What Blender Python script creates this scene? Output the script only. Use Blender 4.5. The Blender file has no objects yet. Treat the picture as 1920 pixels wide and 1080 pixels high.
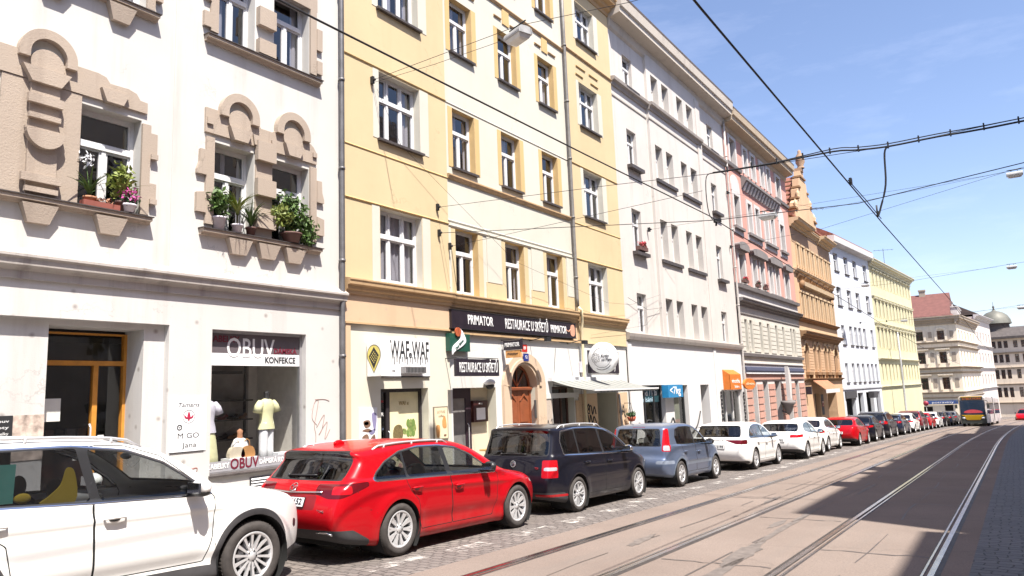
import bpy, bmesh, math, random
import numpy as np
from mathutils import Vector, Matrix
random.seed(7)
rng = np.random.default_rng(11)
SC = bpy.context.scene
COL = SC.collection
R = math.radians

# ------------------------------------------------------------------ camera
YAW, PITCH, ROLL = R(33.89738), R(8.31313), R(-2.213876)
_f = Vector((math.cos(YAW) * math.cos(PITCH), math.sin(YAW) * math.cos(PITCH), math.sin(PITCH)))
_r = Vector((math.sin(YAW), -math.cos(YAW), 0.0))
_u = _r.cross(_f)
_rr = math.cos(ROLL) * _r + math.sin(ROLL) * _u
_uu = -math.sin(ROLL) * _r + math.cos(ROLL) * _u
cam_d = bpy.data.cameras.new('camera')
cam_d.sensor_width = 36.0
cam_d.lens = 36.0 * 1370.2123 / 1920.0
cam_d.clip_start = 0.1
cam_d.clip_end = 4000.0
cam = bpy.data.objects.new('camera', cam_d)
COL.objects.link(cam)
_m = Matrix((( _rr.x, _uu.x, -_f.x), (_rr.y, _uu.y, -_f.y), (_rr.z, _uu.z, -_f.z))).to_4x4()
_m.translation = Vector((0, 0, 1.76))
cam.matrix_world = _m
SC.camera = cam

# ------------------------------------------------------------------ light
SUNV = Vector((0.50, 1.0, -2.03)).normalized()
sun_el = math.asin(-SUNV.z)
sun_rot = math.atan2(-SUNV.x, -SUNV.y)
world = bpy.data.worlds.new("World")
SC.world = world
world.use_nodes = True
wn = world.node_tree
wn.nodes.clear()
w_out = wn.nodes.new('ShaderNodeOutputWorld')
w_bg = wn.nodes.new('ShaderNodeBackground')
w_sky = wn.nodes.new('ShaderNodeTexSky')
w_sky.sky_type = 'NISHITA'
w_sky.sun_disc = False
w_sky.sun_elevation = sun_el
w_sky.sun_rotation = sun_rot
w_sky.altitude = 300
w_sky.air_density = 1.0
w_sky.dust_density = 1.4
w_sky.ozone_density = 2.0
w_bg.inputs['Strength'].default_value = 0.112
# thin high cirrus, part of the sky itself
w_tc = wn.nodes.new('ShaderNodeTexCoord')
w_map = wn.nodes.new('ShaderNodeMapping')
w_map.inputs['Scale'].default_value = (1.0, 2.2, 9.0)
w_map.inputs['Rotation'].default_value = (0.25, 0.1, 0.4)
w_noise = wn.nodes.new('ShaderNodeTexNoise')
w_noise.inputs['Scale'].default_value = 2.2
w_noise.inputs['Detail'].default_value = 7.0
w_noise.inputs['Roughness'].default_value = 0.62
w_ramp = wn.nodes.new('ShaderNodeValToRGB')
w_ramp.color_ramp.elements[0].position = 0.52
w_ramp.color_ramp.elements[1].position = 0.85
w_mul = wn.nodes.new('ShaderNodeMath'); w_mul.operation = 'MULTIPLY'
w_mul.inputs[1].default_value = 0.10
w_mix = wn.nodes.new('ShaderNodeMixRGB')
w_mix.inputs[2].default_value = (8.5, 9.2, 10.2, 1)
wn.links.new(w_tc.outputs['Generated'], w_map.inputs['Vector'])
wn.links.new(w_map.outputs['Vector'], w_noise.inputs['Vector'])
wn.links.new(w_noise.outputs['Fac'], w_ramp.inputs['Fac'])
wn.links.new(w_ramp.outputs['Color'], w_mul.inputs[0])
wn.links.new(w_mul.outputs[0], w_mix.inputs['Fac'])
wn.links.new(w_sky.outputs['Color'], w_mix.inputs[1])
w_tint = wn.nodes.new('ShaderNodeMixRGB'); w_tint.blend_type = 'MULTIPLY'; w_tint.inputs[0].default_value = 1.0
w_tint.inputs[2].default_value = (1.03, .96, 1.0, 1)      # tints the whole sky slightly violet
wn.links.new(w_mix.outputs['Color'], w_tint.inputs[1])
wn.links.new(w_tint.outputs['Color'], w_bg.inputs['Color'])
wn.links.new(w_bg.outputs['Background'], w_out.inputs['Surface'])

sun_d = bpy.data.lights.new('sun', 'SUN')
sun_d.energy = 5.0
sun_d.angle = R(0.53)
sun_d.color = (1.0, 0.95, 0.87)
sun = bpy.data.objects.new('sun', sun_d)
COL.objects.link(sun)
sun.location = (-20, -40, 80)
sun.rotation_euler = SUNV.to_track_quat('-Z', 'Y').to_euler()

SC.view_settings.view_transform = 'Standard'
SC.view_settings.look = 'None'
SC.view_settings.exposure = 1.12
SC.view_settings.gamma = 1.0
SC.render.engine = 'CYCLES'
SC.cycles.max_bounces = 8
SC.cycles.diffuse_bounces = 2
SC.cycles.glossy_bounces = 4
SC.cycles.transmission_bounces = 4
SC.cycles.transparent_max_bounces = 12
SC.cycles.caustics_reflective = False
SC.cycles.caustics_refractive = False

GRADE = 0.03522
def gz(x):
    """height of the street surface: it runs gently downhill along +X"""
    return -GRADE * max(-60.0, min(170.0, x))
def bend(x):
    """sideways drift of kerbs and rails where the street starts to curve"""
    t = max(0.0, min(x, 160.0) - 38.0)
    return -0.00045 * t * t

# ------------------------------------------------------------------ materials
MATS = {}
def _nt(name):
    m = bpy.data.materials.new(name)
    m.use_nodes = True
    nt = m.node_tree
    b = nt.nodes['Principled BSDF']
    return m, nt, b
def N(nt, t, **kw):
    n = nt.nodes.new(t)
    for k, v in kw.items():
        if k in n.inputs.keys() if hasattr(n.inputs, 'keys') else False:
            n.inputs[k].default_value = v
        else:
            setattr(n, k, v)
    return n
def c4(c): return (c[0], c[1], c[2], 1.0)
def mix(nt, a, b, fac, mode='MIX'):
    n = nt.nodes.new('ShaderNodeMixRGB'); n.blend_type = mode
    for i, v in ((0, fac), (1, a), (2, b)):
        if isinstance(v, bpy.types.NodeSocket): nt.links.new(v, n.inputs[i])
        elif isinstance(v, (int, float)): n.inputs[i].default_value = v
        else: n.inputs[i].default_value = c4(v)
    return n.outputs[0]
def noise(nt, scale, detail=5, rough=0.55, vec=None, out='Fac', stretch=None):
    if vec is None:
        vec = nt.nodes.new('ShaderNodeTexCoord').outputs['Object']
    if stretch:
        mp = nt.nodes.new('ShaderNodeMapping'); mp.inputs['Scale'].default_value = stretch
        nt.links.new(vec, mp.inputs['Vector']); vec = mp.outputs[0]
    n = nt.nodes.new('ShaderNodeTexNoise')
    n.inputs['Scale'].default_value = scale; n.inputs['Detail'].default_value = detail
    n.inputs['Roughness'].default_value = rough
    nt.links.new(vec, n.inputs['Vector'])
    return n.outputs[out]
def ramp(nt, src, p0, p1, c0=(0, 0, 0), c1=(1, 1, 1)):
    n = nt.nodes.new('ShaderNodeValToRGB')
    n.color_ramp.elements[0].position = p0; n.color_ramp.elements[0].color = c4(c0)
    n.color_ramp.elements[1].position = p1; n.color_ramp.elements[1].color = c4(c1)
    nt.links.new(src, n.inputs[0])
    return n.outputs[0]
def bump(nt, b, src, strength=0.2, dist=0.02):
    n = nt.nodes.new('ShaderNodeBump'); n.inputs['Strength'].default_value = strength
    n.inputs['Distance'].default_value = dist
    nt.links.new(src, n.inputs['Height']); nt.links.new(n.outputs[0], b.inputs['Normal'])
def plain(name, col, rough=0.6, metal=0.0, spec=0.5, var=0.12, scale=6.0, bmp=0.0):
    """a matte or metallic material with a faint mottling"""
    if name in MATS: return MATS[name]
    m, nt, b = _nt(name)
    b.inputs['Roughness'].default_value = rough; b.inputs['Metallic'].default_value = metal
    b.inputs['Specular IOR Level'].default_value = spec
    f = noise(nt, scale)
    dk = tuple(c * (1 - var) for c in col); lt = tuple(min(1, c * (1 + var * .6)) for c in col)
    nt.links.new(mix(nt, dk, lt, ramp(nt, f, .3, .7)), b.inputs['Base Color'])
    if bmp: bump(nt, b, noise(nt, scale * 12, 3), bmp, .01)
    MATS[name] = m
    return m
def plaster(name, col, dirt=(0.30, 0.26, 0.23), amount=0.35, bmp=0.25, spots=0.0):
    """painted render: blotches, vertical rain streaks, fine grain"""
    if name in MATS: return MATS[name]
    m, nt, b = _nt(name)
    b.inputs['Roughness'].default_value = 0.9; b.inputs['Specular IOR Level'].default_value = 0.2
    big = ramp(nt, noise(nt, 0.45, 6, .6), .35, .75)
    c = mix(nt, col, tuple(x * .88 for x in col), big)
    streak = ramp(nt, noise(nt, 1.0, 6, .65, stretch=(2.2, 2.2, .16)), .52, .80)
    sm = nt.nodes.new('ShaderNodeMath'); sm.operation = 'MULTIPLY'; sm.inputs[1].default_value = amount
    nt.links.new(streak, sm.inputs[0])
    c = mix(nt, c, dirt, sm.outputs[0])
    patch = ramp(nt, noise(nt, 2.6, 8, .7), .60, .72)
    pm = nt.nodes.new('ShaderNodeMath'); pm.operation = 'MULTIPLY'; pm.inputs[1].default_value = amount * .55
    nt.links.new(patch, pm.inputs[0])
    c = mix(nt, c, tuple(x * .62 for x in col), pm.outputs[0])
    if spots:
        v = nt.nodes.new('ShaderNodeTexVoronoi'); v.inputs['Scale'].default_value = 3.1
        v.inputs['Randomness'].default_value = 1.0
        nt.links.new(nt.nodes.new('ShaderNodeTexCoord').outputs['Object'], v.inputs['Vector'])
        sp = ramp(nt, v.outputs['Distance'], .04, .17, (1, 1, 1), (0, 0, 0))
        s2 = nt.nodes.new('ShaderNodeMath'); s2.operation = 'MULTIPLY'; s2.inputs[1].default_value = spots
        nt.links.new(sp, s2.inputs[0])
        c = mix(nt, c, (.33, .30, .28), s2.outputs[0])
    # soot runs, finer than the streaks, and hairline cracks in a few places
    run = ramp(nt, noise(nt, 3.5, 5, .7, stretch=(2.6, 2.6, .11)), .60, .80)
    zone = ramp(nt, noise(nt, .55, 4, .6), .48, .66)
    rm = nt.nodes.new('ShaderNodeMath'); rm.operation = 'MULTIPLY'; nt.links.new(run, rm.inputs[0]); nt.links.new(zone, rm.inputs[1])
    r2 = nt.nodes.new('ShaderNodeMath'); r2.operation = 'MULTIPLY'; r2.inputs[1].default_value = min(1.0, amount * 1.5); nt.links.new(rm.outputs[0], r2.inputs[0])
    c = mix(nt, c, dirt, r2.outputs[0])
    tc = nt.nodes.new('ShaderNodeTexCoord').outputs['Object']
    wv = nt.nodes.new('ShaderNodeVectorMath'); wv.operation = 'ADD'; nt.links.new(tc, wv.inputs[0]); nt.links.new(noise(nt, 2.5, 5, .6, tc, out='Color'), wv.inputs[1])
    vo = nt.nodes.new('ShaderNodeTexVoronoi'); vo.feature = 'DISTANCE_TO_EDGE'; vo.inputs['Scale'].default_value = .42; nt.links.new(wv.outputs[0], vo.inputs['Vector'])
    cr = ramp(nt, vo.outputs['Distance'], .0, .007, (1, 1, 1), (0, 0, 0))
    cz = ramp(nt, noise(nt, .8, 3, .5), .54, .64)
    cm = nt.nodes.new('ShaderNodeMath'); cm.operation = 'MULTIPLY'; nt.links.new(cr, cm.inputs[0]); nt.links.new(cz, cm.inputs[1])
    c2 = nt.nodes.new('ShaderNodeMath'); c2.operation = 'MULTIPLY'; c2.inputs[1].default_value = .45; nt.links.new(cm.outputs[0], c2.inputs[0])
    c = mix(nt, c, tuple(x * .4 for x in col), c2.outputs[0])
    nt.links.new(c, b.inputs['Base Color'])
    bump(nt, b, noise(nt, 42, 4, .6), bmp, .012)
    MATS[name] = m
    return m
def glass(name, tint=(.62, .66, .68), refl=1.0, base=0.04):
    """window glass: see-through, with a mirror coat that grows at grazing angles"""
    if name in MATS: return MATS[name]
    m = bpy.data.materials.new(name); m.use_nodes = True
    nt = m.node_tree; nt.nodes.clear()
    out = nt.nodes.new('ShaderNodeOutputMaterial')
    tr = nt.nodes.new('ShaderNodeBsdfTransparent'); tr.inputs[0].default_value = c4(tint)
    gl = nt.nodes.new('ShaderNodeBsdfGlossy'); gl.inputs['Roughness'].default_value = 0.015
    gl.inputs[0].default_value = (refl, refl, refl, 1)
    lw = nt.nodes.new('ShaderNodeLayerWeight'); lw.inputs['Blend'].default_value = 0.5
    pw = nt.nodes.new('ShaderNodeMath'); pw.operation = 'POWER'; pw.inputs[1].default_value = 4.5
    nt.links.new(lw.outputs['Facing'], pw.inputs[0])
    ad = nt.nodes.new('ShaderNodeMath'); ad.operation = 'MULTIPLY_ADD'; ad.inputs[1].default_value = 1.0 - base; ad.inputs[2].default_value = base
    ad.use_clamp = True
    # very slight waviness of the panes
    bp = nt.nodes.new('ShaderNodeBump'); bp.inputs['Strength'].default_value = .14; bp.inputs['Distance'].default_value = .03
    nt.links.new(noise(nt, 1.7, 2), bp.inputs['Height'])
    nt.links.new(bp.outputs[0], gl.inputs['Normal'])
    mx = nt.nodes.new('ShaderNodeMixShader')
    nt.links.new(pw.outputs[0], ad.inputs[0]); nt.links.new(ad.outputs[0], mx.inputs[0])
    nt.links.new(tr.outputs[0], mx.inputs[1]); nt.links.new(gl.outputs[0], mx.inputs[2])
    nt.links.new(mx.outputs[0], out.inputs[0])
    MATS[name] = m
    return m
def paint(name, col, metal=0.0, rough=0.35, coat=.65):
    """car paint with clear coat and a trace of road dust"""
    if name in MATS: return MATS[name]
    m, nt, b = _nt(name)
    b.inputs['Roughness'].default_value = rough; b.inputs['Metallic'].default_value = metal
    b.inputs['Specular IOR Level'].default_value = .12; b.inputs['Coat Weight'].default_value = coat; b.inputs['Coat Roughness'].default_value = 0.015
    f = ramp(nt, noise(nt, 3.0, 6), .35, .8)
    geo = nt.nodes.new('ShaderNodeTexCoord')
    sp = nt.nodes.new('ShaderNodeSeparateXYZ'); nt.links.new(geo.outputs['Object'], sp.inputs[0])
    low = nt.nodes.new('ShaderNodeMapRange'); low.inputs['From Min'].default_value = .55; low.inputs['From Max'].default_value = .2
    nt.links.new(sp.outputs['Z'], low.inputs['Value'])
    dm = nt.nodes.new('ShaderNodeMath'); dm.operation = 'MULTIPLY'
    nt.links.new(low.outputs[0], dm.inputs[0]); nt.links.new(f, dm.inputs[1])
    d2 = nt.nodes.new('ShaderNodeMath'); d2.operation = 'MULTIPLY'; d2.inputs[1].default_value = .16
    nt.links.new(dm.outputs[0], d2.inputs[0])
    nt.links.new(mix(nt, col, (.30, .26, .22), d2.outputs[0]), b.inputs['Base Color'])
    MATS[name] = m
    return m

# ------------------------------------------------------------------ mesh helper
def link(o, parent=None):
    COL.objects.link(o)
    if parent is not None: o.parent = parent
    return o
def tag(o, label=None, cat=None, group=None, kind=None):
    if label: o['label'] = label
    if cat: o['category'] = cat
    if group: o['group'] = group
    if kind: o['kind'] = kind
    return o
def thing(name, loc, label, cat, group=None, rot=(0, 0, 0), scale=None):
    o = bpy.data.objects.new(name, None)
    o.empty_display_size = 0.3
    COL.objects.link(o)
    o.location = loc; o.rotation_euler = rot
    if scale: o.scale = scale
    return tag(o, label, cat, group)
class MB:
    def __init__(self, tf=None):
        self.v = []; self.f = []; self.m = []; self.tf = tf; self.sm = []
    def pts(self, P):
        i = len(self.v)
        self.v += [self.tf(*p) if self.tf else tuple(p) for p in P]
        return i
    def face(self, idx, m=0, s=False):
        self.f.append(tuple(idx)); self.m.append(m); self.sm.append(s)
    def quad(self, a, b, c, d, m=0):
        i = self.pts([a, b, c, d]); self.face((i, i + 1, i + 2, i + 3), m)
    def ngon(self, P, m=0):
        i = self.pts(P); self.face(range(i, i + len(P)), m)
    def box(self, x0, x1, y0, y1, z0, z1, m=0):
        i = self.pts([(x0, y0, z0), (x1, y0, z0), (x1, y1, z0), (x0, y1, z0), (x0, y0, z1), (x1, y0, z1), (x1, y1, z1), (x0, y1, z1)])
        for q in ((0, 3, 2, 1), (4, 5, 6, 7), (0, 1, 5, 4), (1, 2, 6, 5), (2, 3, 7, 6), (3, 0, 4, 7)):
            self.face([i + k for k in q], m)
    def prism(self, P, y0, y1, m=0, m_side=None):
        """outline (x,z) pushed from y0 to y1"""
        n = len(P)
        i = self.pts([(p[0], y0, p[1]) for p in P]); j = self.pts([(p[0], y1, p[1]) for p in P])
        self.face(range(i, i + n), m); self.face(range(j + n - 1, j - 1, -1), m)
        for k in range(n):
            self.face((i + k, j + k, j + (k + 1) % n, i + (k + 1) % n), m if m_side is None else m_side)
    def sweep(self, prof, x0, x1, m=0):
        """profile (y,z) pushed along x, ends capped"""
        n = len(prof)
        i = self.pts([(x0, p[0], p[1]) for p in prof]); j = self.pts([(x1, p[0], p[1]) for p in prof])
        self.face(range(i, i + n), m); self.face(range(j + n - 1, j - 1, -1), m)
        for k in range(n):
            self.face((i + k, j + k, j + (k + 1) % n, i + (k + 1) % n), m)
    def band(self, A, B, y0, y1, m=0, closed=False):
        """solid strip between two outlines A and B of (x,z), pushed y0..y1"""
        n = len(A)
        a0 = self.pts([(p[0], y0, p[1]) for p in A]); b0 = self.pts([(p[0], y0, p[1]) for p in B])
        a1 = self.pts([(p[0], y1, p[1]) for p in A]); b1 = self.pts([(p[0], y1, p[1]) for p in B])
        for k in range(n if closed else n - 1):
            l = (k + 1) % n
            self.face((a0 + k, b0 + k, b0 + l, a0 + l), m); self.face((a1 + k, a1 + l, b1 + l, b1 + k), m)
            self.face((a0 + k, a0 + l, a1 + l, a1 + k), m); self.face((b0 + k, b1 + k, b1 + l, b0 + l), m)
        if not closed:
            for k in (0, n - 1): self.face((a0 + k, a1 + k, b1 + k, b0 + k), m)
    def tube(self, P, r, n=8, m=0, cap=True):
        P = [Vector(p) for p in P]
        rings = []
        up = Vector((0, 0, 1))
        for k, p in enumerate(P):
            t = (P[min(k + 1, len(P) - 1)] - P[max(k - 1, 0)])
            if t.length < 1e-9: t = Vector((1, 0, 0))
            t.normalize()
            a = t.cross(up if abs(t.z) < .95 else Vector((1, 0, 0))).normalized(); b = t.cross(a)
            rr = r[k] if isinstance(r, (list, tuple)) else r
            rings.append(self.pts([tuple(p + a * (rr * math.cos(2 * math.pi * q / n)) + b * (rr * math.sin(2 * math.pi * q / n))) for q in range(n)]))
        for a, b in zip(rings, rings[1:]):
            for q in range(n): self.face((a + q, a + (q + 1) % n, b + (q + 1) % n, b + q), m, True)
        if cap:
            self.face(range(rings[0] + n - 1, rings[0] - 1, -1), m); self.face(range(rings[-1], rings[-1] + n), m)
    def lathe(self, prof, n=24, axis='z', c=(0, 0, 0), m=0):
        """prof (radius, height) turned about an axis through c"""
        rings = []
        for r, h in prof:
            P = []
            for q in range(n):
                a = 2 * math.pi * q / n; u, w = r * math.cos(a), r * math.sin(a)
                P.append((c[0] + u, c[1] + w, c[2] + h) if axis == 'z' else (c[0] + u, c[1] + h, c[2] + w) if axis == 'y' else (c[0] + h, c[1] + u, c[2] + w))
            rings.append(self.pts(P))
        for a, b in zip(rings, rings[1:]):
            for q in range(n): self.face((a + q, a + (q + 1) % n, b + (q + 1) % n, b + q), m, True)
    def ball(self, c, r, m=0, n=10, k=7):
        rx, ry, rz = r if isinstance(r, (tuple, list)) else (r, r, r)
        rings = []
        for i in range(k + 1):
            a = -math.pi / 2 + math.pi * i / k
            rings.append(self.pts([(c[0] + rx * math.cos(a) * math.cos(2 * math.pi * q / n), c[1] + ry * math.cos(a) * math.sin(2 * math.pi * q / n), c[2] + rz * math.sin(a)) for q in range(n)]))
        for a, b in zip(rings, rings[1:]):
            for q in range(n): self.face((a + q, a + (q + 1) % n, b + (q + 1) % n, b + q), m, True)
    def mesh(self, name, mats, fix=True):
        me = bpy.data.meshes.new(name)
        me.from_pydata(self.v, [], self.f)
        for mt in (mats if isinstance(mats, (list, tuple)) else [mats]): me.materials.append(mt)
        if self.f:
            me.polygons.foreach_set('material_index', self.m)
            me.polygons.foreach_set('use_smooth', self.sm)
        if fix:
            bm = bmesh.new(); bm.from_mesh(me)
            bmesh.ops.remove_doubles(bm, verts=bm.verts, dist=1e-5)
            bmesh.ops.recalc_face_normals(bm, faces=bm.faces)
            bm.to_mesh(me); bm.free()
        me.update()
        return me
    def build(self, name, mats, parent=None, loc=None, fix=True, rot=None):
        o = bpy.data.objects.new(name, self.mesh(name, mats, fix))
        link(o, parent)
        if loc is not None: o.location = loc
        if rot is not None: o.rotation_euler = rot
        return o
def put(name, me, parent, loc=(0, 0, 0), rot=(0, 0, 0), scale=None):
    o = bpy.data.objects.new(name, me); link(o, parent); o.location = loc; o.rotation_euler = rot
    if scale: o.scale = scale
    return o
def arc(cx, cz, r, a0, a1, n, rz=None):
    return [(cx + r * math.cos(R(a0 + (a1 - a0) * k / n)), cz + (rz or r) * math.sin(R(a0 + (a1 - a0) * k / n))) for k in range(n + 1)]
def letters(text, size, mat, parent, loc, rot, name='lettering', width=None, depth=.004, bold=0.0, shear=0.0, spacing=1.0, align='CENTER'):
    cu = bpy.data.curves.new('text', 'FONT')
    cu.body = text; cu.size = size; cu.align_x = align; cu.align_y = 'CENTER'
    cu.extrude = depth; cu.offset = bold; cu.shear = shear; cu.space_character = spacing
    cu.resolution_u = 3
    t = bpy.data.objects.new('text', cu); COL.objects.link(t)
    dg = bpy.context.evaluated_depsgraph_get()
    me = bpy.data.meshes.new_from_object(t.evaluated_get(dg))
    bpy.data.objects.remove(t); bpy.data.curves.remove(cu)
    me.materials.clear(); me.materials.append(mat); me.name = name
    if width and len(me.vertices):
        xs = [v.co.x for v in me.vertices]; k = width / max(1e-6, max(xs) - min(xs)); c = (max(xs) + min(xs)) / 2
        for v in me.vertices: v.co.x = (v.co.x - c) * k
    o = put(name, me, parent, loc, rot)
    return o
WALLROT = (R(90), 0, 0)      # lettering on a wall that faces the street (-Y)
# shared materials
M_TYRE = plain('tyre_rubber', (.050, .043, .040), .85, var=.3, scale=14)
M_RIM = plain('alloy', (.70, .70, .71), .38, .55, var=.06)
M_RIMD = plain('alloy_grey', (.42, .41, .42), .35, 1.0, var=.05)
M_BLK = plain('black_trim', (.018, .018, .02), .45, var=.2)
M_CLAD = plain('grey_cladding', (.055, .052, .055), .7, var=.2)
M_GAP = plain('panel_gap', (.006, .006, .006), .9)
M_CHROME = plain('chrome', (.75, .75, .76), .12, 1.0, var=.02)
M_LINER = plain('arch_liner', (.010, .010, .010), .95)
M_SEAT = plain('seat_fabric', (.035, .033, .036), .85, var=.25, scale=20)
M_SEATL = plain('beige_seat', (.45, .40, .28), .8)
M_CGL = glass('car_glass', (.66, .68, .68), .95, .06)
M_CGLM = glass('half_tinted_glass', (.30, .31, .33), .95, .07)
M_CGLD = glass('tinted_glass', (.10, .105, .125), .95, .08)
M_LENSR = paint('red_lens', (.42, .006, .012), 0, .15)
M_LENSD = paint('dark_red_lens', (.10, .004, .008), 0, .15)
M_LENSC = plain('clear_lens', (.62, .63, .66), .08, .4, var=.05)
M_LENSK = plain('smoked_lens', (.05, .05, .06), .08, 0)
M_PLATE = plain('plate_white', (.72, .72, .72), .4, var=.05)
M_INK = plain('plate_ink', (.015, .015, .02), .5)
M_BLUE = plain('plate_blue', (.02, .07, .35), .5)
def catmull(P, k=5, closed=False):
    P = [np.array(p, float) for p in P]; out = []; n = len(P)
    for i in range(n if closed else n - 1):
        p0, p1, p2, p3 = (P[(i - 1) % n], P[i % n], P[(i + 1) % n], P[(i + 2) % n]) if closed else (P[max(i - 1, 0)], P[i], P[i + 1], P[min(i + 2, n - 1)])
        for t in np.arange(k) / k:
            out.append(.5 * ((2 * p1) + (p2 - p0) * t + (2 * p0 - 5 * p1 + 4 * p2 - p3) * t * t + (3 * p1 - p0 - 3 * p2 + p3) * t ** 3))
    if not closed: out.append(P[-1])
    return np.array(out)
# ------------------------------------------------------------------ street surfaces
def road_mat():
    m, nt, b = _nt('track_concrete')
    b.inputs['Roughness'].default_value = .92; b.inputs['Specular IOR Level'].default_value = .10
    tc = nt.nodes.new('ShaderNodeTexCoord').outputs['Object']
    base = mix(nt, (.200, .157, .133), (.262, .21, .18), ramp(nt, noise(nt, .35, 6, .6, tc), .3, .7))
    fine = ramp(nt, noise(nt, 55, 3, .7, tc), .35, .75)
    base = mix(nt, base, mix(nt, base, (.11, .09, .08), .6), fine)
    wear = ramp(nt, noise(nt, .9, 7, .65, tc, stretch=(.12, 1.3, 1)), .55, .78)
    wm = nt.nodes.new('ShaderNodeMath'); wm.operation = 'MULTIPLY'; wm.inputs[1].default_value = .45
    nt.links.new(wear, wm.inputs[0])
    base = mix(nt, base, (.17, .15, .135), wm.outputs[0])
    crack = nt.nodes.new('ShaderNodeTexVoronoi'); crack.feature = 'DISTANCE_TO_EDGE'; crack.inputs['Scale'].default_value = .22
    wv = nt.nodes.new('ShaderNodeVectorMath'); wv.operation = 'ADD'
    nz = noise(nt, 1.2, 5, .6, tc, out='Color'); nt.links.new(tc, wv.inputs[0]); nt.links.new(nz, wv.inputs[1])
    nt.links.new(wv.outputs[0], crack.inputs['Vector'])
    cr = ramp(nt, crack.outputs['Distance'], .0, .006, (1, 1, 1), (0, 0, 0))
    cm = nt.nodes.new('ShaderNodeMath'); cm.operation = 'MULTIPLY'; cm.inputs[1].default_value = .16
    nt.links.new(cr, cm.inputs[0])
    base = mix(nt, base, (.06, .055, .05), cm.outputs[0])
    nt.links.new(base, b.inputs['Base Color'])
    bump(nt, b, noise(nt, 70, 4, .7, tc), .35, .012)
    return m
def cobble_mat(name, c0, c1, joint, sx=.14, sy=.11, patchy=.5, polish=.55):
    m, nt, b = _nt(name)
    b.inputs['Roughness'].default_value = polish
    tc = nt.nodes.new('ShaderNodeTexCoord').outputs['Object']
    wob = nt.nodes.new('ShaderNodeVectorMath'); wob.operation = 'MULTIPLY_ADD'
    nt.links.new(noise(nt, 2.2, 3, .6, tc, out='Color'), wob.inputs[0]); wob.inputs[1].default_value = (.22, .22, 0); nt.links.new(tc, wob.inputs[2])
    br = nt.nodes.new('ShaderNodeTexBrick')
    br.inputs['Scale'].default_value = 1.0
    br.inputs['Brick Width'].default_value = sx; br.inputs['Row Height'].default_value = sy
    br.inputs['Mortar Size'].default_value = .013; br.inputs['Mortar Smooth'].default_value = .6; br.inputs['Bias'].default_value = 0
    br.inputs['Color1'].default_value = c4(c0); br.inputs['Color2'].default_value = c4(c1); br.inputs['Mortar'].default_value = c4(joint)
    rot = nt.nodes.new('ShaderNodeMapping'); rot.inputs['Rotation'].default_value = (0, 0, math.pi / 2)
    nt.links.new(wob.outputs[0], rot.inputs['Vector']); nt.links.new(rot.outputs[0], br.inputs['Vector'])
    pt = ramp(nt, noise(nt, .8, 7, .65, tc), .45, .62)
    pm = nt.nodes.new('ShaderNodeMath'); pm.operation = 'MULTIPLY'; pm.inputs[1].default_value = patchy
    nt.links.new(pt, pm.inputs[0])
    c = mix(nt, br.outputs['Color'], tuple((a + q) * .42 for a, q in zip(c0, c1)), pm.outputs[0])
    f2 = ramp(nt, noise(nt, 24, 4, .7, tc), .3, .75)
    c = mix(nt, c, tuple(x * .45 for x in c0), mix(nt, (0, 0, 0), (.5, .5, .5), f2))
    nt.links.new(c, b.inputs['Base Color'])
    h = nt.nodes.new('ShaderNodeMath'); h.operation = 'MULTIPLY_ADD'; h.inputs[1].default_value = -1.0; h.inputs[2].default_value = 1.0
    nt.links.new(br.outputs['Fac'], h.inputs[0])
    h2 = nt.nodes.new('ShaderNodeMath'); h2.operation = 'MULTIPLY_ADD'; h2.inputs[1].default_value = .5
    nt.links.new(noise(nt, 14, 3, .6, tc), h2.inputs[0]); nt.links.new(h.outputs[0], h2.inputs[2])
    bump(nt, b, h2.outputs[0], .9, .028)
    return m
M_ROAD = road_mat()
M_COB = cobble_mat('parking_cobbles', (.24, .205, .185), (.14, .12, .11), (.07, .06, .055), .19, .13, .8, .75)
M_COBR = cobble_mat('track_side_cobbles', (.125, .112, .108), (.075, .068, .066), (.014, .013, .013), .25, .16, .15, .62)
M_PAVE = cobble_mat('mosaic_pavement', (.42, .40, .37), (.33, .31, .29), (.2, .19, .17), .07, .07, .2, .7)
M_KERB = plain('granite_kerb', (.40, .38, .36), .75, var=.3, scale=14, bmp=.2)
M_GROUND = plain('ground_earth', (.22, .20, .17), .95, var=.3, scale=.5)
M_STEEL = plain('rail_steel', (.62, .60, .60), .22, 1.0, var=.2, scale=3)
M_RUST = plain('rail_flank', (.075, .062, .055), .6, .4, var=.4, scale=8)
M_WHITEP = None
def strip(name, y0, y1, dz, mat, x0=-40., x1=200., curve=True, step=3.0, kind='structure', parent=None):
    """a long sheet between two lines that follow the street"""
    m = MB(); n = int((x1 - x0) / step)
    f = lambda y, x: (y(x) if callable(y) else y) + (bend(x) if curve else 0)
    P = []
    for k in range(n + 1):
        x = x0 + (x1 - x0) * k / n
        P.append((m.pts([(x, f(y0, x), gz(x) + dz), (x, f(y1, x), gz(x) + dz)])))
    for a, b in zip(P, P[1:]): m.face((a, b, b + 1, a + 1))
    o = m.build(name, [mat], parent, fix=False)
    if kind: o['kind'] = kind
    return o
_m = MB()     # one big sheet under everything, out to the horizon
xs = [-1500, -60, 0, 170, 1500]
_i = [_m.pts([(x, -1500, gz(x) - .03), (x, 1500, gz(x) - .03)]) for x in xs]
for a, b in zip(_i, _i[1:]): _m.face((a, b, b + 1, a + 1))
_m.build('ground', [M_GROUND], fix=False)['kind'] = 'structure'
strip('road', .62, 5.95, 0, M_ROAD)
strip('parking_lane', 5.95, 9.1, .0, M_COB)
strip('cobbled_strip', -2.6, .62, .0, M_COBR)
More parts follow.
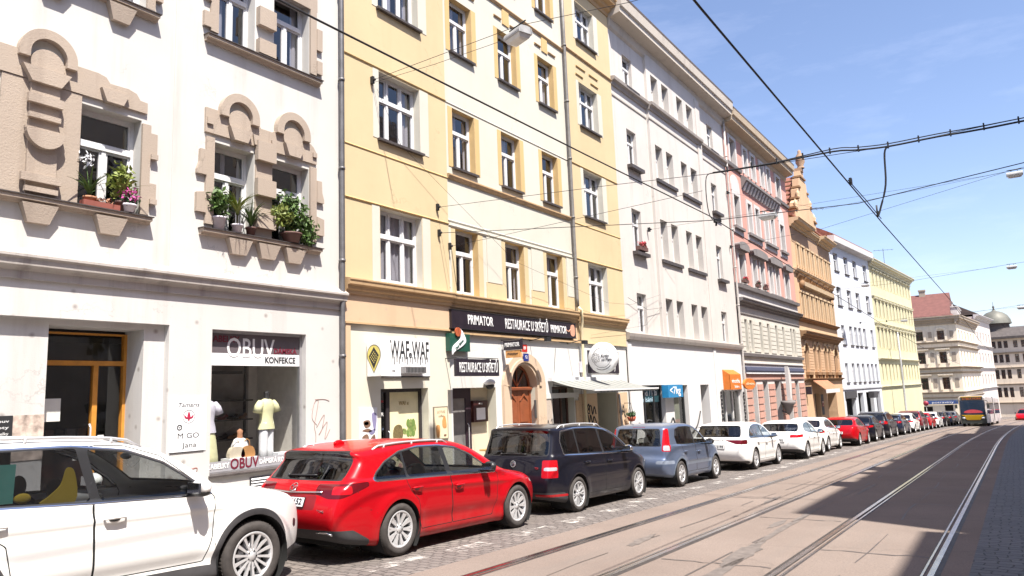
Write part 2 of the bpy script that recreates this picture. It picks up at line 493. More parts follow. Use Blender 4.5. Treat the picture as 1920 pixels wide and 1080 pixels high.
def slab(name, y0, y1, h, mat, kmat, x0=-40., x1=200., kerb_at='low'):
    m = MB(); n = 80
    f = lambda y, x: (y(x) if callable(y) else y) + bend(x)
    for (a, b, z1, mi) in ((y0, y1, h, 0),):
        pass
    prev = None
    for k in range(n + 1):
        x = x0 + (x1 - x0) * k / n; g = gz(x)
        i = m.pts([(x, f(y0, x), g - .02), (x, f(y0, x), g + h), (x, f(y0, x) + (.28 if kerb_at == 'low' else 0), g + h), (x, f(y1, x) - (.28 if kerb_at == 'high' else 0), g + h), (x, f(y1, x), g + h), (x, f(y1, x), g - .02)])
        if prev is not None:
            for q, mi in ((0, 1), (1, 1 if kerb_at == 'low' else 0), (2, 0), (3, 1 if kerb_at == 'high' else 0), (4, 1)):
                m.face((prev + q, i + q, i + q + 1, prev + q + 1), mi)
        prev = i
    o = m.build(name, [mat, kmat], fix=False); o['kind'] = 'structure'
    return o
slab('pavement', 9.1, 13.2, .12, M_PAVE, M_KERB)
slab('pavement', -9.5, -2.6, .12, M_PAVE, M_KERB, kerb_at='high')
# grooved tram rails
for i, (y, lab) in enumerate(((5.31, 'tram rail nearest the parked cars'), (3.95, 'second tram rail counted from the parked cars'), (2.40, 'polished tram rail running half in shadow, third from the parked cars'), (.96, 'polished tram rail beside the dark cobbles'))):
    m = MB(); prev = None
    sec = [(-.085, .002), (-.06, .006), (-.032, .012), (.026, .012), (.034, .004), (.036, -.028), (.066, -.028), (.068, .008), (.092, .008), (.11, .002)]
    n = 160
    sgn = -1 if i in (0, 2) else 1        # groove on the inner side of each rail
    for k in range(n + 1):
        x = -40 + 200 * k / n
        j = m.pts([(x, y + bend(x) + sgn * a, gz(x) + b) for a, b in sec])
        if prev is not None:
            for q in range(len(sec) - 1): m.face((prev + q, j + q, j + q + 1, prev + q + 1), 0 if q in (2, 7) else 1)
        prev = j
    tag(m.build('tram_rail', [M_STEEL, M_RUST], fix=True), lab, 'tram rail', 'rails of the two tram tracks')
# slab joints and tar repairs in the track bed
M_TAR = plain('tar', (.085, .07, .063), .55, var=.3, scale=10)
M_TAR2 = plain('asphalt_patch', (.150, .125, .110), .8, var=.3, scale=8)
m = MB()
def joint(x, y0, y1, w=.018, jit=.05):
    P = [(x + random.uniform(-jit, jit), y0 + (y1 - y0) * k / 10) for k in range(11)]
    for a, b in zip(P, P[1:]):
        w0 = w * random.uniform(.5, 1.6)
        m.quad((a[0] - w0, a[1] + bend(a[0]), gz(a[0]) + .004), (a[0] + w0, a[1] + bend(a[0]), gz(a[0]) + .004), (b[0] + w0, b[1] + bend(b[0]), gz(b[0]) + .004), (b[0] - w0, b[1] + bend(b[0]), gz(b[0]) + .004))
for x in (5.2, 8.6, 10.4, 13.1, 16.0, 19.5, 23.8, 28, 33, 39, 46, 54):
    for (a, b) in ((1.06, 2.28), (2.52, 3.82), (4.08, 5.18)):
        if random.random() < .55: joint(x + random.uniform(-.5, .5), a, b, .014)
for y in (3.18, 1.75, 4.55):      # lengthwise seams
    P = [(x, y + .03 * math.sin(x * .9) + random.uniform(-.015, .015)) for x in np.arange(4, 70, .8)]
    for a, b in zip(P, P[1:]):
        if random.random() < .75:
            w = random.uniform(.004, .016)
            m.quad((a[0], a[1] - w + bend(a[0]), gz(a[0]) + .004), (b[0], b[1] - w + bend(b[0]), gz(b[0]) + .004), (b[0], b[1] + w + bend(b[0]), gz(b[0]) + .004), (a[0], a[1] + w + bend(a[0]), gz(a[0]) + .004))
o = m.build('tar_joints', [M_TAR], fix=False); o['kind'] = 'structure'
m = MB()
def blob(cx, cy, lx, ly, ang=0, n=26):
    P = []
    for k in range(n):
        a = 2 * math.pi * k / n; r = 1 + random.uniform(-.22, .22)
        u, v = lx * math.cos(a) * r, ly * math.sin(a) * r
        x = cx + u * math.cos(ang) - v * math.sin(ang); y = cy + u * math.sin(ang) + v * math.cos(ang)
        P.append((x, y + bend(x), gz(x) + .0045))
    m.ngon(P)
for (cx, cy, lx, ly, an) in ((7.9, 2.95, 1.2, .11, .03), (9.6, 3.05, .9, .13, .05), (11.8, 3.15, 1.3, .06, .02), (13.6, 3.2, 1.0, .05, 0), (9.9, 4.6, .55, .08, .1), (12.3, 3.35, .5, .07, 0), (15.5, 4.3, .8, .06, .05), (18.5, 3.0, 1.3, .05, 0), (8.2, 1.75, .45, .05, .1)):
    blob(cx, cy, lx, ly, an)
o = m.build('tar_patches', [M_TAR2], fix=False); o['kind'] = 'structure'
# worn white line between the parking lane and the track
def worn(name, col):
    mt = bpy.data.materials.new(name); mt.use_nodes = True; nt = mt.node_tree
    b = nt.nodes['Principled BSDF']; b.inputs['Base Color'].default_value = c4(col); b.inputs['Roughness'].default_value = .8
    out = nt.nodes['Material Output']; tr = nt.nodes.new('ShaderNodeBsdfTransparent'); mxn = nt.nodes.new('ShaderNodeMixShader')
    tc = nt.nodes.new('ShaderNodeTexCoord').outputs['Object']
    f = ramp(nt, noise(nt, 3.4, 9, .8, tc), .47, .60)
    nt.links.new(f, mxn.inputs[0]); nt.links.new(tr.outputs[0], mxn.inputs[1]); nt.links.new(b.outputs[0], mxn.inputs[2]); nt.links.new(mxn.outputs[0], out.inputs[0])
    return mt
M_LINE = worn('worn_road_paint', (.52, .48, .44))
m = MB()
for k in range(46):
    x = 3.4 + k * 1.5
    w = random.uniform(.12, .17); l = random.uniform(.75, 1.15); yy = 6.50 + random.uniform(-.06, .06) + .10 * math.sin(x * .5)
    m.quad((x, yy - w + bend(x), gz(x) + .005), (x + l, yy - w + bend(x), gz(x + l) + .005), (x + l, yy + w + bend(x), gz(x + l) + .005), (x, yy + w + bend(x), gz(x) + .005))
o = m.build('road_marking', [M_LINE], fix=False); o['kind'] = 'structure'
# ------------------------------------------------------------------ facade toolkit
M_FRAME = plain('window_paint', (.66, .655, .655), .5, var=.08)
M_FRAMEB = plain('brown_window_paint', (.10, .05, .035), .5, var=.15)
M_GLASS = glass('pane_glass', (.56, .56, .60), .95, .12)
M_GLASS2 = glass('shop_glass', (.92, .93, .93), .9, .06)
M_CURT = plain('curtain', (.80, .79, .79), .9, var=.06)
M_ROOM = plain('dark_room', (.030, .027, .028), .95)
M_SILLM = plain('zinc_sill', (.10, .085, .08), .55, .4, var=.3)
M_PIPE = plain('zinc_pipe', (.16, .155, .16), .5, .5, var=.3, scale=3)
M_TILE = plain('roof_tiles', (.26, .10, .07), .85, var=.35, scale=5, bmp=.3)
M_TILED = plain('dark_roof', (.10, .075, .065), .8, var=.3, scale=4)
M_DARK = plain('dark_sign', (.022, .016, .024), .4, var=.1)
M_INKW = plain('white_lettering', (.78, .77, .76), .6, var=.03)
M_INKB = plain('black_lettering', (.02, .02, .022), .6, var=.05)
class Fac:
    """a building: an Empty at its street corner; s runs along the facade, d out of it, z up"""
    def __init__(self, name, s0, label, x=None, y=12.0, ang=0.0, zb=None, cat='building', group=None):
        self.s0 = s0; x = s0 if x is None else x
        self.zb = gz(x) if zb is None else zb
        self.root = thing(name, (x, y, self.zb), label, cat, group, rot=(0, 0, ang))
        self.k = 0
    def tf(self, s, d, z): return (s - self.s0, -d, z - self.zb)
    def mb(self): return MB(self.tf)
    def part(self, name, mb, mats, label=None, fix=True):
        o = mb.build(name, mats, self.root, fix=fix)
        if label: o['label'] = label
        return o
    def world(self, s, d, z):
        return self.root.matrix_basis @ Vector(self.tf(s, d, z))
    def wall(self, mb, s0, s1, z0, z1, ops, d=0.0, depth=.18, m=0, mr=0):
        """front skin with openings (s0,s1,z0,z1[,depth[,reveal material]]) and their reveals"""
        xs = sorted({s0, s1} | {o[i] for o in ops for i in (0, 1) if s0 < o[i] < s1})
        zs = sorted({z0, z1} | {o[i] for o in ops for i in (2, 3) if z0 < o[i] < z1})
        for a, b in zip(xs, xs[1:]):
            run = None
            for c, e in zip(zs, zs[1:]):
                cx, cz = (a + b) / 2, (c + e) / 2
                hole = any(o[0] < cx < o[1] and o[2] < cz < o[3] for o in ops)
                if hole:
                    if run: mb.quad((a, d, run[0]), (b, d, run[0]), (b, d, run[1]), (a, d, run[1]), m); run = None
                else: run = (run[0] if run else c, e)
            if run: mb.quad((a, d, run[0]), (b, d, run[0]), (b, d, run[1]), (a, d, run[1]), m)
        for o in ops:
            a, b, c, e = o[:4]; dp = d - (o[4] if len(o) > 4 and o[4] else depth); r = o[5] if len(o) > 5 else mr
            c2 = max(c, z0)
            mb.quad((a, d, c2), (a, d, e), (a, dp, e), (a, dp, c2), r); mb.quad((b, d, c2), (b, dp, c2), (b, dp, e), (b, d, e), r)
            mb.quad((a, d, e), (b, d, e), (b, dp, e), (a, dp, e), r); mb.quad((a, d, c2), (a, dp, c2), (b, dp, c2), (b, d, c2), r)
    def shell(self, mb, s0, s1, z0, z1, depth=11.0, m=0, d=0.0):
        """party walls and back wall"""
        mb.quad((s0, d, z0), (s0, d, z1), (s0, -depth, z1), (s0, -depth, z0), m); mb.quad((s1, d, z0), (s1, -depth, z0), (s1, -depth, z1), (s1, d, z1), m)
        mb.quad((s0, -depth, z0), (s0, -depth, z1), (s1, -depth, z1), (s1, -depth, z0), m)
    def roof(self, s0, s1, z, rise=3.6, over=.4, mat=None, depth=11.0, name='roof'):
        m = self.mb()
        m.sweep([(over, z), (over, z + .10), (-depth / 2, z + rise), (-depth, z + .1), (-depth, z)], s0 + .02, s1 - .02)
        return self.part(name, m, [mat or M_TILE])
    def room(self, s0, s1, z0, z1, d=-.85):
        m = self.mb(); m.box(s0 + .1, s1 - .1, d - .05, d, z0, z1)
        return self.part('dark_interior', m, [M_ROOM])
    cache = {}
    def window(self, s0, s1, z0, z1, style='t2', d=-.17, fm=None, curtain=None, glassm=None, sub=True, tz=.64, name='window', room=True):
        w, h = round(s1 - s0, 3), round(z1 - z0, 3)
        fm = fm or M_FRAME
        cv = curtain if curtain is not None else random.choice((0, 1, 1, 2, 2, 3, 3, 4, 5))
        key = (w, h, style, fm.name, tz)
        if key not in Fac.cache:
            f = MB(); g = MB(); t = .055; lights = []
            f.box(0, t, 0, .07, 0, h); f.box(w - t, w, 0, .07, 0, h); f.box(t, w - t, 0, .07, 0, t + .02); f.box(t, w - t, 0, .07, h - t, h)
            cols = {'t2': 2, 't3': 3, 't1': 1, 's2': 2, 's1': 1, 'p': 1, 't4': 4}[style]
            zt = h * tz if style[0] == 't' else h
            if style[0] == 't': f.box(t, w - t, -.025, .07, zt - .045, zt + .045)
            for c in range(1, cols):
                x = w * c / cols
                f.box(x - .035, x + .035, -.008, .07, t, (zt - .04) if style[0] == 't' else h - t)
                if cols >= 3 and style[0] == 't': f.box(x - .03, x + .03, -.008, .07, zt + .045, h - t)
            cells = []
            for c in range(cols):
                a, b = (t if c == 0 else w * c / cols + .035), (w - t if c == cols - 1 else w * (c + 1) / cols - .035)
                cells.append((a, b, t + .02, (zt - .045) if style[0] == 't' else h - t))
                if style[0] == 't' and cols >= 3: cells.append((a, b, zt + .045, h - t))
            if style[0] == 't' and cols < 3: cells.append((t, w - t, zt + .045, h - t))
            for a, b, c, e in cells:   # sash bars
                if style != 'p':
                    q = .035
                    f.box(a, a + q, .012, .06, c, e); f.box(b - q, b, .012, .06, c, e); f.box(a + q, b - q, .012, .06, c, c + q); f.box(a + q, b - q, .012, .06, e - q, e)
                g.quad((a, .036, c), (b, .036, c), (b, .036, e), (a, .036, e))
            Fac.cache[key] = (f.mesh('window', [fm]), g.mesh('pane', [M_GLASS], fix=False))
        fmesh, gmesh = Fac.cache[key]
        loc = self.tf(s0, d, z0)
        o = put(name, fmesh, self.root, loc)
        if sub:
            if glassm:
                gm = gmesh.copy(); gm.materials[0] = glassm
            else: gm = gmesh
            put('pane', gm, o)
            if cv:
                ck = ('c', w, h, cv)
                if ck not in Fac.cache:
                    c = MB()
                    spans = {1: ((.05, .26), (.76, .95)), 2: ((.05, .40),), 3: ((.05, .18), (.44, .56), (.84, .95)), 4: ((.04, .96),), 5: ((.30, .70),)}[cv]
                    for a, b in spans:
                        n = max(4, int((b - a) * w / .04))
                        P = [(w * (a + (b - a) * k / n), .13 + .018 * math.sin(k * 1.9)) for k in range(n + 1)]
                        i = [c.pts([(x, y, .05), (x, y, h * .97)]) for x, y in P]
                        for p_, q_ in zip(i, i[1:]): c.face((p_, q_, q_ + 1, p_ + 1), 0, True)
                    Fac.cache[ck] = c.mesh('curtain', [M_CURT], fix=False)
                put('curtain', Fac.cache[ck], o)
        return o
    def sill(self, s0, s1, z, d=.13, h=.06, mat=None, name='sill', d0=-.14):
        m = self.mb(); m.box(s0, s1, d0, d, z - h, z); return self.part(name, m, [mat or M_SILLM])
    def cornice(self, s0, s1, prof, mat, name='cornice', cap=None):
        m = self.mb(); m.sweep(prof, s0, s1)
        o = self.part(name, m, [mat]);
        return o
    def pipe(self, s, z0, z1, d=.12, r=.06, mat=None, top=None):
        m = self.mb()
        P = [(s, d, z0)] + [(s, d, z) for z in np.linspace(z0 + .3, z1, 6)]
        if top: P += top
        m.tube(P, r, 10)
        for z in np.arange(z0 + 1, z1, 2.1): m.tube([(s, d, z), (s, d, z + .06)], r + .018, 10); m.box(s - .02, s + .02, 0, d, z + .01, z + .05)
        return self.part('downpipe', m, [mat or M_PIPE])
    def box(self, name, s0, s1, d0, d1, z0, z1, mat, label=None):
        m = self.mb(); m.box(s0, s1, d0, d1, z0, z1); return self.part(name, m, [mat], label)
def sign_root(name, s, d, z, label, cat='sign', group=None, y=12.0):
    return thing(name, (s, y - d, z), label, cat, group)
def scribble(f, pts, r, mat, name='graffiti', d=.004):
    m = f.mb()
    for pl in pts:
        m.tube([(a, d, b) for a, b in catmull(pl, 5)], r, 5)
    return f.part(name, m, [mat])
def moulded(d, z0, z1, steps=None):
    """a classical cornice section between z0 (bottom) and z1 (top) with projection d"""
    h = z1 - z0
    return [(-.02, z0), (d * .18, z0), (d * .22, z0 + h * .22), (d * .45, z0 + h * .32), (d * .5, z0 + h * .52), (d * .86, z0 + h * .60), (d * .9, z0 + h * .82), (d, z0 + h * .88), (d, z0 + h * .97), (-.02, z1)]

# ------------------------------------------------------------------ plants and small things
M_LEAF = plain('leaf_green', (.07, .13, .025), .6, var=.5, scale=9)
M_LEAFY = plain('leaf_yellow_green', (.20, .24, .05), .6, var=.4, scale=9)
M_LEAFD = plain('leaf_dark', (.03, .065, .02), .6, var=.5, scale=9)
M_PINK = plain('pink_petals', (.55, .08, .30), .6, var=.3, scale=20)
M_REDF = plain('red_petals', (.50, .03, .05), .6, var=.3, scale=20)
M_POT = plain('terracotta', (.42, .20, .11), .8, var=.2)
M_POTW = plain('pale_pot', (.62, .58, .62), .6, var=.1)
M_POTB = plain('brown_pot', (.12, .06, .05), .7, var=.2)
M_STEM = plain('stem', (.10, .09, .04), .8)
def leafcloud(m, c, r, n, size, mi=0, flat=1.0):
    for _ in range(n):
        while True:
            u = rng.uniform(-1, 1, 3)
            if (u * u).sum() < 1: break
        rr = .45 + .55 * rng.random()
        p = Vector((c[0] + u[0] * r[0] * rr, c[1] + u[1] * r[1] * rr, c[2] + u[2] * r[2] * rr))
        a = Vector(rng.normal(size=3)).normalized(); b = a.cross(Vector(rng.normal(size=3))).normalized()
        s = size * rng.uniform(.6, 1.3)
        m.face([m.pts([tuple(p - a * s)]), m.pts([tuple(p + b * s * .42 + a * s * .1)]), m.pts([tuple(p + a * s)]), m.pts([tuple(p - b * s * .42 + a * s * .1)])], mi)
def blades(m, c, n, length, spread, mi=0, w=.02):
    """arching strap leaves"""
    for k in range(n):
        a = 2 * math.pi * k / n + rng.uniform(-.3, .3); L = length * rng.uniform(.65, 1.15); sp = spread * rng.uniform(.5, 1.2)
        prev = None
        for t in np.linspace(0, 1, 6):
            out = sp * t ** 1.6; up = L * (t - .45 * t * t * (sp / max(length, .01)) * 1.6)
            p = Vector((c[0] + out * math.cos(a), c[1] + out * math.sin(a), c[2] + up)); q = Vector((-math.sin(a), math.cos(a), 0)) * w * (1 - t * .85)
            i = m.pts([tuple(p - q), tuple(p + q)])
            if prev is not None: m.face((prev, prev + 1, i + 1, i), mi)
            prev = i
def pot(m, c, r, h, mi):
    m.lathe([(0, 0), (r * .75, 0), (r, h), (r * 1.08, h), (r * 1.08, h - .03), (r * .9, h - .03), (0, h - .03)], 14, 'z', c, mi)
def potted(name, loc, label, kind, potmat, r=.09, h=.15, group='plants on the window sills'):
    t = thing(name, loc, label, 'plant', group, scale=(1.22,) * 3)
    m = MB(); pot(m, (0, 0, 0), r, h, 0); m.build('pot', [potmat], t)
    kind(t, h)
    return t
# ------------------------------------------------------------------ the cream corner-of-frame house with brown stucco
M_W1 = plaster('cream_render', (.605, .585, .55), (.33, .28, .24), .5, .2)
M_W1g = plaster('cream_render_ground', (.595, .575, .55), (.33, .28, .25), .42, .25, spots=1.0)
M_ST = plaster('brown_stucco', (.42, .345, .28), (.22, .17, .14), .55, .6)
M_CORN = plaster('weathered_cornice', (.46, .42, .385), (.12, .10, .09), .85, .4)
M_ORANGE = plain('orange_door_frame', (.60, .26, .045), .4, var=.15)
B1 = Fac('apartment_house', 1.0, 'cream house with brown stucco ornaments and a shoe shop window', zb=gz(1.0) - .0)
b = B1
E1 = 11.15
A = [(3.36, 4.36, 4.99, 6.72), (5.53, 6.53, 4.99, 6.72), (7.93, 8.82, 4.99, 6.72), (9.26, 10.2, 4.99, 6.72)]
Cw = [(3.36, 4.36, 8.78, 10.5), (5.53, 6.53, 8.78, 10.5), (7.97, 8.80, 8.78, 10.5), (9.27, 10.2, 8.78, 10.5)]
Tw = [(o[0], o[1], o[2] + 3.75, o[3] + 3.75) for o in Cw]
m = b.mb()
b.wall(m, 1.0, E1, 4.12, 15.6, A + Cw + Tw, depth=.26)
b.shell(m, 1.0, E1, -.6, 15.6)
# ground floor: shallow recess with the door, and the shop window
DOOR = (5.28, 6.78, -.6, 3.10); SHOP = (7.98, 10.14, .53, 3.16)
m2 = b.mb()
b.wall(m2, 1.0, E1, -.6, 3.75, [(3.2, 7.15, -.6, 3.19, .14), SHOP + (.16,)], m=0)
b.wall(m2, 3.2, 7.15, -.6, 3.19, [DOOR + (.62,)], d=-.14)
m2.box(1.0, 7.98, 0, .03, -.6, -.05); m2.box(7.98, E1, 0, .03, -.6, -.02)
b.part('wall', m, [M_W1])
b.part('ground_floor_wall', m2, [M_W1g])
m = b.mb(); m.box(7.14, E1, 0, .028, 4.12, 15.6); b.part('projecting_bay', m, [M_W1]) if False else None
b.cornice(1.0, E1, [(0, 3.74), (.05, 3.74), (.05, 3.86), (.09, 3.90), (.16, 3.93), (.17, 4.02), (.21, 4.05), (.21, 4.09), (0, 4.22)], M_CORN)
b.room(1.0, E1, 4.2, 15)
b.roof(1.0, E1, 15.6)
b.cornice(1.0, E1, moulded(.6, 15.0, 15.6), M_ST, 'eaves_cornice')
for o in A + Cw + Tw:
    b.window(*o, style='t2', d=-.24, tz=.66, curtain=random.choice((0, 2, 3)) if o in A else random.choice((1, 2, 3)))
# sills with their consoles
def sill_group(s0, s1, z, cons, name='sill'):
    m = b.mb(); m.sweep([(0, z - .12), (.06, z - .12), (.09, z - .075), (.15, z - .07), (.15, z - .012), (0, z - .012)], s0, s1)
    b.part(name, m, [M_ST])
    m = b.mb(); m.sweep([(-.2, z - .012), (.175, z - .012), (.175, z + .004), (-.2, z + .02)], s0 - .02, s1 + .02); b.part('sill_flashing', m, [M_SILLM])
    for a, c in cons:
        m = b.mb(); w = (c - a)
        P = [(a, z - .11), (c, z - .11), (c - w * .2, z - .40), (a + w * .2, z - .40)]
        i = m.pts([(p[0], .145 if k < 2 else .10, p[1]) for k, p in enumerate(P)]); j = m.pts([(p[0], 0, p[1]) for p in P])
        m.face(range(i, i + 4)); 
        for k in range(4): m.face((i + k, i + (k + 1) % 4, j + (k + 1) % 4, j + k))
        b.part('console', m, [M_ST])
sill_group(3.15, 6.70, 5.00, [(3.58, 4.11), (4.70, 5.21), (5.77, 6.28)])
sill_group(7.66, 10.46, 5.00, [(8.20, 8.72), (8.86, 9.38), (9.51, 10.02)])
sill_group(3.15, 6.72, 8.72, [(4.75, 5.23), (5.83, 6.30)])
sill_group(7.68, 10.46, 8.78, [])
sill_group(3.15, 6.72, 12.5, []); sill_group(7.68, 10.46, 12.5, [])
# left group: pillar panel, band, horseshoe, keystones
def disc(m, cx, cz, r, d0, d1, a0=0, a1=360): m.prism(arc(cx, cz, r, a0, a1, 24 if a1 - a0 > 300 else 14)[:-1] if a1 - a0 >= 360 else arc(cx, cz, r, a0, a1, 14), d0, d1)
def horseshoe(cx, cz, ro, ri, top):
    m = b.mb()
    m.band(arc(cx, cz, ro, 0, 180, 20), arc(cx, cz, ri, 0, 180, 20), 0, .13)
    for sg in (-1, 1): m.box(cx + sg * (ro + ri) / 2 - (ro - ri) / 2, cx + sg * (ro + ri) / 2 + (ro - ri) / 2, 0, .13, cz - .10, cz)
    b.part('horseshoe_arch', m, [M_ST])
    m = b.mb(); disc(m, cx, cz - .14, ri * .92, 0, .085)
    b.part('stucco_disc', m, [M_ST])
def keystone(a, c, z1, z0, d=.15):
    w = c - a; m = b.mb(); m.prism([(a, z1), (c, z1), (c - w * .2, z0), (a + w * .2, z0)], 0, d); b.part('keystone', m, [M_ST])
def left_group(dz=0.0, full=True):
    m = b.mb()
    m.box(4.37, 5.52, 0, .035, 5.0 + dz, 6.84 + dz)                       # flat brown panel between the windows
    m.prism([(3.0, 6.85 + dz), (6.60, 6.85 + dz), (6.60, 7.04 + dz), (6.47, 7.05 + dz), (6.40, 7.15 + dz), (6.26, 7.19 + dz), (5.95, 7.18 + dz), (5.88, 7.27 + dz), (5.75, 7.30 + dz), (5.30, 7.30 + dz), (5.30, 7.22 + dz), (4.62, 7.22 + dz), (4.62, 7.28 + dz), (4.05, 7.28 + dz), (3.9, 7.16 + dz), (3.3, 7.16 + dz), (3.2, 7.04 + dz), (3.0, 7.03 + dz)], 0, .05)
    b.part('stucco_band', m, [M_ST])
    horseshoe(4.97, 7.28 + dz, .42, .265, 0)
    keystone(4.60, 5.30, 7.04 + dz, 6.80 + dz); keystone(5.78, 6.24, 7.05 + dz, 6.83 + dz, .13)
    m = b.mb(); m.box(4.75, 5.17, .035, .085, 5.02 + dz, 6.80 + dz)
    for z0, z1, a, c in ((6.46, 6.60, 4.70, 5.20), (6.22, 6.30, 4.72, 5.17), (5.22, 5.34, 4.66, 5.22), (5.06, 5.14, 4.72, 5.18)): m.box(a, c, .085, .16, z0 + dz, z1 + dz)
    m.prism(arc(4.96, 6.03 + dz, .275, 180, 360, 16), .085, .19)
    m.box(4.68, 5.24, .085, .15, 6.03 + dz, 6.07 + dz)
    b.part('stucco_pillar', m, [M_ST])
    m = b.mb(); m.box(6.53, 6.68, 0, .05, 5.05 + dz, 6.66 + dz)
    for z0, z1 in ((6.05, 6.52), (5.25, 5.62)): m.box(6.68, 6.80, 0, .05, z0 + dz, z1 + dz); m.box(6.68, 6.80, .05, .09, z0 + dz, z0 + .09 + dz)
    b.part('jamb_ornament', m, [M_ST])
left_group(); left_group(3.75)
def right_group(dz=0.0):
    m = b.mb()
    m.prism([(7.72, 6.86 + dz), (10.38, 6.86 + dz), (10.38, 7.10 + dz), (10.30, 7.22 + dz), (10.12, 7.34 + dz), (9.32, 7.34 + dz), (9.22, 7.26 + dz), (8.95, 7.26 + dz), (8.85, 7.34 + dz), (7.72, 7.34 + dz)], 0, .05)
    m.box(7.74, 7.86, .05, .09, 7.02 + dz, 7.14 + dz); m.box(10.26, 10.36, .05, .09, 7.0 + dz, 7.1 + dz)
    b.part('stucco_band', m, [M_ST])
    horseshoe(8.43, 7.36 + dz, .43, .265, 0); horseshoe(9.72, 7.38 + dz, .43, .265, 0)
    keystone(8.18, 8.68, 7.08 + dz, 6.83 + dz); keystone(9.48, 9.96, 7.10 + dz, 6.85 + dz); keystone(8.74, 8.92, 7.08 + dz, 6.88 + dz, .09); keystone(9.18, 9.32, 7.08 + dz, 6.90 + dz, .09)
    m = b.mb(); m.box(8.84, 9.24, 0, .03, 5.02 + dz, 6.86 + dz)
    for z0, z1 in ((6.58, 6.98), (5.86, 6.2), (5.2, 5.5)): m.box(8.82, 9.26, .03, .14, z0 + dz, z1 + dz)
    b.part('stucco_pillar', m, [M_ST])
    for sg, e in ((-1, 7.92), (1, 10.21)):
        m = b.mb()
        m.box(min(e, e + sg * .17), max(e, e + sg * .17), 0, .05, 5.1 + dz, 6.78 + dz)
        m.prism([(e + sg * .17, 6.5 + dz), (e + sg * .30, 6.5 + dz), (e + sg * .31, 6.25 + dz), (e + sg * .36, 6.1 + dz), (e + sg * .36, 6.02 + dz), (e + sg * .17, 6.02 + dz)], 0, .07)
        m.prism([(e + sg * .17, 5.7 + dz), (e + sg * .36, 5.66 + dz), (e + sg * .36, 5.3 + dz), (e + sg * .17, 5.3 + dz)], 0, .07)
        b.part('jamb_ornament', m, [M_ST])
right_group()
for z0, z1 in ((9.45, 9.85), (8.84, 9.15)): m = b.mb(); m.box(8.83, 9.24, 0, .13, z0, z1); b.part('stucco_block', m, [M_ST])
m = b.mb(); m.prism([(7.75, 10.4), (10.4, 10.4), (10.4, 10.9), (7.75, 10.9)], 0, .05); b.part('stucco_band', m, [M_ST])
for sg, e in ((-1, 7.95), (1, 10.21)):
    m = b.mb(); m.box(min(e, e + sg * .17), max(e, e + sg * .17), 0, .05, 8.9, 10.4)
    m.box(min(e + sg * .17, e + sg * .32), max(e + sg * .17, e + sg * .32), 0, .07, 9.5, 10.0); m.box(min(e + sg * .17, e + sg * .32), max(e + sg * .17, e + sg * .32), 0, .07, 8.95, 9.25)
    b.part('jamb_ornament', m, [M_ST])
m = b.mb(); m.box(7.10, 7.14, 0, .012, 4.2, 15); b.part('render_seam', m, [M_W1])
b.pipe(11.06, -.4, 15.2, .10, .055)
# entrance: orange glazed door deep in the recess
fr = b.mb()
for (a, c, z0, z1) in ((5.28, 5.33, -.2, 3.05), (6.73, 6.78, -.2, 3.05), (5.33, 6.73, 2.51, 2.59), (6.23, 6.31, -.2, 2.51), (5.33, 6.73, 3.02, 3.05), (5.36, 6.22, -.2, -.05)): fr.box(a, c, -.76, -.66, z0, z1)
dr = b.part('shop_door', fr, [M_ORANGE], 'orange framed glass shop door')
g = b.mb(); g.quad((5.36, -.71, -.05), (6.22, -.71, -.05), (6.22, -.71, 2.5), (5.36, -.71, 2.5)); g.quad((6.32, -.71, -.2), (6.70, -.71, -.2), (6.70, -.71, 2.5), (6.32, -.71, 2.5)); g.quad((5.36, -.71, 2.6), (6.70, -.71, 2.6), (6.70, -.71, 2.98), (5.36, -.71, 2.98))
g.build('pane', [glass('door_glass', (.55, .55, .57), .9, .08)], dr, fix=False)
g = b.mb(); g.tube([(6.19, -.63, .75), (6.19, -.60, .8), (6.19, -.60, 1.5), (6.19, -.63, 1.55)], .018, 8); g.build('door_handle', [M_RIM], dr)
M_PAPER = plain('paper_notice', (.72, .70, .66), .8, var=.06)
for lab, a, c, z0, z1 in (('paper notice taped high on the orange shop door', 5.52, 5.76, 1.62, 1.98), ('white opening hours sheet beside the orange door handle', 5.98, 6.16, .98, 1.36), ('small note on the side pane of the orange door', 6.36, 6.46, 1.18, 1.36)):
    m = b.mb(); m.box(a, c, -.705, -.70, z0, z1)
    o = m.build('paper_notice', [M_PAPER]); o.matrix_world = b.root.matrix_basis; tag(o, lab, 'notice', 'papers on the shop door')
    o.data.transform(Matrix.Translation(Vector((0, 0, 0))))
m = b.mb(); m.box(3.2, 7.4, -3.2, -3.1, -.4, 3.2); m.box(3.2, 7.4, -3.1, -.8, -.5, -.4); m.box(3.2, 7.9, -3.1, -.9, 3.1, 3.2); m.box(3.1, 3.2, -3.1, -.8, -.4, 3.2)
b.part('shop_interior', m, [plain('shop_dark', (.085, .075, .07), .9, var=.3, scale=2)])
M_CLO = [plain('cloth_%s' % n, c, .9, var=.25, scale=12) for n, c in (('black', (.02, .02, .022)), ('grey', (.13, .12, .12)), ('brown', (.12, .07, .05)))]
for k in range(7):      # garments on a rail behind the door
    m = b.mb(); s = 5.45 + k * .17; hh = random.uniform(.75, 1.05)
    m.prism([(s - .06, 1.48), (s + .06, 1.48), (s + .09, 1.2), (s + .08, 1.48 - hh), (s - .08, 1.48 - hh), (s - .09, 1.2)], -1.35, -1.10)
    o = m.build('hanging_garment', [M_CLO[k % 3]]); o.matrix_world = b.root.matrix_basis
    tag(o, 'dark garment hanging on the rail behind the orange shop door', 'garment', 'dark garments hanging behind the orange door')
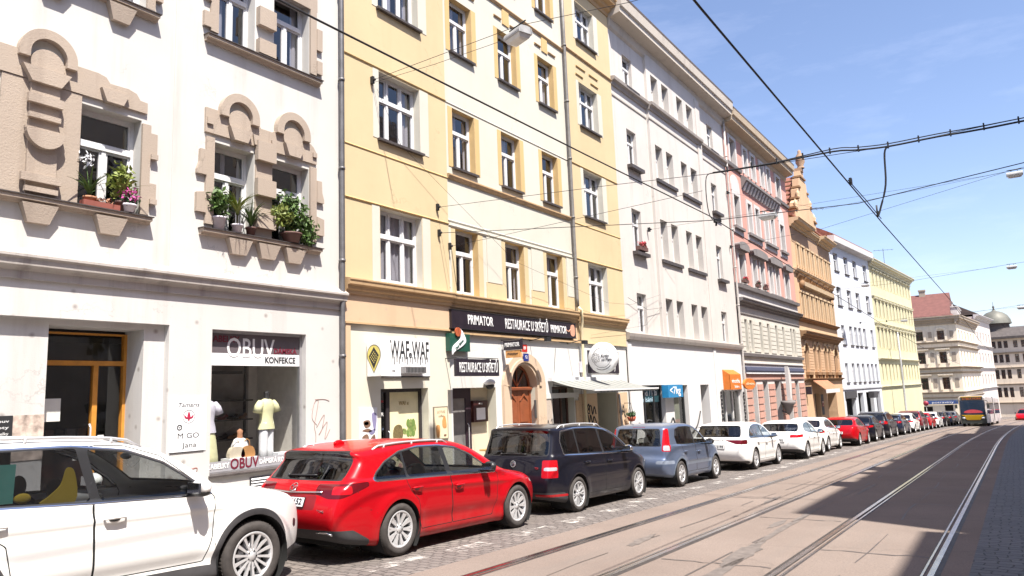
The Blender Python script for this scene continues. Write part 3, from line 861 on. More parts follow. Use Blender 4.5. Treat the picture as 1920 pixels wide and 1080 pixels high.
# shop window with fascia
M_FASC = plain('grey_fascia', (.125, .105, .115), .35, var=.1)
M_FASCW = plain('white_fascia', (.76, .76, .77), .4, var=.03)
M_MAROON = plain('maroon_lettering', (.16, .012, .03), .5)
sw = b.mb(); a, c, z0, z1 = SHOP
for q in ((a, a + .05, z0, z1), (c - .05, c, z0, z1), (a + .05, c - .05, z0, z0 + .05), (a + .05, c - .05, z1 - .05, z1)): sw.box(q[0], q[1], -.20, -.13, q[2], q[3])
swo = b.part('shop_window', sw, [plain('alu_frame', (.45, .44, .45), .4, .6)])
g = b.mb(); g.quad((a + .05, -.16, z0 + .05), (c - .05, -.16, z0 + .05), (c - .05, -.16, z1 - .05), (a + .05, -.16, z1 - .05)); g.build('pane', [M_GLASS2], swo, fix=False)
f1 = b.mb(); f1.box(a + .05, c - .05, -.157, -.152, 2.74, 3.11); fo = f1.build('fascia_panel', [M_FASC], swo)
f2 = b.mb(); f2.box(a + .05, c - .05, -.157, -.151, 2.51, 2.74); f2.build('white_strip', [M_FASCW], swo)
f3 = b.mb(); f3.box(a + .05, c - .05, -.157, -.152, .58, .76); f3.build('lower_strip', [plain('grey_film', (.36, .35, .37), .4)], swo)
def onwall(text, size, mat, s, d, z, par=None, width=None, bold=0.0, f=None, shear=0.0, depth=.003, spacing=1.0):
    f = f or b
    return letters(text, size, mat, par or f.root, f.tf(s, d, z), WALLROT, width=width, bold=bold, shear=shear, depth=depth, spacing=spacing)
onwall('OBUV', .52, M_INKW, 8.93, -.146, 2.83, swo, 1.08, .004)
onwall('KABELKY', .17, M_MAROON, 8.33, -.147, 3.0, swo, .66, .003)
onwall('DÁMSKÁ', .15, M_MAROON, 9.74, -.147, 2.80, swo, .56, .003)
onwall('KONFEKCE', .17, M_INKB, 9.62, -.147, 2.62, swo, .74, .003)
onwall('OBUV', .27, M_MAROON, 8.82, -.148, .68, swo, .62, .004)
onwall('KABELKY', .13, M_INKW, 8.26, -.149, .67, swo, .46, .003)
onwall('DÁMSKÁ KONFEKCE', .13, M_INKW, 9.62, -.149, .67, swo, .94, .003)
m = b.mb(); m.sweep([(-.16, .50), (.06, .50), (.06, .53), (-.16, .55)], a - .02, c + .02); b.part('sill', m, [M_SILLM])
M_SHELF = plain('shop_wall', (.30, .27, .25), .9, var=.3, scale=3)
m = b.mb(); m.box(7.85, 10.6, -1.9, -1.8, .3, 3.3); m.box(7.80, 7.9, -1.8, -.2, .3, 3.3); m.box(10.3, 10.4, -1.8, -.2, .3, 3.3); m.box(7.9, 10.3, -1.8, -.2, 3.2, 3.3); m.box(7.9, 10.3, -1.8, -.2, .50, .56)
b.part('display_room', m, [plain('display_wall', (.66, .62, .57), .9, var=.1)])
m = b.mb(); m.box(8.1, 10.05, -1.79, -1.76, .6, 3.0)
b.part('display_backdrop', m, [M_SHELF])
m = b.mb()
for z in (1.05, 1.45, 1.85): m.box(8.15, 9.95, -1.76, -1.45, z, z + .03)
for s in (8.15, 9.05, 9.95): m.box(s - .02, s + .02, -1.76, -1.72, .6, 2.75)
m.box(8.3, 9.8, -1.7, -1.62, 2.42, 2.48)
b.part('display_shelves', m, [plain('shelf_dark', (.035, .03, .03), .6)])
M_SHOE = [plain('shoe_%d' % k, c, .5) for k, c in enumerate(((.05, .035, .03), (.30, .16, .08), (.45, .42, .38), (.20, .03, .03)))]
for k in range(14):
    m = MB(); m.tube([(-.11, 0, .02), (-.05, 0, .03), (.04, 0, .035), (.11, 0, .09)], [.025, .04, .035, .045], 8); m.box(-.12, .12, -.04, .04, 0, .015)
    o = m.build('shoe', [M_SHOE[k % 4]]); o.location = b.world(8.3 + (k % 7) * .25, -1.6, 1.08 + (k // 7) * .4); o.rotation_euler = (0, 0, random.uniform(-.4, .4))
    tag(o, 'shoe on the dark shelves at the back of the shoe shop window', 'shoe', 'shoes on the display shelves')
def lathe_body(name, prof, mat, par, sq=.62, loc=(0, 0, 0), n=18):
    m = MB(); m.lathe(prof, n, 'z', (0, 0, 0)); o = m.build(name, [mat], par, loc); o.scale = (1, sq, 1); return o
def mannequin(s, label, top, bottom, style):
    t = thing('mannequin', tuple(b.world(s, -.42, .56)), label, 'mannequin', 'headless mannequins in the shop window', scale=(1.0, 1.0, .94))
    t.rotation_euler = (0, 0, .2)
    if style == 'skirt': lathe_body('skirt', [(.0, .02), (.27, .02), (.25, .3), (.21, .6), (.165, .82), (.155, .90)], bottom, t)
    else:
        m = MB()
        for sg in (-1, 1): m.tube([(sg * .085, 0, .03), (sg * .085, 0, .35), (sg * .08, 0, .65), (sg * .07, 0, .90)], [.095, .085, .09, .10], 14)
        m.build('trousers', [bottom], t)
    m = MB(); m.lathe([(.205, .76), (.185, .88), (.155, 1.0), (.175, 1.15), (.19, 1.27), (.13, 1.37), (.065, 1.40)], 18, 'z')
    o = m.build('blouse', [top], t); o.scale = (1, .62, 1)
    for sg in (-1, 1): m = MB(); m.tube([(sg * .16, 0, 1.33), (sg * .23, -.01, 1.24), (sg * .27, -.02, 1.12)], [.07, .085, .095], 10); m.build('sleeve', [top], t)
    lathe_body('neck', [(.07, 1.38), (.055, 1.42), (.05, 1.50), (.06, 1.54), (.0, 1.56)], M_INKB, t, .9)
M_LEM = plain('pale_lemon_cloth', (.72, .70, .42), .85, var=.1, scale=10); M_LIL = plain('pale_lilac_cloth', (.66, .63, .72), .85, var=.1, scale=10); M_WHT = plain('white_cloth', (.80, .80, .82), .85, var=.05)
mannequin(9.50, 'headless mannequin in lemon blouse and white trousers, right in the shop window', M_LEM, M_WHT, 'trousers')
mannequin(8.18, 'headless mannequin in lilac blouse and long lemon skirt, left in the shop window', M_LIL, M_LEM, 'skirt')
t = thing('bust_form', tuple(b.world(8.88, -.40, .58)), 'low display bust in a white top with handbags before it, between the mannequins', 'bust')
lathe_body('torso', [(.0, 0), (.19, .02), (.16, .2), (.18, .42), (.12, .54), (.05, .57)], M_WHT, t); lathe_body('neck', [(.06, .55), (.05, .64), (.06, .70), (0, .74)], M_POT, t, .9)
for k, (s, lab, mt, w) in enumerate(((8.74, 'cream handbag at the foot of the display bust', plain('cream_leather', (.60, .52, .40), .5), .15), (8.98, 'tan handbag at the foot of the display bust', plain('tan_leather', (.48, .24, .09), .5), .14))):
    t = thing('handbag', tuple(b.world(s, -.32, .78)), lab, 'bag', 'handbags in the shop window')
    m = MB(); m.prism(catmull([(-w, 0), (w, 0), (w * .85, .17), (0, .21), (-w * .85, .17)], 4, True), -.05, .05); m.build('bag_body', [mt], t)
    m = MB(); m.tube([(-w * .5, 0, .18), (-w * .4, 0, .30), (0, 0, .34), (w * .4, 0, .30), (w * .5, 0, .18)], .01, 6); m.build('strap', [mt], t)
m = b.mb(); m.box(8.52, 9.18, -.46, -.2, .56, .78); b.part('display_block', m, [M_WHT])
m = b.mb(); m.box(9.62, 9.95, -.44, -.2, .56, .80); b.part('display_block', m, [M_WHT])
m = b.mb(); m.tube([(8.02, -.3, .6), (8.02, -.3, 2.1)], .02, 6)
for z in (1.0, 1.35, 1.7, 2.0): m.box(7.92, 8.12, -.5, -.22, z, z + .02)
b.part('glass_etagere', m, [M_FRAME])
# vent, brand board, board at the left, graffiti
m = b.mb(); m.box(8.82, 9.42, .0, .02, .10, .42, 0)
for k in range(6): m.sweep([(.02, .12 + k * .05), (.045, .115 + k * .05), (.02, .145 + k * .05)], 8.84, 9.40, 1)
b.part('vent_grille', m, [M_INKB, M_FRAME])
bd = thing('brand_board', tuple(b.world(7.55, .0, 1.0)), 'white board listing shoe brands beside the shop window', 'sign')
m = MB(); m.box(-.34, .34, -.012, 0, 0, .95, 0); m.box(-.35, .30, -.014, -.0125, -.012, .004, 1); m.build('panel', [plain('white_board', (.80, .80, .81), .45, var=.02), M_INKB], bd)
letters('Tamaris', .105, M_INKB, bd, (0, -.0135, .80), WALLROT, width=.40, depth=.001, shear=.2)
letters('M GO', .13, M_INKB, bd, (.0, -.0135, .27), WALLROT, width=.40, depth=.001)
letters('Jana', .12, M_INKB, bd, (.02, -.0135, .11), WALLROT, width=.27, depth=.001)
letters('Be Ready', .07, plain('faint_lettering', (.66, .66, .67), .6), bd, (.07, -.0135, .42), WALLROT, width=.27, depth=.001)
m = MB(); m.band(arc(-.17, .42, .05, 0, 345, 23), arc(-.17, .42, .032, 0, 345, 23), -.0145, -.0125, closed=True); m.tube([(-.185, -.0135, .435), (-.17, -.0135, .41), (-.155, -.0135, .435)], .006, 5)
m.build('round_logo', [M_INKB], bd)
m = MB(); m.band(arc(0, .60, .115, 0, 345, 23), arc(0, .60, .108, 0, 345, 23), -.0145, -.0125, 1, closed=True)
for q in (catmull([(0, .52), (.03, .60), (0, .69), (-.03, .60)], 4, True), catmull([(.0, .575), (.05, .60), (.085, .635), (.08, .585), (.04, .56)], 4, True), catmull([(.0, .575), (-.05, .60), (-.085, .635), (-.08, .585), (-.04, .56)], 4, True)): m.prism([(p[0], p[1]) for p in q], -.0145, -.0125, 0)
m.box(-.06, .06, -.016, -.0146, .57, .585, 0)
m.build('lily_emblem', [plain('crimson_ink', (.40, .02, .06), .5), M_INKB], bd)
bd = thing('advert_board', tuple(b.world(4.92, .0 - .14, 1.08)), 'black and photo advert board low on the wall left of the orange door', 'sign')
m = MB(); m.box(-.36, -.06, -.012, 0, 0, .66, 0); m.box(-.06, .36, -.012, 0, 0, .66, 1)
ph = plain('photo_print', (.56, .45, .38), .5, var=.7, scale=7)
m.build('panel', [M_INKB, ph], bd)
for k in range(6): letters('obuv boty kabelky'.split()[k % 3], .06, M_INKW, bd, (-.21, -.0135, .58 - k * .09), WALLROT, width=.2, depth=.001)
M_GRAF = plain('red_brown_marker', (.36, .22, .19), .7)
scribble(b, [[(10.42, 1.3), (10.30, 1.45), (10.36, 1.75), (10.46, 1.80), (10.42, 1.55), (10.36, 1.28), (10.40, 1.05), (10.36, .5)], [(10.38, 1.82), (10.62, 1.82), (10.76, 1.78)], [(10.42, 1.25), (10.62, 1.5), (10.56, 1.2), (10.48, 1.1), (10.70, 1.35), (10.64, 1.0), (10.78, 1.2)], [(10.78, .9), (10.62, .75), (10.80, .62), (10.66, .5)]], .006, M_GRAF)
scribble(b, [[(7.50, .66), (7.74, .70), (7.60, .45), (7.50, .66)], [(7.55, .44), (7.62, .5), (7.85, .28)], [(7.35, .22), (7.5, .27), (7.6, .2)]], .006, plain('red_marker', (.5, .13, .10), .7))
# plants on the sills
def k_orchid(t, h):
    m = MB(); blades(m, (0, 0, h), 22, .5, .34, 0, .024); leafcloud(m, (-.05, 0, h + .5), (.16, .10, .14), 46, .035, 1); m.tube([(0, 0, h), (-.03, 0, h + .25), (-.06, 0, h + .45)], .005, 5, 0); m.build('foliage', [M_LEAF, M_WHT], t, fix=False)
def k_yellow(t, h):
    m = MB(); leafcloud(m, (0, 0, h + .28), (.22, .14, .34), 260, .055, 0); blades(m, (0, 0, h), 12, .5, .3, 0, .02); m.build('foliage', [M_LEAFY], t, fix=False)
def k_pink(t, h):
    m = MB(); leafcloud(m, (0, 0, h + .06), (.20, .13, .13), 120, .045, 0); leafcloud(m, (0, -.04, h + .12), (.20, .13, .12), 130, .028, 1); m.build('foliage', [M_LEAFD, M_PINK], t, fix=False)
def k_spider(t, h):
    m = MB(); blades(m, (0, 0, h), 40, .55, .42, 0, .02); m.build('foliage', [M_LEAF], t, fix=False)
def k_dracena(t, h):
    m = MB(); m.tube([(0, 0, h), (0, 0, h + .18)], .015, 6, 1); blades(m, (0, 0, h + .15), 44, .56, .46, 0, .022); m.build('foliage', [M_LEAFY, M_STEM], t, fix=False)
def k_bush(t, h):
    m = MB(); leafcloud(m, (0, 0, h + .34), (.42, .20, .46), 900, .050, 0); leafcloud(m, (.30, -.05, h + .08), (.26, .18, .34), 420, .048, 0); leafcloud(m, (-.22, -.06, h + .25), (.28, .15, .28), 260, .05, 1)
    for k in range(9): m.tube([(rng.uniform(-.05, .05), 0, h), (rng.uniform(-.25, .25), rng.uniform(-.1, .1), h + rng.uniform(.4, .7))], .006, 5, 2)
    m.build('foliage', [M_LEAF, M_LEAFY, M_STEM], t, fix=False)
def k_leafy(t, h):
    m = MB(); leafcloud(m, (0, 0, h + .22), (.26, .16, .28), 300, .055, 0); blades(m, (0, 0, h), 16, .42, .34, 0, .022); m.build('foliage', [M_LEAF], t, fix=False)
potted('orchid', tuple(b.world(5.70, .04, 5.02)), 'white orchid with strap leaves, left on the sill beside the stucco pillar', k_orchid, M_POT, .075, .13)
potted('pot_plant', tuple(b.world(6.20, .06, 5.02)), 'yellow-green variegated plant behind the pink flowers', k_yellow, M_POTB, .08, .14)
potted('flowering_plant', tuple(b.world(6.30, .10, 5.02)), 'bowl of pink flowers at the right end of the left sill', k_pink, M_POTW, .10, .11)
potted('pot_plant', tuple(b.world(8.03, .06, 5.02)), 'leafy plant in a tall striped pot, leftmost on the right sill', k_leafy, M_POTW, .10, .20)
potted('pot_plant', tuple(b.world(8.40, .09, 5.02)), 'palm-like yellow-green plant in the middle of the right sill', k_dracena, M_POTW, .085, .13)
potted('pot_plant', tuple(b.world(8.72, .07, 5.02)), 'spider plant in a dark pot left of the big bush', k_spider, M_POTB, .08, .13)
potted('window_bush', tuple(b.world(9.68, .08, 5.02)), 'large bushy plant spilling over the right end of the sill', k_bush, M_POTB, .17, .16)
t = thing('flower_trough', tuple(b.world(5.85, .07, 5.01)), 'small reddish trough with dry flowers under the orchid', 'planter', 'plants on the window sills')
m = MB(); m.box(-.28, .30, -.07, .07, 0, .09, 0); m.build('trough', [plain('red_wood', (.24, .07, .05), .7)], t)
m = MB(); leafcloud(m, (0, 0, .13), (.24, .08, .07), 80, .035, 0); m.build('foliage', [plain('dry_petals', (.40, .20, .12), .8, var=.5)], t, fix=False)
# ------------------------------------------------------------------ the yellow house with the restaurant
M_Y = plaster('yellow_render', (.60, .475, .29), (.45, .32, .18), .18, .2)
M_YC = plaster('cream_yellow_render', (.60, .57, .49), (.5, .42, .28), .16, .2)
M_YO = plaster('ochre_render', (.60, .42, .20), (.4, .25, .12), .2, .2)
M_PEACH = plaster('peach_render', (.60, .43, .285), (.42, .28, .18), .3, .25, spots=.4)
M_YTRIM = plaster('yellow_cornice', (.52, .35, .195), (.16, .11, .07), .6, .3)
M_WSH = plaster('white_shop_render', (.64, .625, .60), (.45, .42, .38), .18, .2)
M_CRSH = plaster('cream_shop_render', (.63, .60, .50), (.45, .40, .30), .18, .2)
M_WOOD = plain('red_brown_door', (.26, .075, .03), .45, var=.2, scale=4)
B2 = Fac('apartment_house', E1 + .03, 'yellow house with cream middle bays and a restaurant on the ground floor')
b = B2
S0, SL, SR, S1 = E1 + .03, 14.85, 21.75, 25.42
rows = [(4.50, 6.28), (7.98, 9.70), (11.36, 13.04), (14.70, 16.25)]
wl = [(12.29, 13.78, z0, z1) for z0, z1 in rows]
wm = [(s, s + 1.02, z0, z1) for z0, z1 in rows for s in (15.20, 17.56, 19.90)]
wr = [(22.64, 24.10, z0, z1) for z0, z1 in rows]
m = b.mb()
b.wall(m, S0, SL, 4.30, 17.3, wl, d=.06, depth=.22, m=0, mr=2)
b.wall(m, SR, S1, 4.30, 17.3, wr, d=.06, depth=.22, m=0, mr=2)
b.wall(m, SL, SR, 4.30, 17.3, wm, d=0, depth=.20, m=1, mr=3)
m.quad((SL, 0, 4.3), (SL, .06, 4.3), (SL, .06, 17.3), (SL, 0, 17.3)); m.quad((SR, 0, 4.3), (SR, .06, 4.3), (SR, .06, 17.3), (SR, 0, 17.3))
b.shell(m, S0, S1, -1.2, 17.3)
b.part('wall', m, [M_Y, M_YC, M_YC, M_YO])
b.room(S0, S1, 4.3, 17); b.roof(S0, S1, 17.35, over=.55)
b.cornice(S0, S1, moulded(.55, 16.75, 17.35), M_YTRIM, 'eaves_cornice')
for o in wl + wr: b.window(*o, style='t3', d=-.15)
for o in wm: b.window(*o, style='t2', d=-.19)
for o in wl[1:] + wr[1:]: b.sill(o[0] - .06, o[1] + .08, o[2], .16, .06)
for o in wm[3:]: b.sill(o[0] - .06, o[1] + .06, o[2], .10, .06)
# coloured fields and string courses
def field(a, c, z0, z1, mat, d=.012, base=0.0, name='render_field'):
    m = b.mb(); m.box(a, c, base, base + d, z0, z1); b.part(name, m, [mat])
for z0, z1 in rows:
    for s in (15.20, 17.56, 19.90):
        for q0, q1 in ((s - .19, s - .002), (s + 1.022, s + 1.24)): field(q0, q1, z0 - (.0 if z0 > 5 else .12), z1 + .0, M_YO if z0 > 5 else M_Y)
for z0, z1 in rows[1:]:
    for o in (wl, wr):
        s0_, s1_ = o[0][0], o[0][1]
        field(s1_ + .002, s1_ + .34, z0, z1 + .02, M_YC, .01, .06); field(s0_ - .2, s0_ - .002, z0, z1 + .02, M_YC, .01, .06)
field(12.02, 12.27, 4.45, 6.3, M_YC, .01, .06); field(13.80, 14.1, 4.45, 6.3, M_YC, .01, .06)
for a, c in ((16.62, 17.34), (18.98, 19.68), (21.18, 21.60)): field(a, c, 4.95, 6.26, M_YC, .03); field(a - .05, c + .05, 4.42, 4.95, M_Y, .02)
field(14.9, 15.0, 4.42, 6.26, M_YC, .02)
def course(s0, s1, z, h=.05, d=.07, mat=None, base=0.0):
    m = b.mb(); m.sweep([(base, z - h), (base + d * .5, z - h), (base + d, z - h * .3), (base + d, z), (base, z + .02)], s0, s1); b.part('string_course', m, [mat or M_YTRIM])
course(14.92, 21.55, 7.74, .13, .09); course(14.9, 21.6, 6.33, .05, .045, M_YC)
course(14.9, 21.6, 6.47, .04, .02, M_YC)
course(S0, SL, 6.34, .035, .03, M_YO, .06); course(S0, SL, 9.78, .035, .03, M_YO, .06); course(S0, SL, 13.15, .035, .03, M_YO, .06); course(S0, SL, 7.60, .03, .02, M_YO, .06)
course(SR, S1, 6.34, .035, .03, M_YO, .06); course(SR, S1, 9.78, .035, .03, M_YO, .06); course(SR, S1, 14.05, .06, .06, None, .06); course(SR, S1, 7.60, .03, .02, M_YO, .06)
course(SL, SR, 13.9, .09, .07); course(SL, SR, 9.80, .03, .02, M_YC)
for k, s in enumerate((17.56, 19.90, 15.20)):     # stepped labels over the third-row windows
    for a, c, z in ((s - .16, s + .22, 13.42), (s + .72, s + 1.18, 13.42)): course(a, c, z, .05, .05)
    field(s + .30, s + .66, 13.3, 13.9, M_YO, .03)
for a, c, z in ((22.5, 23.2, 13.62), (23.5, 24.2, 13.62), (22.45, 23.0, 13.3), (23.6, 24.2, 13.3)): course(a, c, z, .04, .04, M_YO, .06)
# first floor cornice and the band below it
b.cornice(S0 - .02, SL + .02, [(0, 4.12)] + [(d_ + .06, z_) for d_, z_ in moulded(.19, 4.12, 4.46)[1:-1]] + [(0, 4.50)], M_YTRIM)
b.cornice(SL + .02, SR - .04, moulded(.22, 4.10, 4.46), M_YTRIM)
b.cornice(SR + .03, S1, [(0, 4.08)] + [(d_ + .06, z_) for d_, z_ in moulded(.19, 4.08, 4.44)[1:-1]] + [(0, 4.48)], M_YTRIM)
m = b.mb(); m.box(S0, SL, -.1, .05, 3.50, 4.13); m.box(SL, SR, -.1, -.005, 3.44, 4.12); m.box(S0, SL, .05, .075, 3.46, 3.50, 2); m.box(SL, SR, 0, .10, 3.40, 3.47, 2)
b.part('frieze', m, [M_PEACH, M_YC, M_YTRIM])
m = b.mb(); m.box(SR, S1, -.1, .05, 3.44, 4.10); m.box(SR, S1, .05, .07, 3.40, 3.44); b.part('frieze', m, [M_Y])
# ground floor
GZ = -1.3
D1 = (12.30, 13.96, GZ, 2.01); D2 = (14.92, 16.84, GZ, 1.99); D3 = (19.88, 21.27, GZ, 1.97); D4 = (22.90, 24.38, GZ, 1.72)
m = b.mb()
b.wall(m, S0, SL, GZ, 3.46, [D1 + (.30,)], d=.0, m=0)
b.wall(m, SL, SR, GZ, 3.42, [D2 + (.38,), (17.50, 18.90, GZ, 2.66, .20), D3 + (.35,)], d=0, m=1)
b.wall(m, SR, S1, GZ, 3.42, [D4 + (1.2,)], d=0, m=1)
m.box(S0 + .02, S0 + .16, 0, .05, GZ, 3.46, 2)
b.part('ground_floor_wall', m, [M_CRSH, M_WSH, M_PEACH])
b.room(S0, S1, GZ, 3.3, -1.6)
# arched stone surround of the house door
ac, zs = 18.20, 1.96
m = b.mb()
n = 20
outer = [(17.13, GZ), (17.13, 2.05)] + arc(ac + .06, 2.0, 1.13, 178, 2, n, .98) + [(19.38, GZ)]
inner = [(17.50, GZ), (17.50, 1.96)] + arc(ac, 1.96, .70, 178, 2, n, .68) + [(18.90, GZ)]
m.band(outer, inner, 0, .09)
sp = arc(ac, 1.96, .70, 180, 0, 24, .68)
for p, q in zip(sp, sp[1:]):   # spandrel between arch and square opening
    m.quad((p[0], .002, p[1]), (q[0], .002, q[1]), (q[0], .002, 2.67), (p[0], .002, 2.67)); m.quad((p[0], 0, p[1]), (q[0], 0, q[1]), (q[0], -.20, q[1]), (p[0], -.20, p[1]))
m.band(arc(ac + .03, 1.98, .90, 178, 2, n, .82), arc(ac + .02, 1.97, .78, 178, 2, n, .74), .09, .13)
m.box(17.05, 17.75, .0, .16, GZ, .62); m.box(18.62, 19.42, .0, .12, GZ, .25)
b.part('door_surround', m, [plaster('peach_stone', (.58, .44, .32), (.40, .28, .2), .25, .2)])
m = b.mb(); y0 = -.20
m.box(17.50, 18.90, y0 + .02, y0 + .06, 1.86, 1.98); m.box(17.50, 17.57, y0 - .02, y0 + .04, GZ, 1.86); m.box(18.83, 18.90, y0 - .02, y0 + .04, GZ, 1.86); m.sweep([(y0 + .06, 1.88), (y0 + .10, 1.90), (y0 + .11, 1.96), (y0 + .06, 1.98)], 17.50, 18.90)
for a, c in ((17.57, 18.195), (18.205, 18.83)):
    m.box(a, c, y0 - .03, y0 + .01, GZ, 1.86)
    for z0, z1 in ((.95, 1.60), (.05, .80), (-.8, -.1)): m.box(a + .10, c - .10, y0 + .01, y0 + .025, z0, z1)
    m.prism([(a + .08, 1.58), ((a + c) / 2, 1.80), (c - .08, 1.58), (c - .14, 1.58), ((a + c) / 2, 1.73), (a + .14, 1.58)], y0 + .025, y0 + .045)
dro = b.part('house_door', m, [M_WOOD], 'red-brown carved double door with a fanlight')
m = b.mb(); m.prism([(17.52, 1.98)] + arc(ac, 1.98, .68, 180, 0, 18, .64), y0 - .02, y0 - .005); m.build('pane', [M_GLASS], dro)
m = b.mb()
for a in (50, 90, 130): m.tube([(ac, y0 + .01, 2.0), (ac + .66 * math.cos(R(a)), y0 + .01, 2.0 + .62 * math.sin(R(a)))], .024, 6)
m.band(arc(ac, 1.98, .69, 0, 180, 18, .66), arc(ac, 1.98, .62, 0, 180, 18, .60), y0 - .005, y0 + .03); m.build('fanlight_bars', [M_WOOD], dro)
# cafe door and its window
m = b.mb(); z1 = 2.01
for q in ((12.30, 12.36, GZ, z1), (12.70, 12.82, GZ, z1), (13.88, 13.96, GZ, z1), (12.36, 12.70, z1 - .08, z1), (12.82, 13.88, z1 - .08, z1), (12.36, 12.70, GZ, -.7), (12.82, 13.88, -.6, -.3)): m.box(q[0], q[1], -.30, -.22, q[2], q[3])
cd = b.part('cafe_door', m, [plain('dark_door_paint', (.03, .025, .028), .4)], 'dark framed glass cafe door with a decorated side pane')
M_CAFE = plain('cafe_print', (.74, .66, .42), .7, var=.15, scale=2)
m = b.mb(); m.box(12.82, 13.88, -.275, -.268, -.3, 1.93); m.build('printed_pane', [M_CAFE], cd)
m = b.mb(); m.quad((12.36, -.26, -.7), (12.70, -.26, -.7), (12.70, -.26, 1.93), (12.36, -.26, 1.93)); m.build('pane', [M_GLASS], cd, fix=False)
# ice cream and coffee pictures on the printed pane
PG = [plain('print_green', (.24, .30, .09), .7, var=.6, scale=25), plain('print_brown', (.16, .12, .05), .7, var=.5, scale=25), plain('print_pink', (.62, .34, .28), .7, var=.3, scale=20), plain('print_amber', (.70, .42, .10), .7, var=.3, scale=20), plain('print_leaf', (.14, .22, .05), .7)]
def motif(par, P, mt, d0, d1):
    m = b.mb(); m.prism([(q[0], q[1]) for q in catmull(P, 4, True)], d0, d1); m.build('printed_motif', [mt], par)
for k in range(9):       # overlapping scales of a green scoop
    u, v = k % 3, k // 3
    c, z = 13.50 + u * .09 + (v % 2) * .04, .90 + v * .12
    motif(cd, [(c - .06, z), (c, z - .05), (c + .06, z), (c + .05, z + .09), (c, z + .14), (c - .05, z + .09)], PG[0 if (u + v) % 2 else 4], -.268, -.262 + .001 * k)
motif(cd, [(12.98, .84), (13.14, .78), (13.30, .86), (13.28, 1.10), (13.14, 1.16), (13.0, 1.08)], PG[1], -.268, -.262); motif(cd, [(13.30, .95), (13.42, .92), (13.44, 1.02), (13.32, 1.06)], PG[0], -.268, -.263)
for s, z, r, k in ((13.2, .18, .07, 2), (13.5, .35, .05, 2), (13.55, .10, .06, 2), (13.05, .02, .06, 3), (13.3, .0, .04, 4), (13.62, .22, .03, 0), (13.12, .34, .03, 4), (13.40, .20, .03, 0)): motif(cd, arc(s, z, r, 0, 330, 8, r * random.uniform(.6, 1.2)), PG[k], -.268, -.262)
for s, z, w_ in ((13.55, .66, .34), (13.45, .58, .24), (13.1, .52, .22)): m = b.mb(); m.box(s - w_ / 2, s + w_ / 2, -.268, -.263, z, z + .012); m.build('printed_line', [PG[1]], cd)
letters('WAF e', .14, plain('print_ochre', (.40, .30, .14), .7), cd, b.tf(13.35, -.260, 1.66), WALLROT, width=.34)
m = b.mb(); m.tube([(12.755, -.20, .35), (12.755, -.17, .38), (12.755, -.17, 1.0), (12.755, -.20, 1.03)], .016, 8); m.build('door_handle', [M_RIM], cd)
letters('OPEN', .08, M_REDF, cd, b.tf(12.53, -.255, 1.72), WALLROT, width=.22); letters('BEER', .12, M_INKW, cd, b.tf(12.52, -.255, 1.42), WALLROT, width=.25)
# restaurant entrance: dark door, beige return wall
m = b.mb()
for q in ((14.92, 15.06, GZ, 1.99), (15.90, 16.02, GZ, 1.99), (15.06, 15.90, 1.84, 1.99), (15.06, 15.20, GZ, 1.84), (15.78, 15.90, GZ, 1.84), (15.20, 15.78, GZ, -.55), (15.20, 15.78, 1.72, 1.84)): m.box(q[0], q[1], -.34, -.26, q[2], q[3])
rd = b.part('restaurant_door', m, [plain('aubergine_door', (.035, .018, .028), .4)], 'dark glazed restaurant door')
m = b.mb(); m.quad((15.20, -.29, -.55), (15.78, -.29, -.55), (15.78, -.29, 1.72), (15.20, -.29, 1.72)); m.build('pane', [plain('frosted_pane', (.22, .21, .205), .25, var=.35, scale=2)], rd, fix=False)
m = b.mb(); m.tube([(15.84, -.25, .2), (15.84, -.21, .25), (15.84, -.21, 1.0), (15.84, -.25, 1.05)], .016, 8); m.build('door_handle', [M_RIM], rd)
m = b.mb(); m.box(16.02, 16.84, -.36, -.30, GZ, 1.99); b.part('entrance_return', m, [plaster('beige_return', (.66, .58, .44), (.4, .35, .3), .3)])
# shop by the awning and the dark passage
m = b.mb()
for q in ((19.88, 19.96, GZ, 1.97), (21.19, 21.27, GZ, 1.97), (19.96, 21.19, 1.88, 1.97), (20.80, 20.87, GZ, 1.88)): m.box(q[0], q[1], -.30, -.24, q[2], q[3])
o3 = b.part('shop_window', m, [M_FRAMEB]); m = b.mb(); m.quad((19.96, -.27, GZ), (21.19, -.27, GZ), (21.19, -.27, 1.88), (19.96, -.27, 1.88)); m.build('pane', [M_GLASS], o3, fix=False)
field(21.33, 21.52, GZ, 1.5, M_PEACH, .04); field(21.56, 22.86, GZ, 1.70, M_PEACH, .02); field(24.42, 25.30, GZ, 1.70, M_PEACH, .02)
field(19.45, 19.84, GZ, 1.55, plaster('greybeige', (.5, .42, .36), (.3, .25, .2), .3), .012); field(19.40, 21.55, 1.60, 1.76, M_WSH, .03)
scribble(b, [[(22.05, 1.18), (22.2, 1.35), (22.25, 1.05), (22.1, 1.1), (22.35, 1.3), (22.45, 1.0), (22.6, 1.25), (22.7, 1.0)], [(22.0, .70), (22.1, 1.0), (22.2, .72), (22.3, .98), (22.42, .70), (22.55, .92), (22.75, .6)], [(22.2, .4), (22.3, .55), (22.4, .35)]], .022, M_INKB, d=.025)
scribble(b, [[(24.55, .95), (24.65, 1.3), (24.75, .9), (24.85, 1.25), (24.95, .95)], [(24.6, .75), (24.8, 1.05), (25.0, .8), (25.1, 1.1)]], .020, M_INKB, d=.025)
scribble(b, [[(19.55, .95), (19.48, .7), (19.55, .45), (19.62, .7), (19.55, .95)], [(19.74, .4), (19.80, .95), (19.72, .9)]], .012, M_INKB, d=.016)
scribble(b, [[(25.15, .25), (25.4, .20)], ], .02, M_INKB)
b.pipe(21.62, 4.6, 16.9, .12, .055, plain('grey_pipe', (.20, .19, .18), .6, .2, var=.2), top=None)
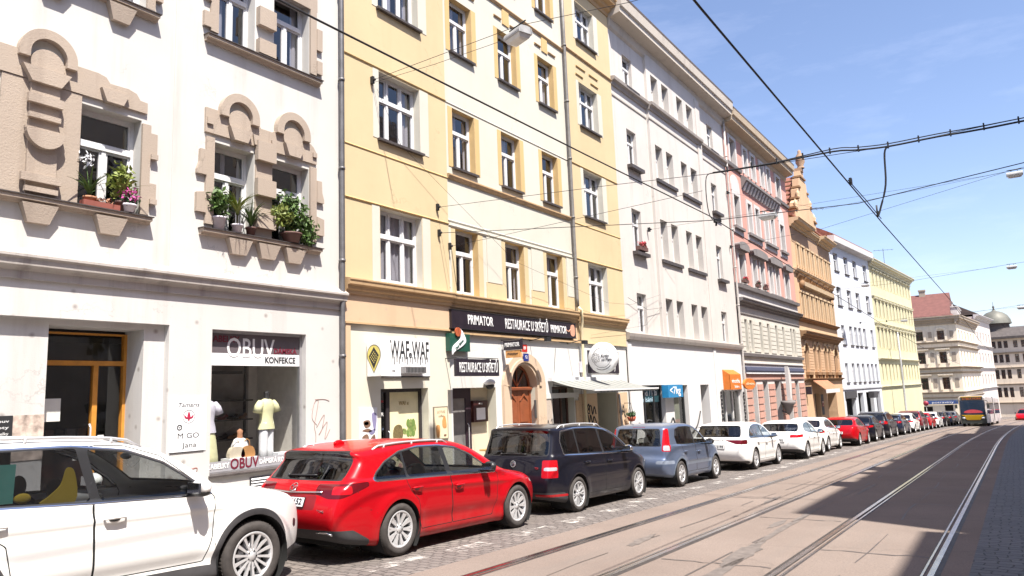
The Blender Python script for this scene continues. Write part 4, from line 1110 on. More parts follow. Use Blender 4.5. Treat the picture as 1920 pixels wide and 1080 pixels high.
b.pipe(21.78, -1.0, 3.9, .14, .05, plain('cream_pipe', (.66, .56, .36), .6, 0, var=.1), top=[(21.70, .22, 4.15), (21.62, .26, 4.5), (21.62, .16, 4.6)])
scribble(b, [[(21.74, 3.3), (21.76, 2.0), (21.80, .4)], [(20.2, 3.2), (20.0, 2.2), (19.9, 1.4)]], .006, M_INKB, 'wall_cable', .02)
m = b.mb(); m.box(21.70, 21.92, .02, .12, 2.42, 2.78); b.part('cable_box', m, [M_POTW])

# ------------------------------------------------------------------ signs on the yellow house
t = sign_root('sign_board', 18.09, .0, 3.55, 'long dark restaurant name board under the cornice', 'sign')
m = MB(); m.box(-3.29, 3.29, -.13, -.02, 0, .47, 0); m.box(-3.31, 3.31, -.14, -.01, -.02, .0, 1); m.box(-3.31, 3.31, -.14, -.01, .47, .49, 1); m.build('panel', [plain('aubergine_board', (.020, .014, .021), .35, var=.15), M_BLK], t)
letters('PRIMATOR', .36, M_INKW, t, (-2.02, -.135, .24), WALLROT, width=1.16, bold=.004)
letters('RESTAURACE U SKŘETŮ', .42, M_INKW, t, (.33, -.135, .23), WALLROT, width=2.35, bold=.001)
letters('PRIMATOR', .34, M_INKW, t, (2.18, -.135, .22), WALLROT, width=1.0, bold=.004)
m = MB(); m.prism(catmull([(2.95, .08), (3.16, .06), (3.22, .25), (3.15, .42), (2.98, .40), (2.92, .24)], 4, True), -.14, -.131); m.tube([(2.62, -.136, .24), (2.8, -.136, .19), (2.95, -.136, .28)], .018, 6); m.build('goblin_hand_picture', [plain('print_flesh', (.60, .30, .20), .6)], t)
for s, lab in ((18.68, 'black spotlight arm reaching over the middle of the restaurant board'), (20.98, 'black spotlight on a bent arm at the right end of the restaurant board')):
    t = sign_root('wall_spotlight', s, 0, 3.36, lab, 'spotlight', 'spotlights of the restaurant board')
    m = MB(); m.tube([(0, 0, 0), (0, -.25, .03), (0, -.5, .08), (0, -.62, .02)], .014, 6); m.tube([(-.5, -.02, .03), (0, -.05, .02)], .012, 5); m.build('arm', [M_BLK], t)
    m = MB(); m.box(-.11, .11, -.72, -.60, -.06, .06); m.build('lamp_head', [M_BLK], t, rot=(.5, 0, 0)) if False else m.build('lamp_head', [M_BLK], t)
# waffle shop: wall panel and projecting light box
t = sign_root('waffle_sign', 13.16, 0, 2.30, 'white waffle shop panel with tall dripping letters', 'sign')
m = MB(); m.box(-.84, .84, -.035, 0, 0, .90, 0); m.box(-.84, .84, -.04, 0, -.03, 0, 1); m.build('panel', [plain('white_panel', (.80, .80, .80), .4, var=.02), M_CLAD], t)
letters('WAF', .62, M_INKB, t, (-.24, -.038, .60), WALLROT, width=.66, bold=.004); letters('e', .24, M_INKB, t, (.13, -.038, .52), WALLROT, bold=.004); letters('WAF', .62, M_INKB, t, (.50, -.038, .60), WALLROT, width=.62, bold=.004)
m = MB()
for k in range(16):
    s = -.62 + k * .092; m.box(s - .008, s + .008, -.045, -.036, .34 - .08 * ((k * 7) % 5) / 5, .46)
m.build('drips', [M_INKB], t)
m = MB(); m.box(-.22, .52, -.20, -.04, .06, .22, 0)
for k in range(14): m.box(-.20 + k * .05, -.17 + k * .05, -.206, -.20, .08, .20, 1)
m.build('waffle_model', [plain('grey_waffle', (.26, .25, .25), .5), M_INKB], t)
for sg in (-.46, .60): letters('ICE', .06, M_INKB, t, (sg, -.037, .12), WALLROT)
t = sign_root('light_box', 11.85, 0, 2.29, 'projecting white light box with a yellow waffle cone emblem', 'sign')
m = MB(); m.box(0, .34, -.46, -.03, 0, .74); m.box(.1, .2, -.03, 0, .1, .16); m.box(.1, .2, -.03, 0, .55, .62); m.build('case', [plain('white_case', (.78, .77, .75), .45, var=.03)], t)
m = MB()
def onx(P, x0, x1, mi=0):
    i = m.pts([(x0, -p[0], p[1]) for p in P]); j = m.pts([(x1, -p[0], p[1]) for p in P]); n = len(P)
    m.face(range(i, i + n), mi)
    for k in range(n): m.face((i + k, i + (k + 1) % n, j + (k + 1) % n, j + k), mi)
cone = arc(.245, .47, .195, -20, 200, 18, .215) + [(.245, .09)]
onx([(.25 + (p[0] - .25) * 1.08, .42 + (p[1] - .42) * 1.07) for p in cone], -.003, 0, 1); onx(cone, -.006, -.003, 0)
onx([(.25, .65), (.40, .46), (.25, .16), (.09, .44)], -.009, -.006, 1)
for k in range(4):
    for l in range(4):
        u = .25 + (k - l) * .035; v = .29 + (k + l) * .038
        onx([(u, v), (u + .014, v + .018), (u, v + .036), (u - .014, v + .018)], -.012, -.009, 0)
m.build('waffle_emblem', [plain('emblem_yellow', (.68, .58, .16), .5), M_INKB], t)
# posters
def poster(s, z, w, h, label, base, deco, frame=M_FRAME, text=None):
    t = sign_root('poster', s, 0, z, label, 'poster')
    m = MB(); m.box(-w / 2, w / 2, -.025, 0, 0, h, 0); m.box(-w / 2 + .03, w / 2 - .03, -.03, -.025, .03, h - .03, 1); m.build('frame', [frame, base], t)
    m = MB(); mats = []
    for k, (mt, P) in enumerate(deco): m = MB(); m.prism([(q[0], q[1]) for q in catmull(P, 4, True)], -.035, -.0305); m.build('printed_motif', [mt], t)
    for (tx, x, zz, ww, mt) in text or (): letters(tx, .09, mt, t, (x, -.032, zz), WALLROT, width=ww, depth=.001)
    return t
P_BR = plain('coffee_print', (.20, .11, .07), .7, var=.4, scale=12); P_OR = plain('caramel_print', (.55, .27, .09), .7, var=.3); P_W = plain('poster_paper', (.74, .74, .75), .6, var=.05); P_CR = plain('poster_cream', (.72, .62, .42), .6, var=.08); P_PUR = plain('violet_print', (.22, .20, .34), .7)
poster(11.88, .30, .56, 1.30, 'white poster with coffee cups and swirls, left of the cafe door', P_W, [(P_BR, [(-.16, 1.0), (.02, 1.02), (.05, .90), (-.1, .86)]), (P_BR, [(-.2, .66), (-.05, .72), (.0, .60), (-.15, .52)]), (P_BR, [(.05, .60), (.18, .70), (.2, .55), (.1, .50)]), (P_PUR, [(.10, 1.15), (.24, 1.15), (.22, .85), (.16, .8)]), (P_OR, [(-.14, .98), (-.02, .99), (-.01, .93), (-.12, .92)]), (P_BR, [(-.2, .80), (-.02, .84), (.1, .78), (.0, .76)]), (P_BR, [(.02, .52), (.16, .60), (.12, .46), (.06, .44)]), (P_PUR, [(-.22, .46), (-.1, .48), (-.04, .44), (-.14, .42)]), (P_PUR, [(.0, .78), (.2, .82), (.18, .74), (.08, .70)]), (P_OR, [(-.2, .58), (-.1, .62), (-.06, .58), (-.14, .55)])], text=[('káva', 0, .36, .3, P_BR), ('latte', 0, .16, .36, P_PUR)])
poster(14.40, .72, .56, .82, 'cream poster of an ice cream sundae, right of the cafe door', P_CR, [(P_OR, [(.06, .30), (.20, .30), (.17, .52), (.12, .58), (.04, .46)]), (P_OR, [(-.18, .08), (-.08, .08), (-.06, .34), (-.20, .34)]), (P_BR, [(.1, .08), (.18, .08), (.18, .12), (.1, .12)])], plain('bronze_frame', (.20, .17, .13), .5), [('LOTUS', 0, .68, .30, P_BR), ('coffee', 0, .58, .2, P_BR)])
# restaurant signs
t = sign_root('beer_sign', 15.10, 0, 2.94, 'dark green beer sign with a slanted white label', 'sign')
m = MB(); m.box(-.42, .44, -.14, -.01, 0, .46); m.build('case', [plain('bottle_green', (.015, .075, .05), .35, var=.1)], t)
m = MB(); P = catmull([(-.34, -.10), (-.26, -.02), (.12, .16), (.24, .30), (.10, .52), (-.02, .58), (.02, .34), (-.30, .12)], 3, True); m.prism(P, -.17, -.145); m.build('label', [M_WHT], t)
letters('Zlatý Bažant', .10, plain('dark_green_ink', (.01, .09, .05), .5), t, (-.05, -.175, .17), (R(90), R(-38), 0), width=.42)
m = MB(); m.prism(arc(-.10, .50, .12, 0, 345, 20), -.185, -.15); m.build('medallion', [plain('copper_medal', (.42, .10, .04), .4)], t)
t = sign_root('hanging_sign', 15.46, .42, 2.28, 'tilted dark restaurant board hanging over the glazed door', 'sign')
m = MB(); m.box(-.93, .93, -.04, .04, 0, .44); m.build('panel', [M_DARK], t); letters('RESTAURACE U SKŘETŮ', .36, M_INKW, t, (.02, -.045, .21), WALLROT, width=1.66, bold=.001)
m = MB(); m.tube([(-.9, 0, .47), (.95, 0, .47)], .012, 6); m.tube([(-.8, .42, .47), (-.8, 0, .47)], .012, 6); m.tube([(.8, .42, .47), (.8, 0, .47)], .012, 6); m.build('bracket', [M_BLK], t)
t = sign_root('projecting_sign', 17.14, .05, 2.80, 'small two-part beer sign, dark over orange, on an arm beside the arched door', 'sign')
m = MB(); m.box(.0, .10, -.66, -.06, .22, .48, 0); m.box(.01, .09, -.62, -.12, 0, .21, 1); m.tube([(.05, .05, .52), (.05, -.7, .52)], .012, 6, 0); m.build('case', [M_DARK, P_OR], t)
letters('PRIMATOR', .16, M_INKW, t, (-.004, -.36, .36), (R(90), 0, R(-90)), width=.50, bold=.004); letters('Primátor', .09, M_DARK, t, (.006, -.37, .11), (R(90), 0, R(-90)), width=.36)
t = sign_root('menu_box', 16.40, -.30, 1.06, 'dark red framed menu box with a white sheet', 'menu box')
m = MB(); m.box(-.33, .33, -.09, 0, 0, .58, 0); m.box(-.20, .20, -.095, -.09, .06, .38, 1); m.build('case', [plain('dark_red_wood', (.05, .012, .012), .4), P_W], t); letters('MENU', .06, M_INKW, t, (0, -.093, .49), WALLROT)
t = sign_root('dome_lamp', 16.40, .12, 2.06, 'white and black dome camera under the hanging board', 'camera')
m = MB(); m.ball((0, 0, .06), (.20, .14, .10), 0, 14, 8); m.build('cover', [M_WHT], t); m = MB(); m.ball((0, -.01, -.03), (.15, .11, .10), 0, 14, 8); m.build('dome', [M_BLK], t); m = MB(); m.box(-.03, .03, 0, .14, .03, .1); m.build('bracket', [M_WHT], t)
for s, z, lab, c in ((18.40, 3.02, 'red house number plate above the arched door', (.45, .03, .02)), (18.26, 2.74, 'small blue house number plate at the crown of the arched door', (.02, .035, .20))):
    t = sign_root('house_number', s, .13 if z < 3 else 0, z, lab, 'number plate', 'house numbers of the yellow house')
    m = MB(); m.box(-.14, .14, -.012, 0, 0, .22); m.build('plate', [plain('enamel_%d' % int(z * 10), c, .3)], t); letters('89' if z > 3 else '12', .13, M_INKW, t, (0, -.014, .11), WALLROT)
t = sign_root('intercom', 18.98, .0, 1.04, 'grey doorbell panel right of the arched door', 'intercom')
m = MB(); m.box(-.17, .17, -.03, 0, 0, .54, 0)
for k in range(2): m.box(-.06, .06, -.034, -.03, .10 + k * .16, .18 + k * .16, 1)
m.build('panel', [M_CLAD, M_WHT], t)
# flower shop: round light sign, dark board, awning
t = sign_root('dark_board', 23.5, 0, 2.40, 'dark board behind the round flower shop sign', 'sign'); m = MB(); m.box(-1.16, 1.20, -.03, 0, 0, .78); m.build('panel', [M_DARK], t); letters('y', .3, M_INKW, t, (.86, -.033, .22), WALLROT)
t = sign_root('round_sign', 22.10, .05, 2.88, 'round white light sign with a smiling flower, sticking out from the wall', 'sign')
m = MB(); m.lathe([(0, 0), (.50, 0), (.52, .02), (.52, .20), (.50, .22), (0, .22)], 36, 'x', (0, -.62, 0)); m.build('case', [plain('white_acrylic', (.82, .82, .82), .35, var=.02)], t)
m = MB()
def ringx(cy, cz, r, w, a0, a1, mi=0):
    A = arc(cy, cz, r, a0, a1, 24); Bq = arc(cy, cz, r - w, a0, a1, 24)
    i = m.pts([(-.006, -p[0], p[1]) for p in A]); j = m.pts([(-.006, -p[0], p[1]) for p in Bq])
    for k in range(24): m.face((i + k, i + k + 1, j + k + 1, j + k), mi)
ringx(.62, 0, .34, .012, 20, 160); ringx(.62, 0, .34, .012, 205, 340); ringx(.62, 0, .42, .02, 240, 320); ringx(.40, 0, .11, .012, 0, 360); ringx(.40, .01, .06, .01, 200, 340)
for a in range(0, 360, 45): ringx(.40 + .12 * math.cos(R(a)), .12 * math.sin(R(a)), .05, .012, a - 90, a + 90)
m.ball((-.008, -.37, .03), .012); m.ball((-.008, -.43, .03), .012)
m.build('flower_emblem', [M_CLAD], t, fix=False)
letters('Kytky', .14, M_CLAD, t, (-.008, -.76, .06), (R(90), 0, R(-90)), width=.30); letters('od Pipin', .14, M_CLAD, t, (-.008, -.80, -.07), (R(90), 0, R(-90)), width=.38)
t = thing('awning', (22.0, 12.0, 1.80), 'grey-white striped awning stretched out over the flower shop', 'awning')
m = MB(); n = 40; s0_, s1_ = -2.35, 2.45
for k in range(n):
    x0 = s0_ + (s1_ - s0_) * k / n; x1 = s0_ + (s1_ - s0_) * (k + 1) / n; mi = 1 if k % 4 == 3 else 0
    prev = None
    for q in np.linspace(0, 1, 6):
        y = -.12 - q * 1.50; z = .36 - q * .36 - .05 * math.sin(q * math.pi)
        i = m.pts([(x0, y, z), (x1, y, z)])
        if prev is not None: m.face((prev, prev + 1, i + 1, i), mi)
        prev = i
    zl = -.16 - .03 * math.sin(k * 1.57)
    m.quad((x0, -1.62, 0), (x1, -1.62, 0), (x1, -1.62, -.07), (x0, -1.62, -.07), mi)
m.build('canvas', [plain('awning_canvas', (.27, .27, .25), .8, var=.06), plain('awning_stripe', (.13, .14, .135), .8, var=.06)], t, fix=False)
m = MB(); m.box(s0_, s1_, -1.65, -1.61, -.02, .03); m.box(s0_, s1_, -.16, 0, .34, .46); m.build('front_bar', [M_FRAME], t)
for sx_ in (-2.1, 2.2): m = MB(); m.tube([(sx_, -.05, .22), (sx_ * .9, -.8, .08), (sx_, -1.6, 0)], .018, 8); m.build('folding_arm', [M_CLAD], t)
t = thing('leaning_pole', (24.0, 11.6, gz(24.0) + .12), 'pale pole propped aslant in the dark passage under the awning', 'pole'); m = MB(); m.tube([(0, 0, 0), (.55, .35, 2.35)], .03, 8); m.build('pole', [M_FRAME], t)
t = thing('hanging_basket', (24.98, 11.72, .80), 'hanging basket of wilting dark flowers on the peach pillar', 'hanging basket')
m = MB(); m.lathe([(0, -.18), (.12, -.15), (.18, 0), (.17, 0), (0, -.02)], 14); m.build('basket', [plain('red_basket', (.42, .10, .06), .7)], t)
m = MB(); leafcloud(m, (0, 0, .08), (.30, .2, .13), 150, .06); m.build('foliage', [M_LEAFD], t, fix=False); m = MB()
for a in (0, 2.1, 4.2): m.tube([(.17 * math.cos(a), .17 * math.sin(a), 0), (0, 0, .5)], .006, 5)
m.tube([(0, 0, .5), (0, .28, .5)], .012, 5); m.build('chain', [M_BLK], t)
t = thing('wooden_bench', (15.8, 11.0, gz(15.8) + .12), 'light wooden beer bench before the restaurant', 'bench')
m = MB(); m.box(-.9, .9, -.18, .18, .84, .88); m.build('seat', [plain('pine_wood', (.52, .30, .11), .6, var=.2)], t)
for sg in (-.7, .7): m = MB(); m.tube([(sg, -.16, 0), (sg, -.12, .84)], .02, 6); m.tube([(sg, .16, 0), (sg, .12, .84)], .02, 6); m.tube([(sg, -.12, .4), (sg, .12, .4)], .015, 6); m.build('leg_frame', [M_BLK], t)
# ------------------------------------------------------------------ pale grey house
M_G = plaster('pale_grey_render', (.58, .54, .52), (.36, .32, .30), .28, .2)
M_GL = plaster('pale_pink_grey_render', (.60, .56, .52), (.33, .27, .23), .42, .2)
M_GT = plaster('grey_moulding', (.36, .32, .29), (.14, .12, .11), .6, .3)
M_WG = plaster('white_ground_render', (.64, .62, .61), (.45, .42, .40), .18, .2)
B3 = Fac('apartment_house', S1 + .03, 'pale grey house with a deep eaves overhang and paired narrow windows')
b = B3; S0, S1 = S1 + .03, 39.75
zr = [(3.98, 5.60), (7.30, 9.08), (10.90, 12.46), (14.28, 15.72)]
cols = [(26.75, 27.65), (29.42, 30.20), (30.66, 31.46), (32.48, 33.26), (33.76, 34.62), (37.05, 37.92)]
ops = [(a, c, z0, z1) for z0, z1 in zr for a, c in cols]
m = b.mb()
b.wall(m, S0, 28.95, 3.8, 16.9, [o for o in ops if o[1] < 28.9], d=0, m=0)
b.wall(m, 28.95, 35.35, 3.8, 16.9, [o for o in ops if 29 < o[0] < 35], d=.12, depth=.30, m=0)
b.wall(m, 35.35, S1, 3.8, 16.9, [o for o in ops if o[0] > 35.4], d=0, m=0)
for s in (28.95, 35.35): m.quad((s, 0, 3.8), (s, .12, 3.8), (s, .12, 16.9), (s, 0, 16.9))
b.shell(m, S0, S1, -1.8, 16.9)
b.part('wall', m, [M_GL])
m = b.mb(); m.box(35.0, 35.6, .0, .16, 3.9, 16.4); b.part('pilaster', m, [M_GL])
for o in ops: b.window(*o, style='t2', d=-.15, tz=.66)
for z0, z1 in zr[1:]:
    for a, c in ((26.62, 27.9), (29.3, 31.65), (32.4, 34.8), (36.9, 38.2)):
        b.sill(a, c, z0 - .02, .22, .14 if z0 < 12 else .07, name='sill')
b.room(S0, S1, 3.8, 16.5); b.roof(S0, S1, 17.5, over=.75, mat=M_TILED)
b.cornice(S0, S1, [(0, 16.35), (.10, 16.45), (.16, 16.75), (.62, 16.85), (.62, 17.05), (.70, 17.1), (.74, 17.5), (0, 17.55)], plaster('cream_eaves', (.55, .49, .42), (.2, .17, .15), .4), 'eaves_cornice')
for a, c, dd in ((S0, 28.9, 0), (28.9, 35.4, .12), (35.4, S1, 0)):
    b.cornice(a, c, [(dd, 13.92), (dd + .07, 13.94), (dd + .1, 14.06), (dd + .2, 14.12), (dd + .22, 14.24), (dd, 14.28)], M_GT); b.cornice(a, c, [(dd, 13.50), (dd + .03, 13.5), (dd + .03, 13.56), (dd, 13.58)], M_GT, 'string_course')
b.cornice(S0, S1, [(0, 3.66), (.16, 3.68), (.20, 3.80), (.22, 3.92), (0, 4.0)], M_GT)
SH = [(26.62, 28.82, -2, 1.93, .3), (29.76, 31.44, -2, 1.90, .25), (33.08, 34.22, -2, 1.89, .9), (36.0, 39.4, -2, 1.62, .2)]
m = b.mb(); b.wall(m, S0, S1, -2, 3.72, SH, d=.04, m=0); b.part('ground_floor_wall', m, [M_WG]); b.room(S0, S1, -2, 3.4, -1.3)
for q in ((S0 + .02, S0 + .35), (35.2, 35.55)): m = b.mb(); m.box(q[0], q[1], .04, .08, -2, 3.6); b.part('pilaster', m, [M_WG])
for a, c, z1, bars in ((26.62, 28.82, 1.93, (27.2, 28.1)), (29.76, 31.44, 1.90, ()), (36.0, 39.4, 1.62, (37.1, 38.2))):
    m = b.mb(); dk = M_BLK if a < 33 else M_FRAME
    for q in [(a, a + .09, -2, z1), (c - .09, c, -2, z1), (a + .09, c - .09, z1 - .09, z1)] + [(s - .05, s + .05, -2, z1 - .09) for s in bars]: m.box(q[0], q[1], -.24, -.14, q[2], q[3])
    o = b.part('shop_window', m, [dk]); m = b.mb(); m.quad((a, -.19, -2), (c, -.19, -2), (c, -.19, z1), (a, -.19, z1)); m.build('pane', [glass('pale_shop_glass', (.6, .62, .6), .95, .06)], o, fix=False)
    if a < 27:
        m = b.mb(); m.box(a + .1, c - .1, -.185, -.175, 1.25, 1.84); m.build('film_panel', [plain('teal_film', (.02, .06, .075), .4)], o)
        letters('Pod 7 kilo', .36, M_INKW, o, b.tf(27.75, -.17, 1.62), WALLROT, width=1.5); letters('mlsání', .26, plain('pale_blue_ink', (.45, .6, .7), .5), o, b.tf(27.5, -.17, 1.36), WALLROT, width=1.1)
        m = b.mb()
        for k in range(9): m.box(26.8 + (k % 3) * .35, 27.1 + (k % 3) * .35, -.9, -.5, -1.2 + (k // 3) * .6, -.8 + (k // 3) * .6, k % 3)
        b.part('shop_goods', m, [P_CR, M_CLAD, plain('teal_goods', (.10, .35, .38), .6)])
    elif a < 30:
        m = b.mb(); m.box(a + .1, c - .1, -.40, -.36, -2, 1.45); b.part('blind', m, [plain('pale_blind', (.55, .55, .48), .8, var=.15, scale=1)])
scribble(b, [[(25.7, .15), (26.1, .5), (26.3, .35)], [(29.1, .2), (29.5, .55), (29.7, .2)], [(31.6, -.2), (32.3, .1), (32.8, .7)]], .03, M_INKB, d=.06)
b.pipe(S1 - .08, -1.2, 16.9, .14, .06, plain('pale_pipe', (.50, .47, .44), .6, .2))
t = sign_root('projecting_sign', 29.25, 0, 1.40, 'blue weight-shop sign with white letters over the narrow shop window', 'sign'); m = MB(); m.box(-.75, .85, -.34, -.06, 0, .52); m.build('case', [plain('sign_blue', (.02, .20, .42), .4)], t); letters('<7kg', .44, M_INKW, t, (0, -.345, .27), WALLROT, width=1.15, bold=.004)
t = thing('awning', (37.9, 12.0, 1.60), 'bright orange box awning at the far end of the pale grey house', 'awning')
OR = plain('orange_canvas', (.58, .16, .02), .7, var=.1)
m = MB(); m.prism([(-1.54, 0), (.25, 0), (.25, .76), (-1.54, .76)], -.40, -.38); m.quad((-1.54, -.40, .76), (.25, -.40, .76), (.25, -.02, 1.02), (-1.54, -.02, 1.02)); m.ngon([(-1.54, -.40, 0), (-1.54, -.40, .76), (-1.54, -.02, 1.02), (-1.54, -.02, 0)]); m.ngon([(.25, -.40, 0), (.25, -.40, .76), (.25, -.02, 1.02), (.25, -.02, 0)]); m.build('canvas', [OR], t)
letters('vinotéka', .30, M_INKW, t, (-.62, -.405, .42), WALLROT, width=1.3); letters('bistro', .2, M_INKW, t, (-.5, -.405, .14), WALLROT, width=.7)
t = sign_root('oval_sign', 37.45, .0, 1.85, 'orange oval sign on an arm where the grey house meets the pink house', 'sign'); m = MB(); m.prism(arc(.35, 0, .95, 0, 351, 36, .28), -.95, -.85); m.tube([(.2, 0, 0), (.2, -.9, 0)], .02, 6); m.build('panel', [OR], t); letters('café vinárna', .2, plain('cream_ink', (.75, .6, .4), .5), t, (.35, -.96, 0), WALLROT, width=1.4)
for lab, a, z0, z1, mt in (('dark chequered banner at the left of the orange awning', 35.85, -1.0, 1.6, M_INKB), ('dark chequered banner at the right of the orange awning', 39.5, -1.0, 1.5, M_INKB)):
    t = sign_root('banner', a, .06, 0, lab, 'banner', 'dark banners by the orange awning'); m = MB()
    for k in range(14):
        z = z0 + (z1 - z0) * k / 14; m.box(-.11 + .04 * (k % 2), .07 + .04 * (k % 2), -.03, 0, z, z + .13)
    m.build('cloth', [mt], t)
def flowerbox(s, d, z, w, label, petals, group='window flower boxes'):
    t = thing('flower_box', (s, 12.0 - d, z), label, 'flower box', group); m = MB(); m.box(-w / 2, w / 2, -.10, .10, 0, .16); m.build('trough', [M_POTB], t)
    m = MB(); leafcloud(m, (0, 0, .22), (w * .55, .16, .14), 70, .06, 0); leafcloud(m, (0, -.05, .26), (w * .55, .16, .15), 110, .05, 1); m.build('foliage', [M_LEAFD, petals], t, fix=False)
flowerbox(27.2, .16, 7.34, .8, 'flower box with red blooms on the pale grey house', M_REDF, None)

# ------------------------------------------------------------------ salmon pink house
M_P = plaster('salmon_render', (.585, .315, .262), (.32, .2, .17), .2, .2)
M_PW = plaster('white_stucco', (.60, .57, .55), (.25, .22, .20), .4, .3)
M_PG = plaster('grey_stone', (.23, .21, .205), (.10, .09, .09), .6, .3)
M_PR = plaster('cream_rustication', (.60, .57, .50), (.3, .27, .22), .3, .3)
M_PB = plaster('pink_rustication', (.52, .30, .24), (.3, .16, .13), .3, .3)
B4 = Fac('apartment_house', S1 + .03, 'salmon pink house with white window surrounds and grey hood mouldings')
b = B4; S0, S1 = S1 + .03, 53.72
colB = [(40.75, 41.75), (43.40, 44.10), (45.0, 45.72), (47.0, 47.68), (48.55, 49.2), (50.85, 51.85)]
zr = [(7.48, 9.20), (10.80, 12.60), (14.45, 15.98)]
ops = [(a, c, z0, z1) for z0, z1 in zr for a, c in colB]
c1 = [40.75, 41.72, 43.66, 45.32, 47.15, 48.86, 50.95, 51.75]
op1 = [(a, a + .55, 3.62, 5.45) for a in c1]
m = b.mb(); b.wall(m, S0, S1, 6.4, 16.7, ops, d=0, depth=.22, m=0, mr=1); b.shell(m, S0, S1, -2.4, 16.7, m=1); b.part('wall', m, [M_P, M_PW])
m = b.mb(); b.wall(m, S0, S1, 2.9, 6.4, op1, d=.04, depth=.3, m=0); b.part('first_floor_wall', m, [M_PR])
m = b.mb()
for k in range(7):
    for a, c in zip([S0] + [q + .6 for q in c1], c1 + [S1]):
        if c - a > .15: m.box(a + .04, c - .05, .04, .075, 3.66 + k * .26, 3.88 + k * .26)
b.part('rustication', m, [M_PR])
b.room(S0, S1, 2.9, 16.3); b.roof(S0, S1, 17.25, over=.75, mat=M_TILED)
for o in ops + op1: b.window(*o, style='t2' if o[1] - o[0] > .6 else 't1', d=-.2, fm=M_FRAMEB if o[1] - o[0] > .9 else M_FRAME, curtain=random.choice((0, 0, 1, 3)))
b.cornice(S0, S1, [(0, 16.2), (.08, 16.3), (.12, 16.5), (.60, 16.62), (.62, 16.85), (.72, 16.9), (.76, 17.22), (0, 17.28)], plaster('ochre_eaves', (.50, .40, .29), (.2, .15, .1), .4), 'eaves_cornice')
for z0, z1 in zr:
    for a, c in colB:
        m = b.mb()
        for q0, q1, r0, r1 in ((a - .24, a - .003, z0 - .05, z1 + .2), (c + .003, c + .26, z0 - .05, z1 + .2), (a - .003, c + .003, z1 + .003, z1 + .2)): m.box(q0, q1, 0, .07, r0, r1)
        b.part('window_surround', m, [M_PW])
    if z0 < 14:
        for a, c in ((40.4, 42.1), (43.1, 46.0), (46.75, 49.5), (50.5, 52.2)): b.sill(a, c, z0 - .06, .2, .16, M_PG)
for a, c in ((40.35, 42.15), (43.05, 46.05), (46.7, 49.6), (50.45, 52.3)):
    m = b.mb(); P = catmull([(a, 9.42), (a + .02, 9.7), (a + (c - a) * .5, 9.84), (c - .02, 9.7), (c, 9.42)], 5); lo = [(p[0], 9.36) for p in P]; m.band([(p[0], p[1]) for p in P], lo, .0, .30); b.part('hood_moulding', m, [M_PG])
    b.cornice(a, c, [(0, 10.30), (.06, 10.3), (.06, 10.62), (0, 10.64)], M_PW, 'apron')
for a, c in ((40.7, 41.8), (50.8, 51.9)):
    m = b.mb(); m.prism([(a - .22, 12.82), (c + .22, 12.82), (c + .22, 13.2)] + arc((a + c) / 2, 13.2, (c - a) / 2 + .2, 0, 180, 10, .62) + [(a - .22, 13.2)], 0, .06); b.part('lunette', m, [M_PW])
b.cornice(42.6, 50.4, [(0, 13.3), (.30, 13.75), (.36, 13.8), (.36, 13.95), (0, 14.2)], M_PG, 'balcony_slab')
for a in np.arange(42.8, 50.3, .62): m = b.mb(); m.sweep([(0, 13.25), (.1, 13.25), (.30, 13.72), (0, 13.74)], a, a + .22); b.part('bracket', m, [M_PW])
b.cornice(S0, 42.6, [(0, 14.2), (.12, 14.22), (.16, 14.4), (0, 14.44)], M_PG, 'string_course'); b.cornice(50.4, S1, [(0, 14.2), (.12, 14.22), (.16, 14.4), (0, 14.44)], M_PG, 'string_course')
b.cornice(S0, S1, [(0, 7.12), (.22, 7.15), (.26, 7.34), (0, 7.42)], M_PG); b.cornice(S0, S1, [(0, 6.62), (.05, 6.62), (.05, 7.12), (0, 7.12)], M_PW, 'frieze')
b.cornice(S0, S1, moulded(.42, 6.14, 6.58), M_PG); b.cornice(S0, S1, [(.04, 5.72), (.09, 5.72), (.09, 5.8), (.04, 5.82)], M_PG, 'string_course')
b.cornice(S0, S1, [(0, 3.36), (.16, 3.38), (.2, 3.54), (0, 3.58)], M_PG); b.cornice(S0, S1, [(.04, 2.98), (.1, 2.98), (.1, 3.05), (.04, 3.06)], M_PW, 'string_course')
gop = [(41.30, 42.15, -2.6, 1.99, .35), (43.42, 44.46, -2.6, 1.99, .35), (46.0, 47.25, -2.6, 1.99, .35), (48.7, 49.9, -2.6, 1.99, .35), (51.0, 52.0, -2.6, 1.99, .35)]
m = b.mb(); b.wall(m, S0, S1, -2.6, 2.95, gop, d=.03, m=0); b.part('ground_floor_wall', m, [M_PW])
m = b.mb(); xs_ = [S0] + [q for o in gop for q in o[:2]] + [S1]
for a, c in zip(xs_[::2], xs_[1::2]):
    for k in range(11): m.box(a + .12, c - .12, .03, .09, -2.4 + k * .39, -2.08 + k * .39, 0)
m.box(S0 + .1, S1 - .1, .03, .10, 2.08, 2.44, 0)
b.part('pink_rustication', m, [M_PB])
for o in gop:
    m = b.mb(); m.box(o[0], o[1], -.33, -.27, 1.1, 1.18); m.box(o[0], o[0] + .08, -.33, -.27, -2.6, 1.99); m.box(o[1] - .08, o[1], -.33, -.27, -2.6, 1.99); q = b.part('shop_window', m, [M_FRAMEB]); m = b.mb(); m.quad((o[0], -.3, -2.6), (o[1], -.3, -2.6), (o[1], -.3, 1.99), (o[0], -.3, 1.99)); m.build('pane', [M_GLASS], q, fix=False)
t = thing('awning', (46.9, 12.0, 2.46), 'rolled navy blue awning strip across the pink house', 'awning'); m = MB(); m.sweep([(-.05, 0), (-.15, .02), (-.20, .12), (-.16, .30), (-.05, .36)], -6.85, 6.4); m.build('canvas', [plain('navy_canvas', (.055, .06, .10), .7)], t); m = MB(); m.box(-6.85, 6.4, -.20, -.14, -.06, .015); m.build('front_bar', [M_FRAME], t)
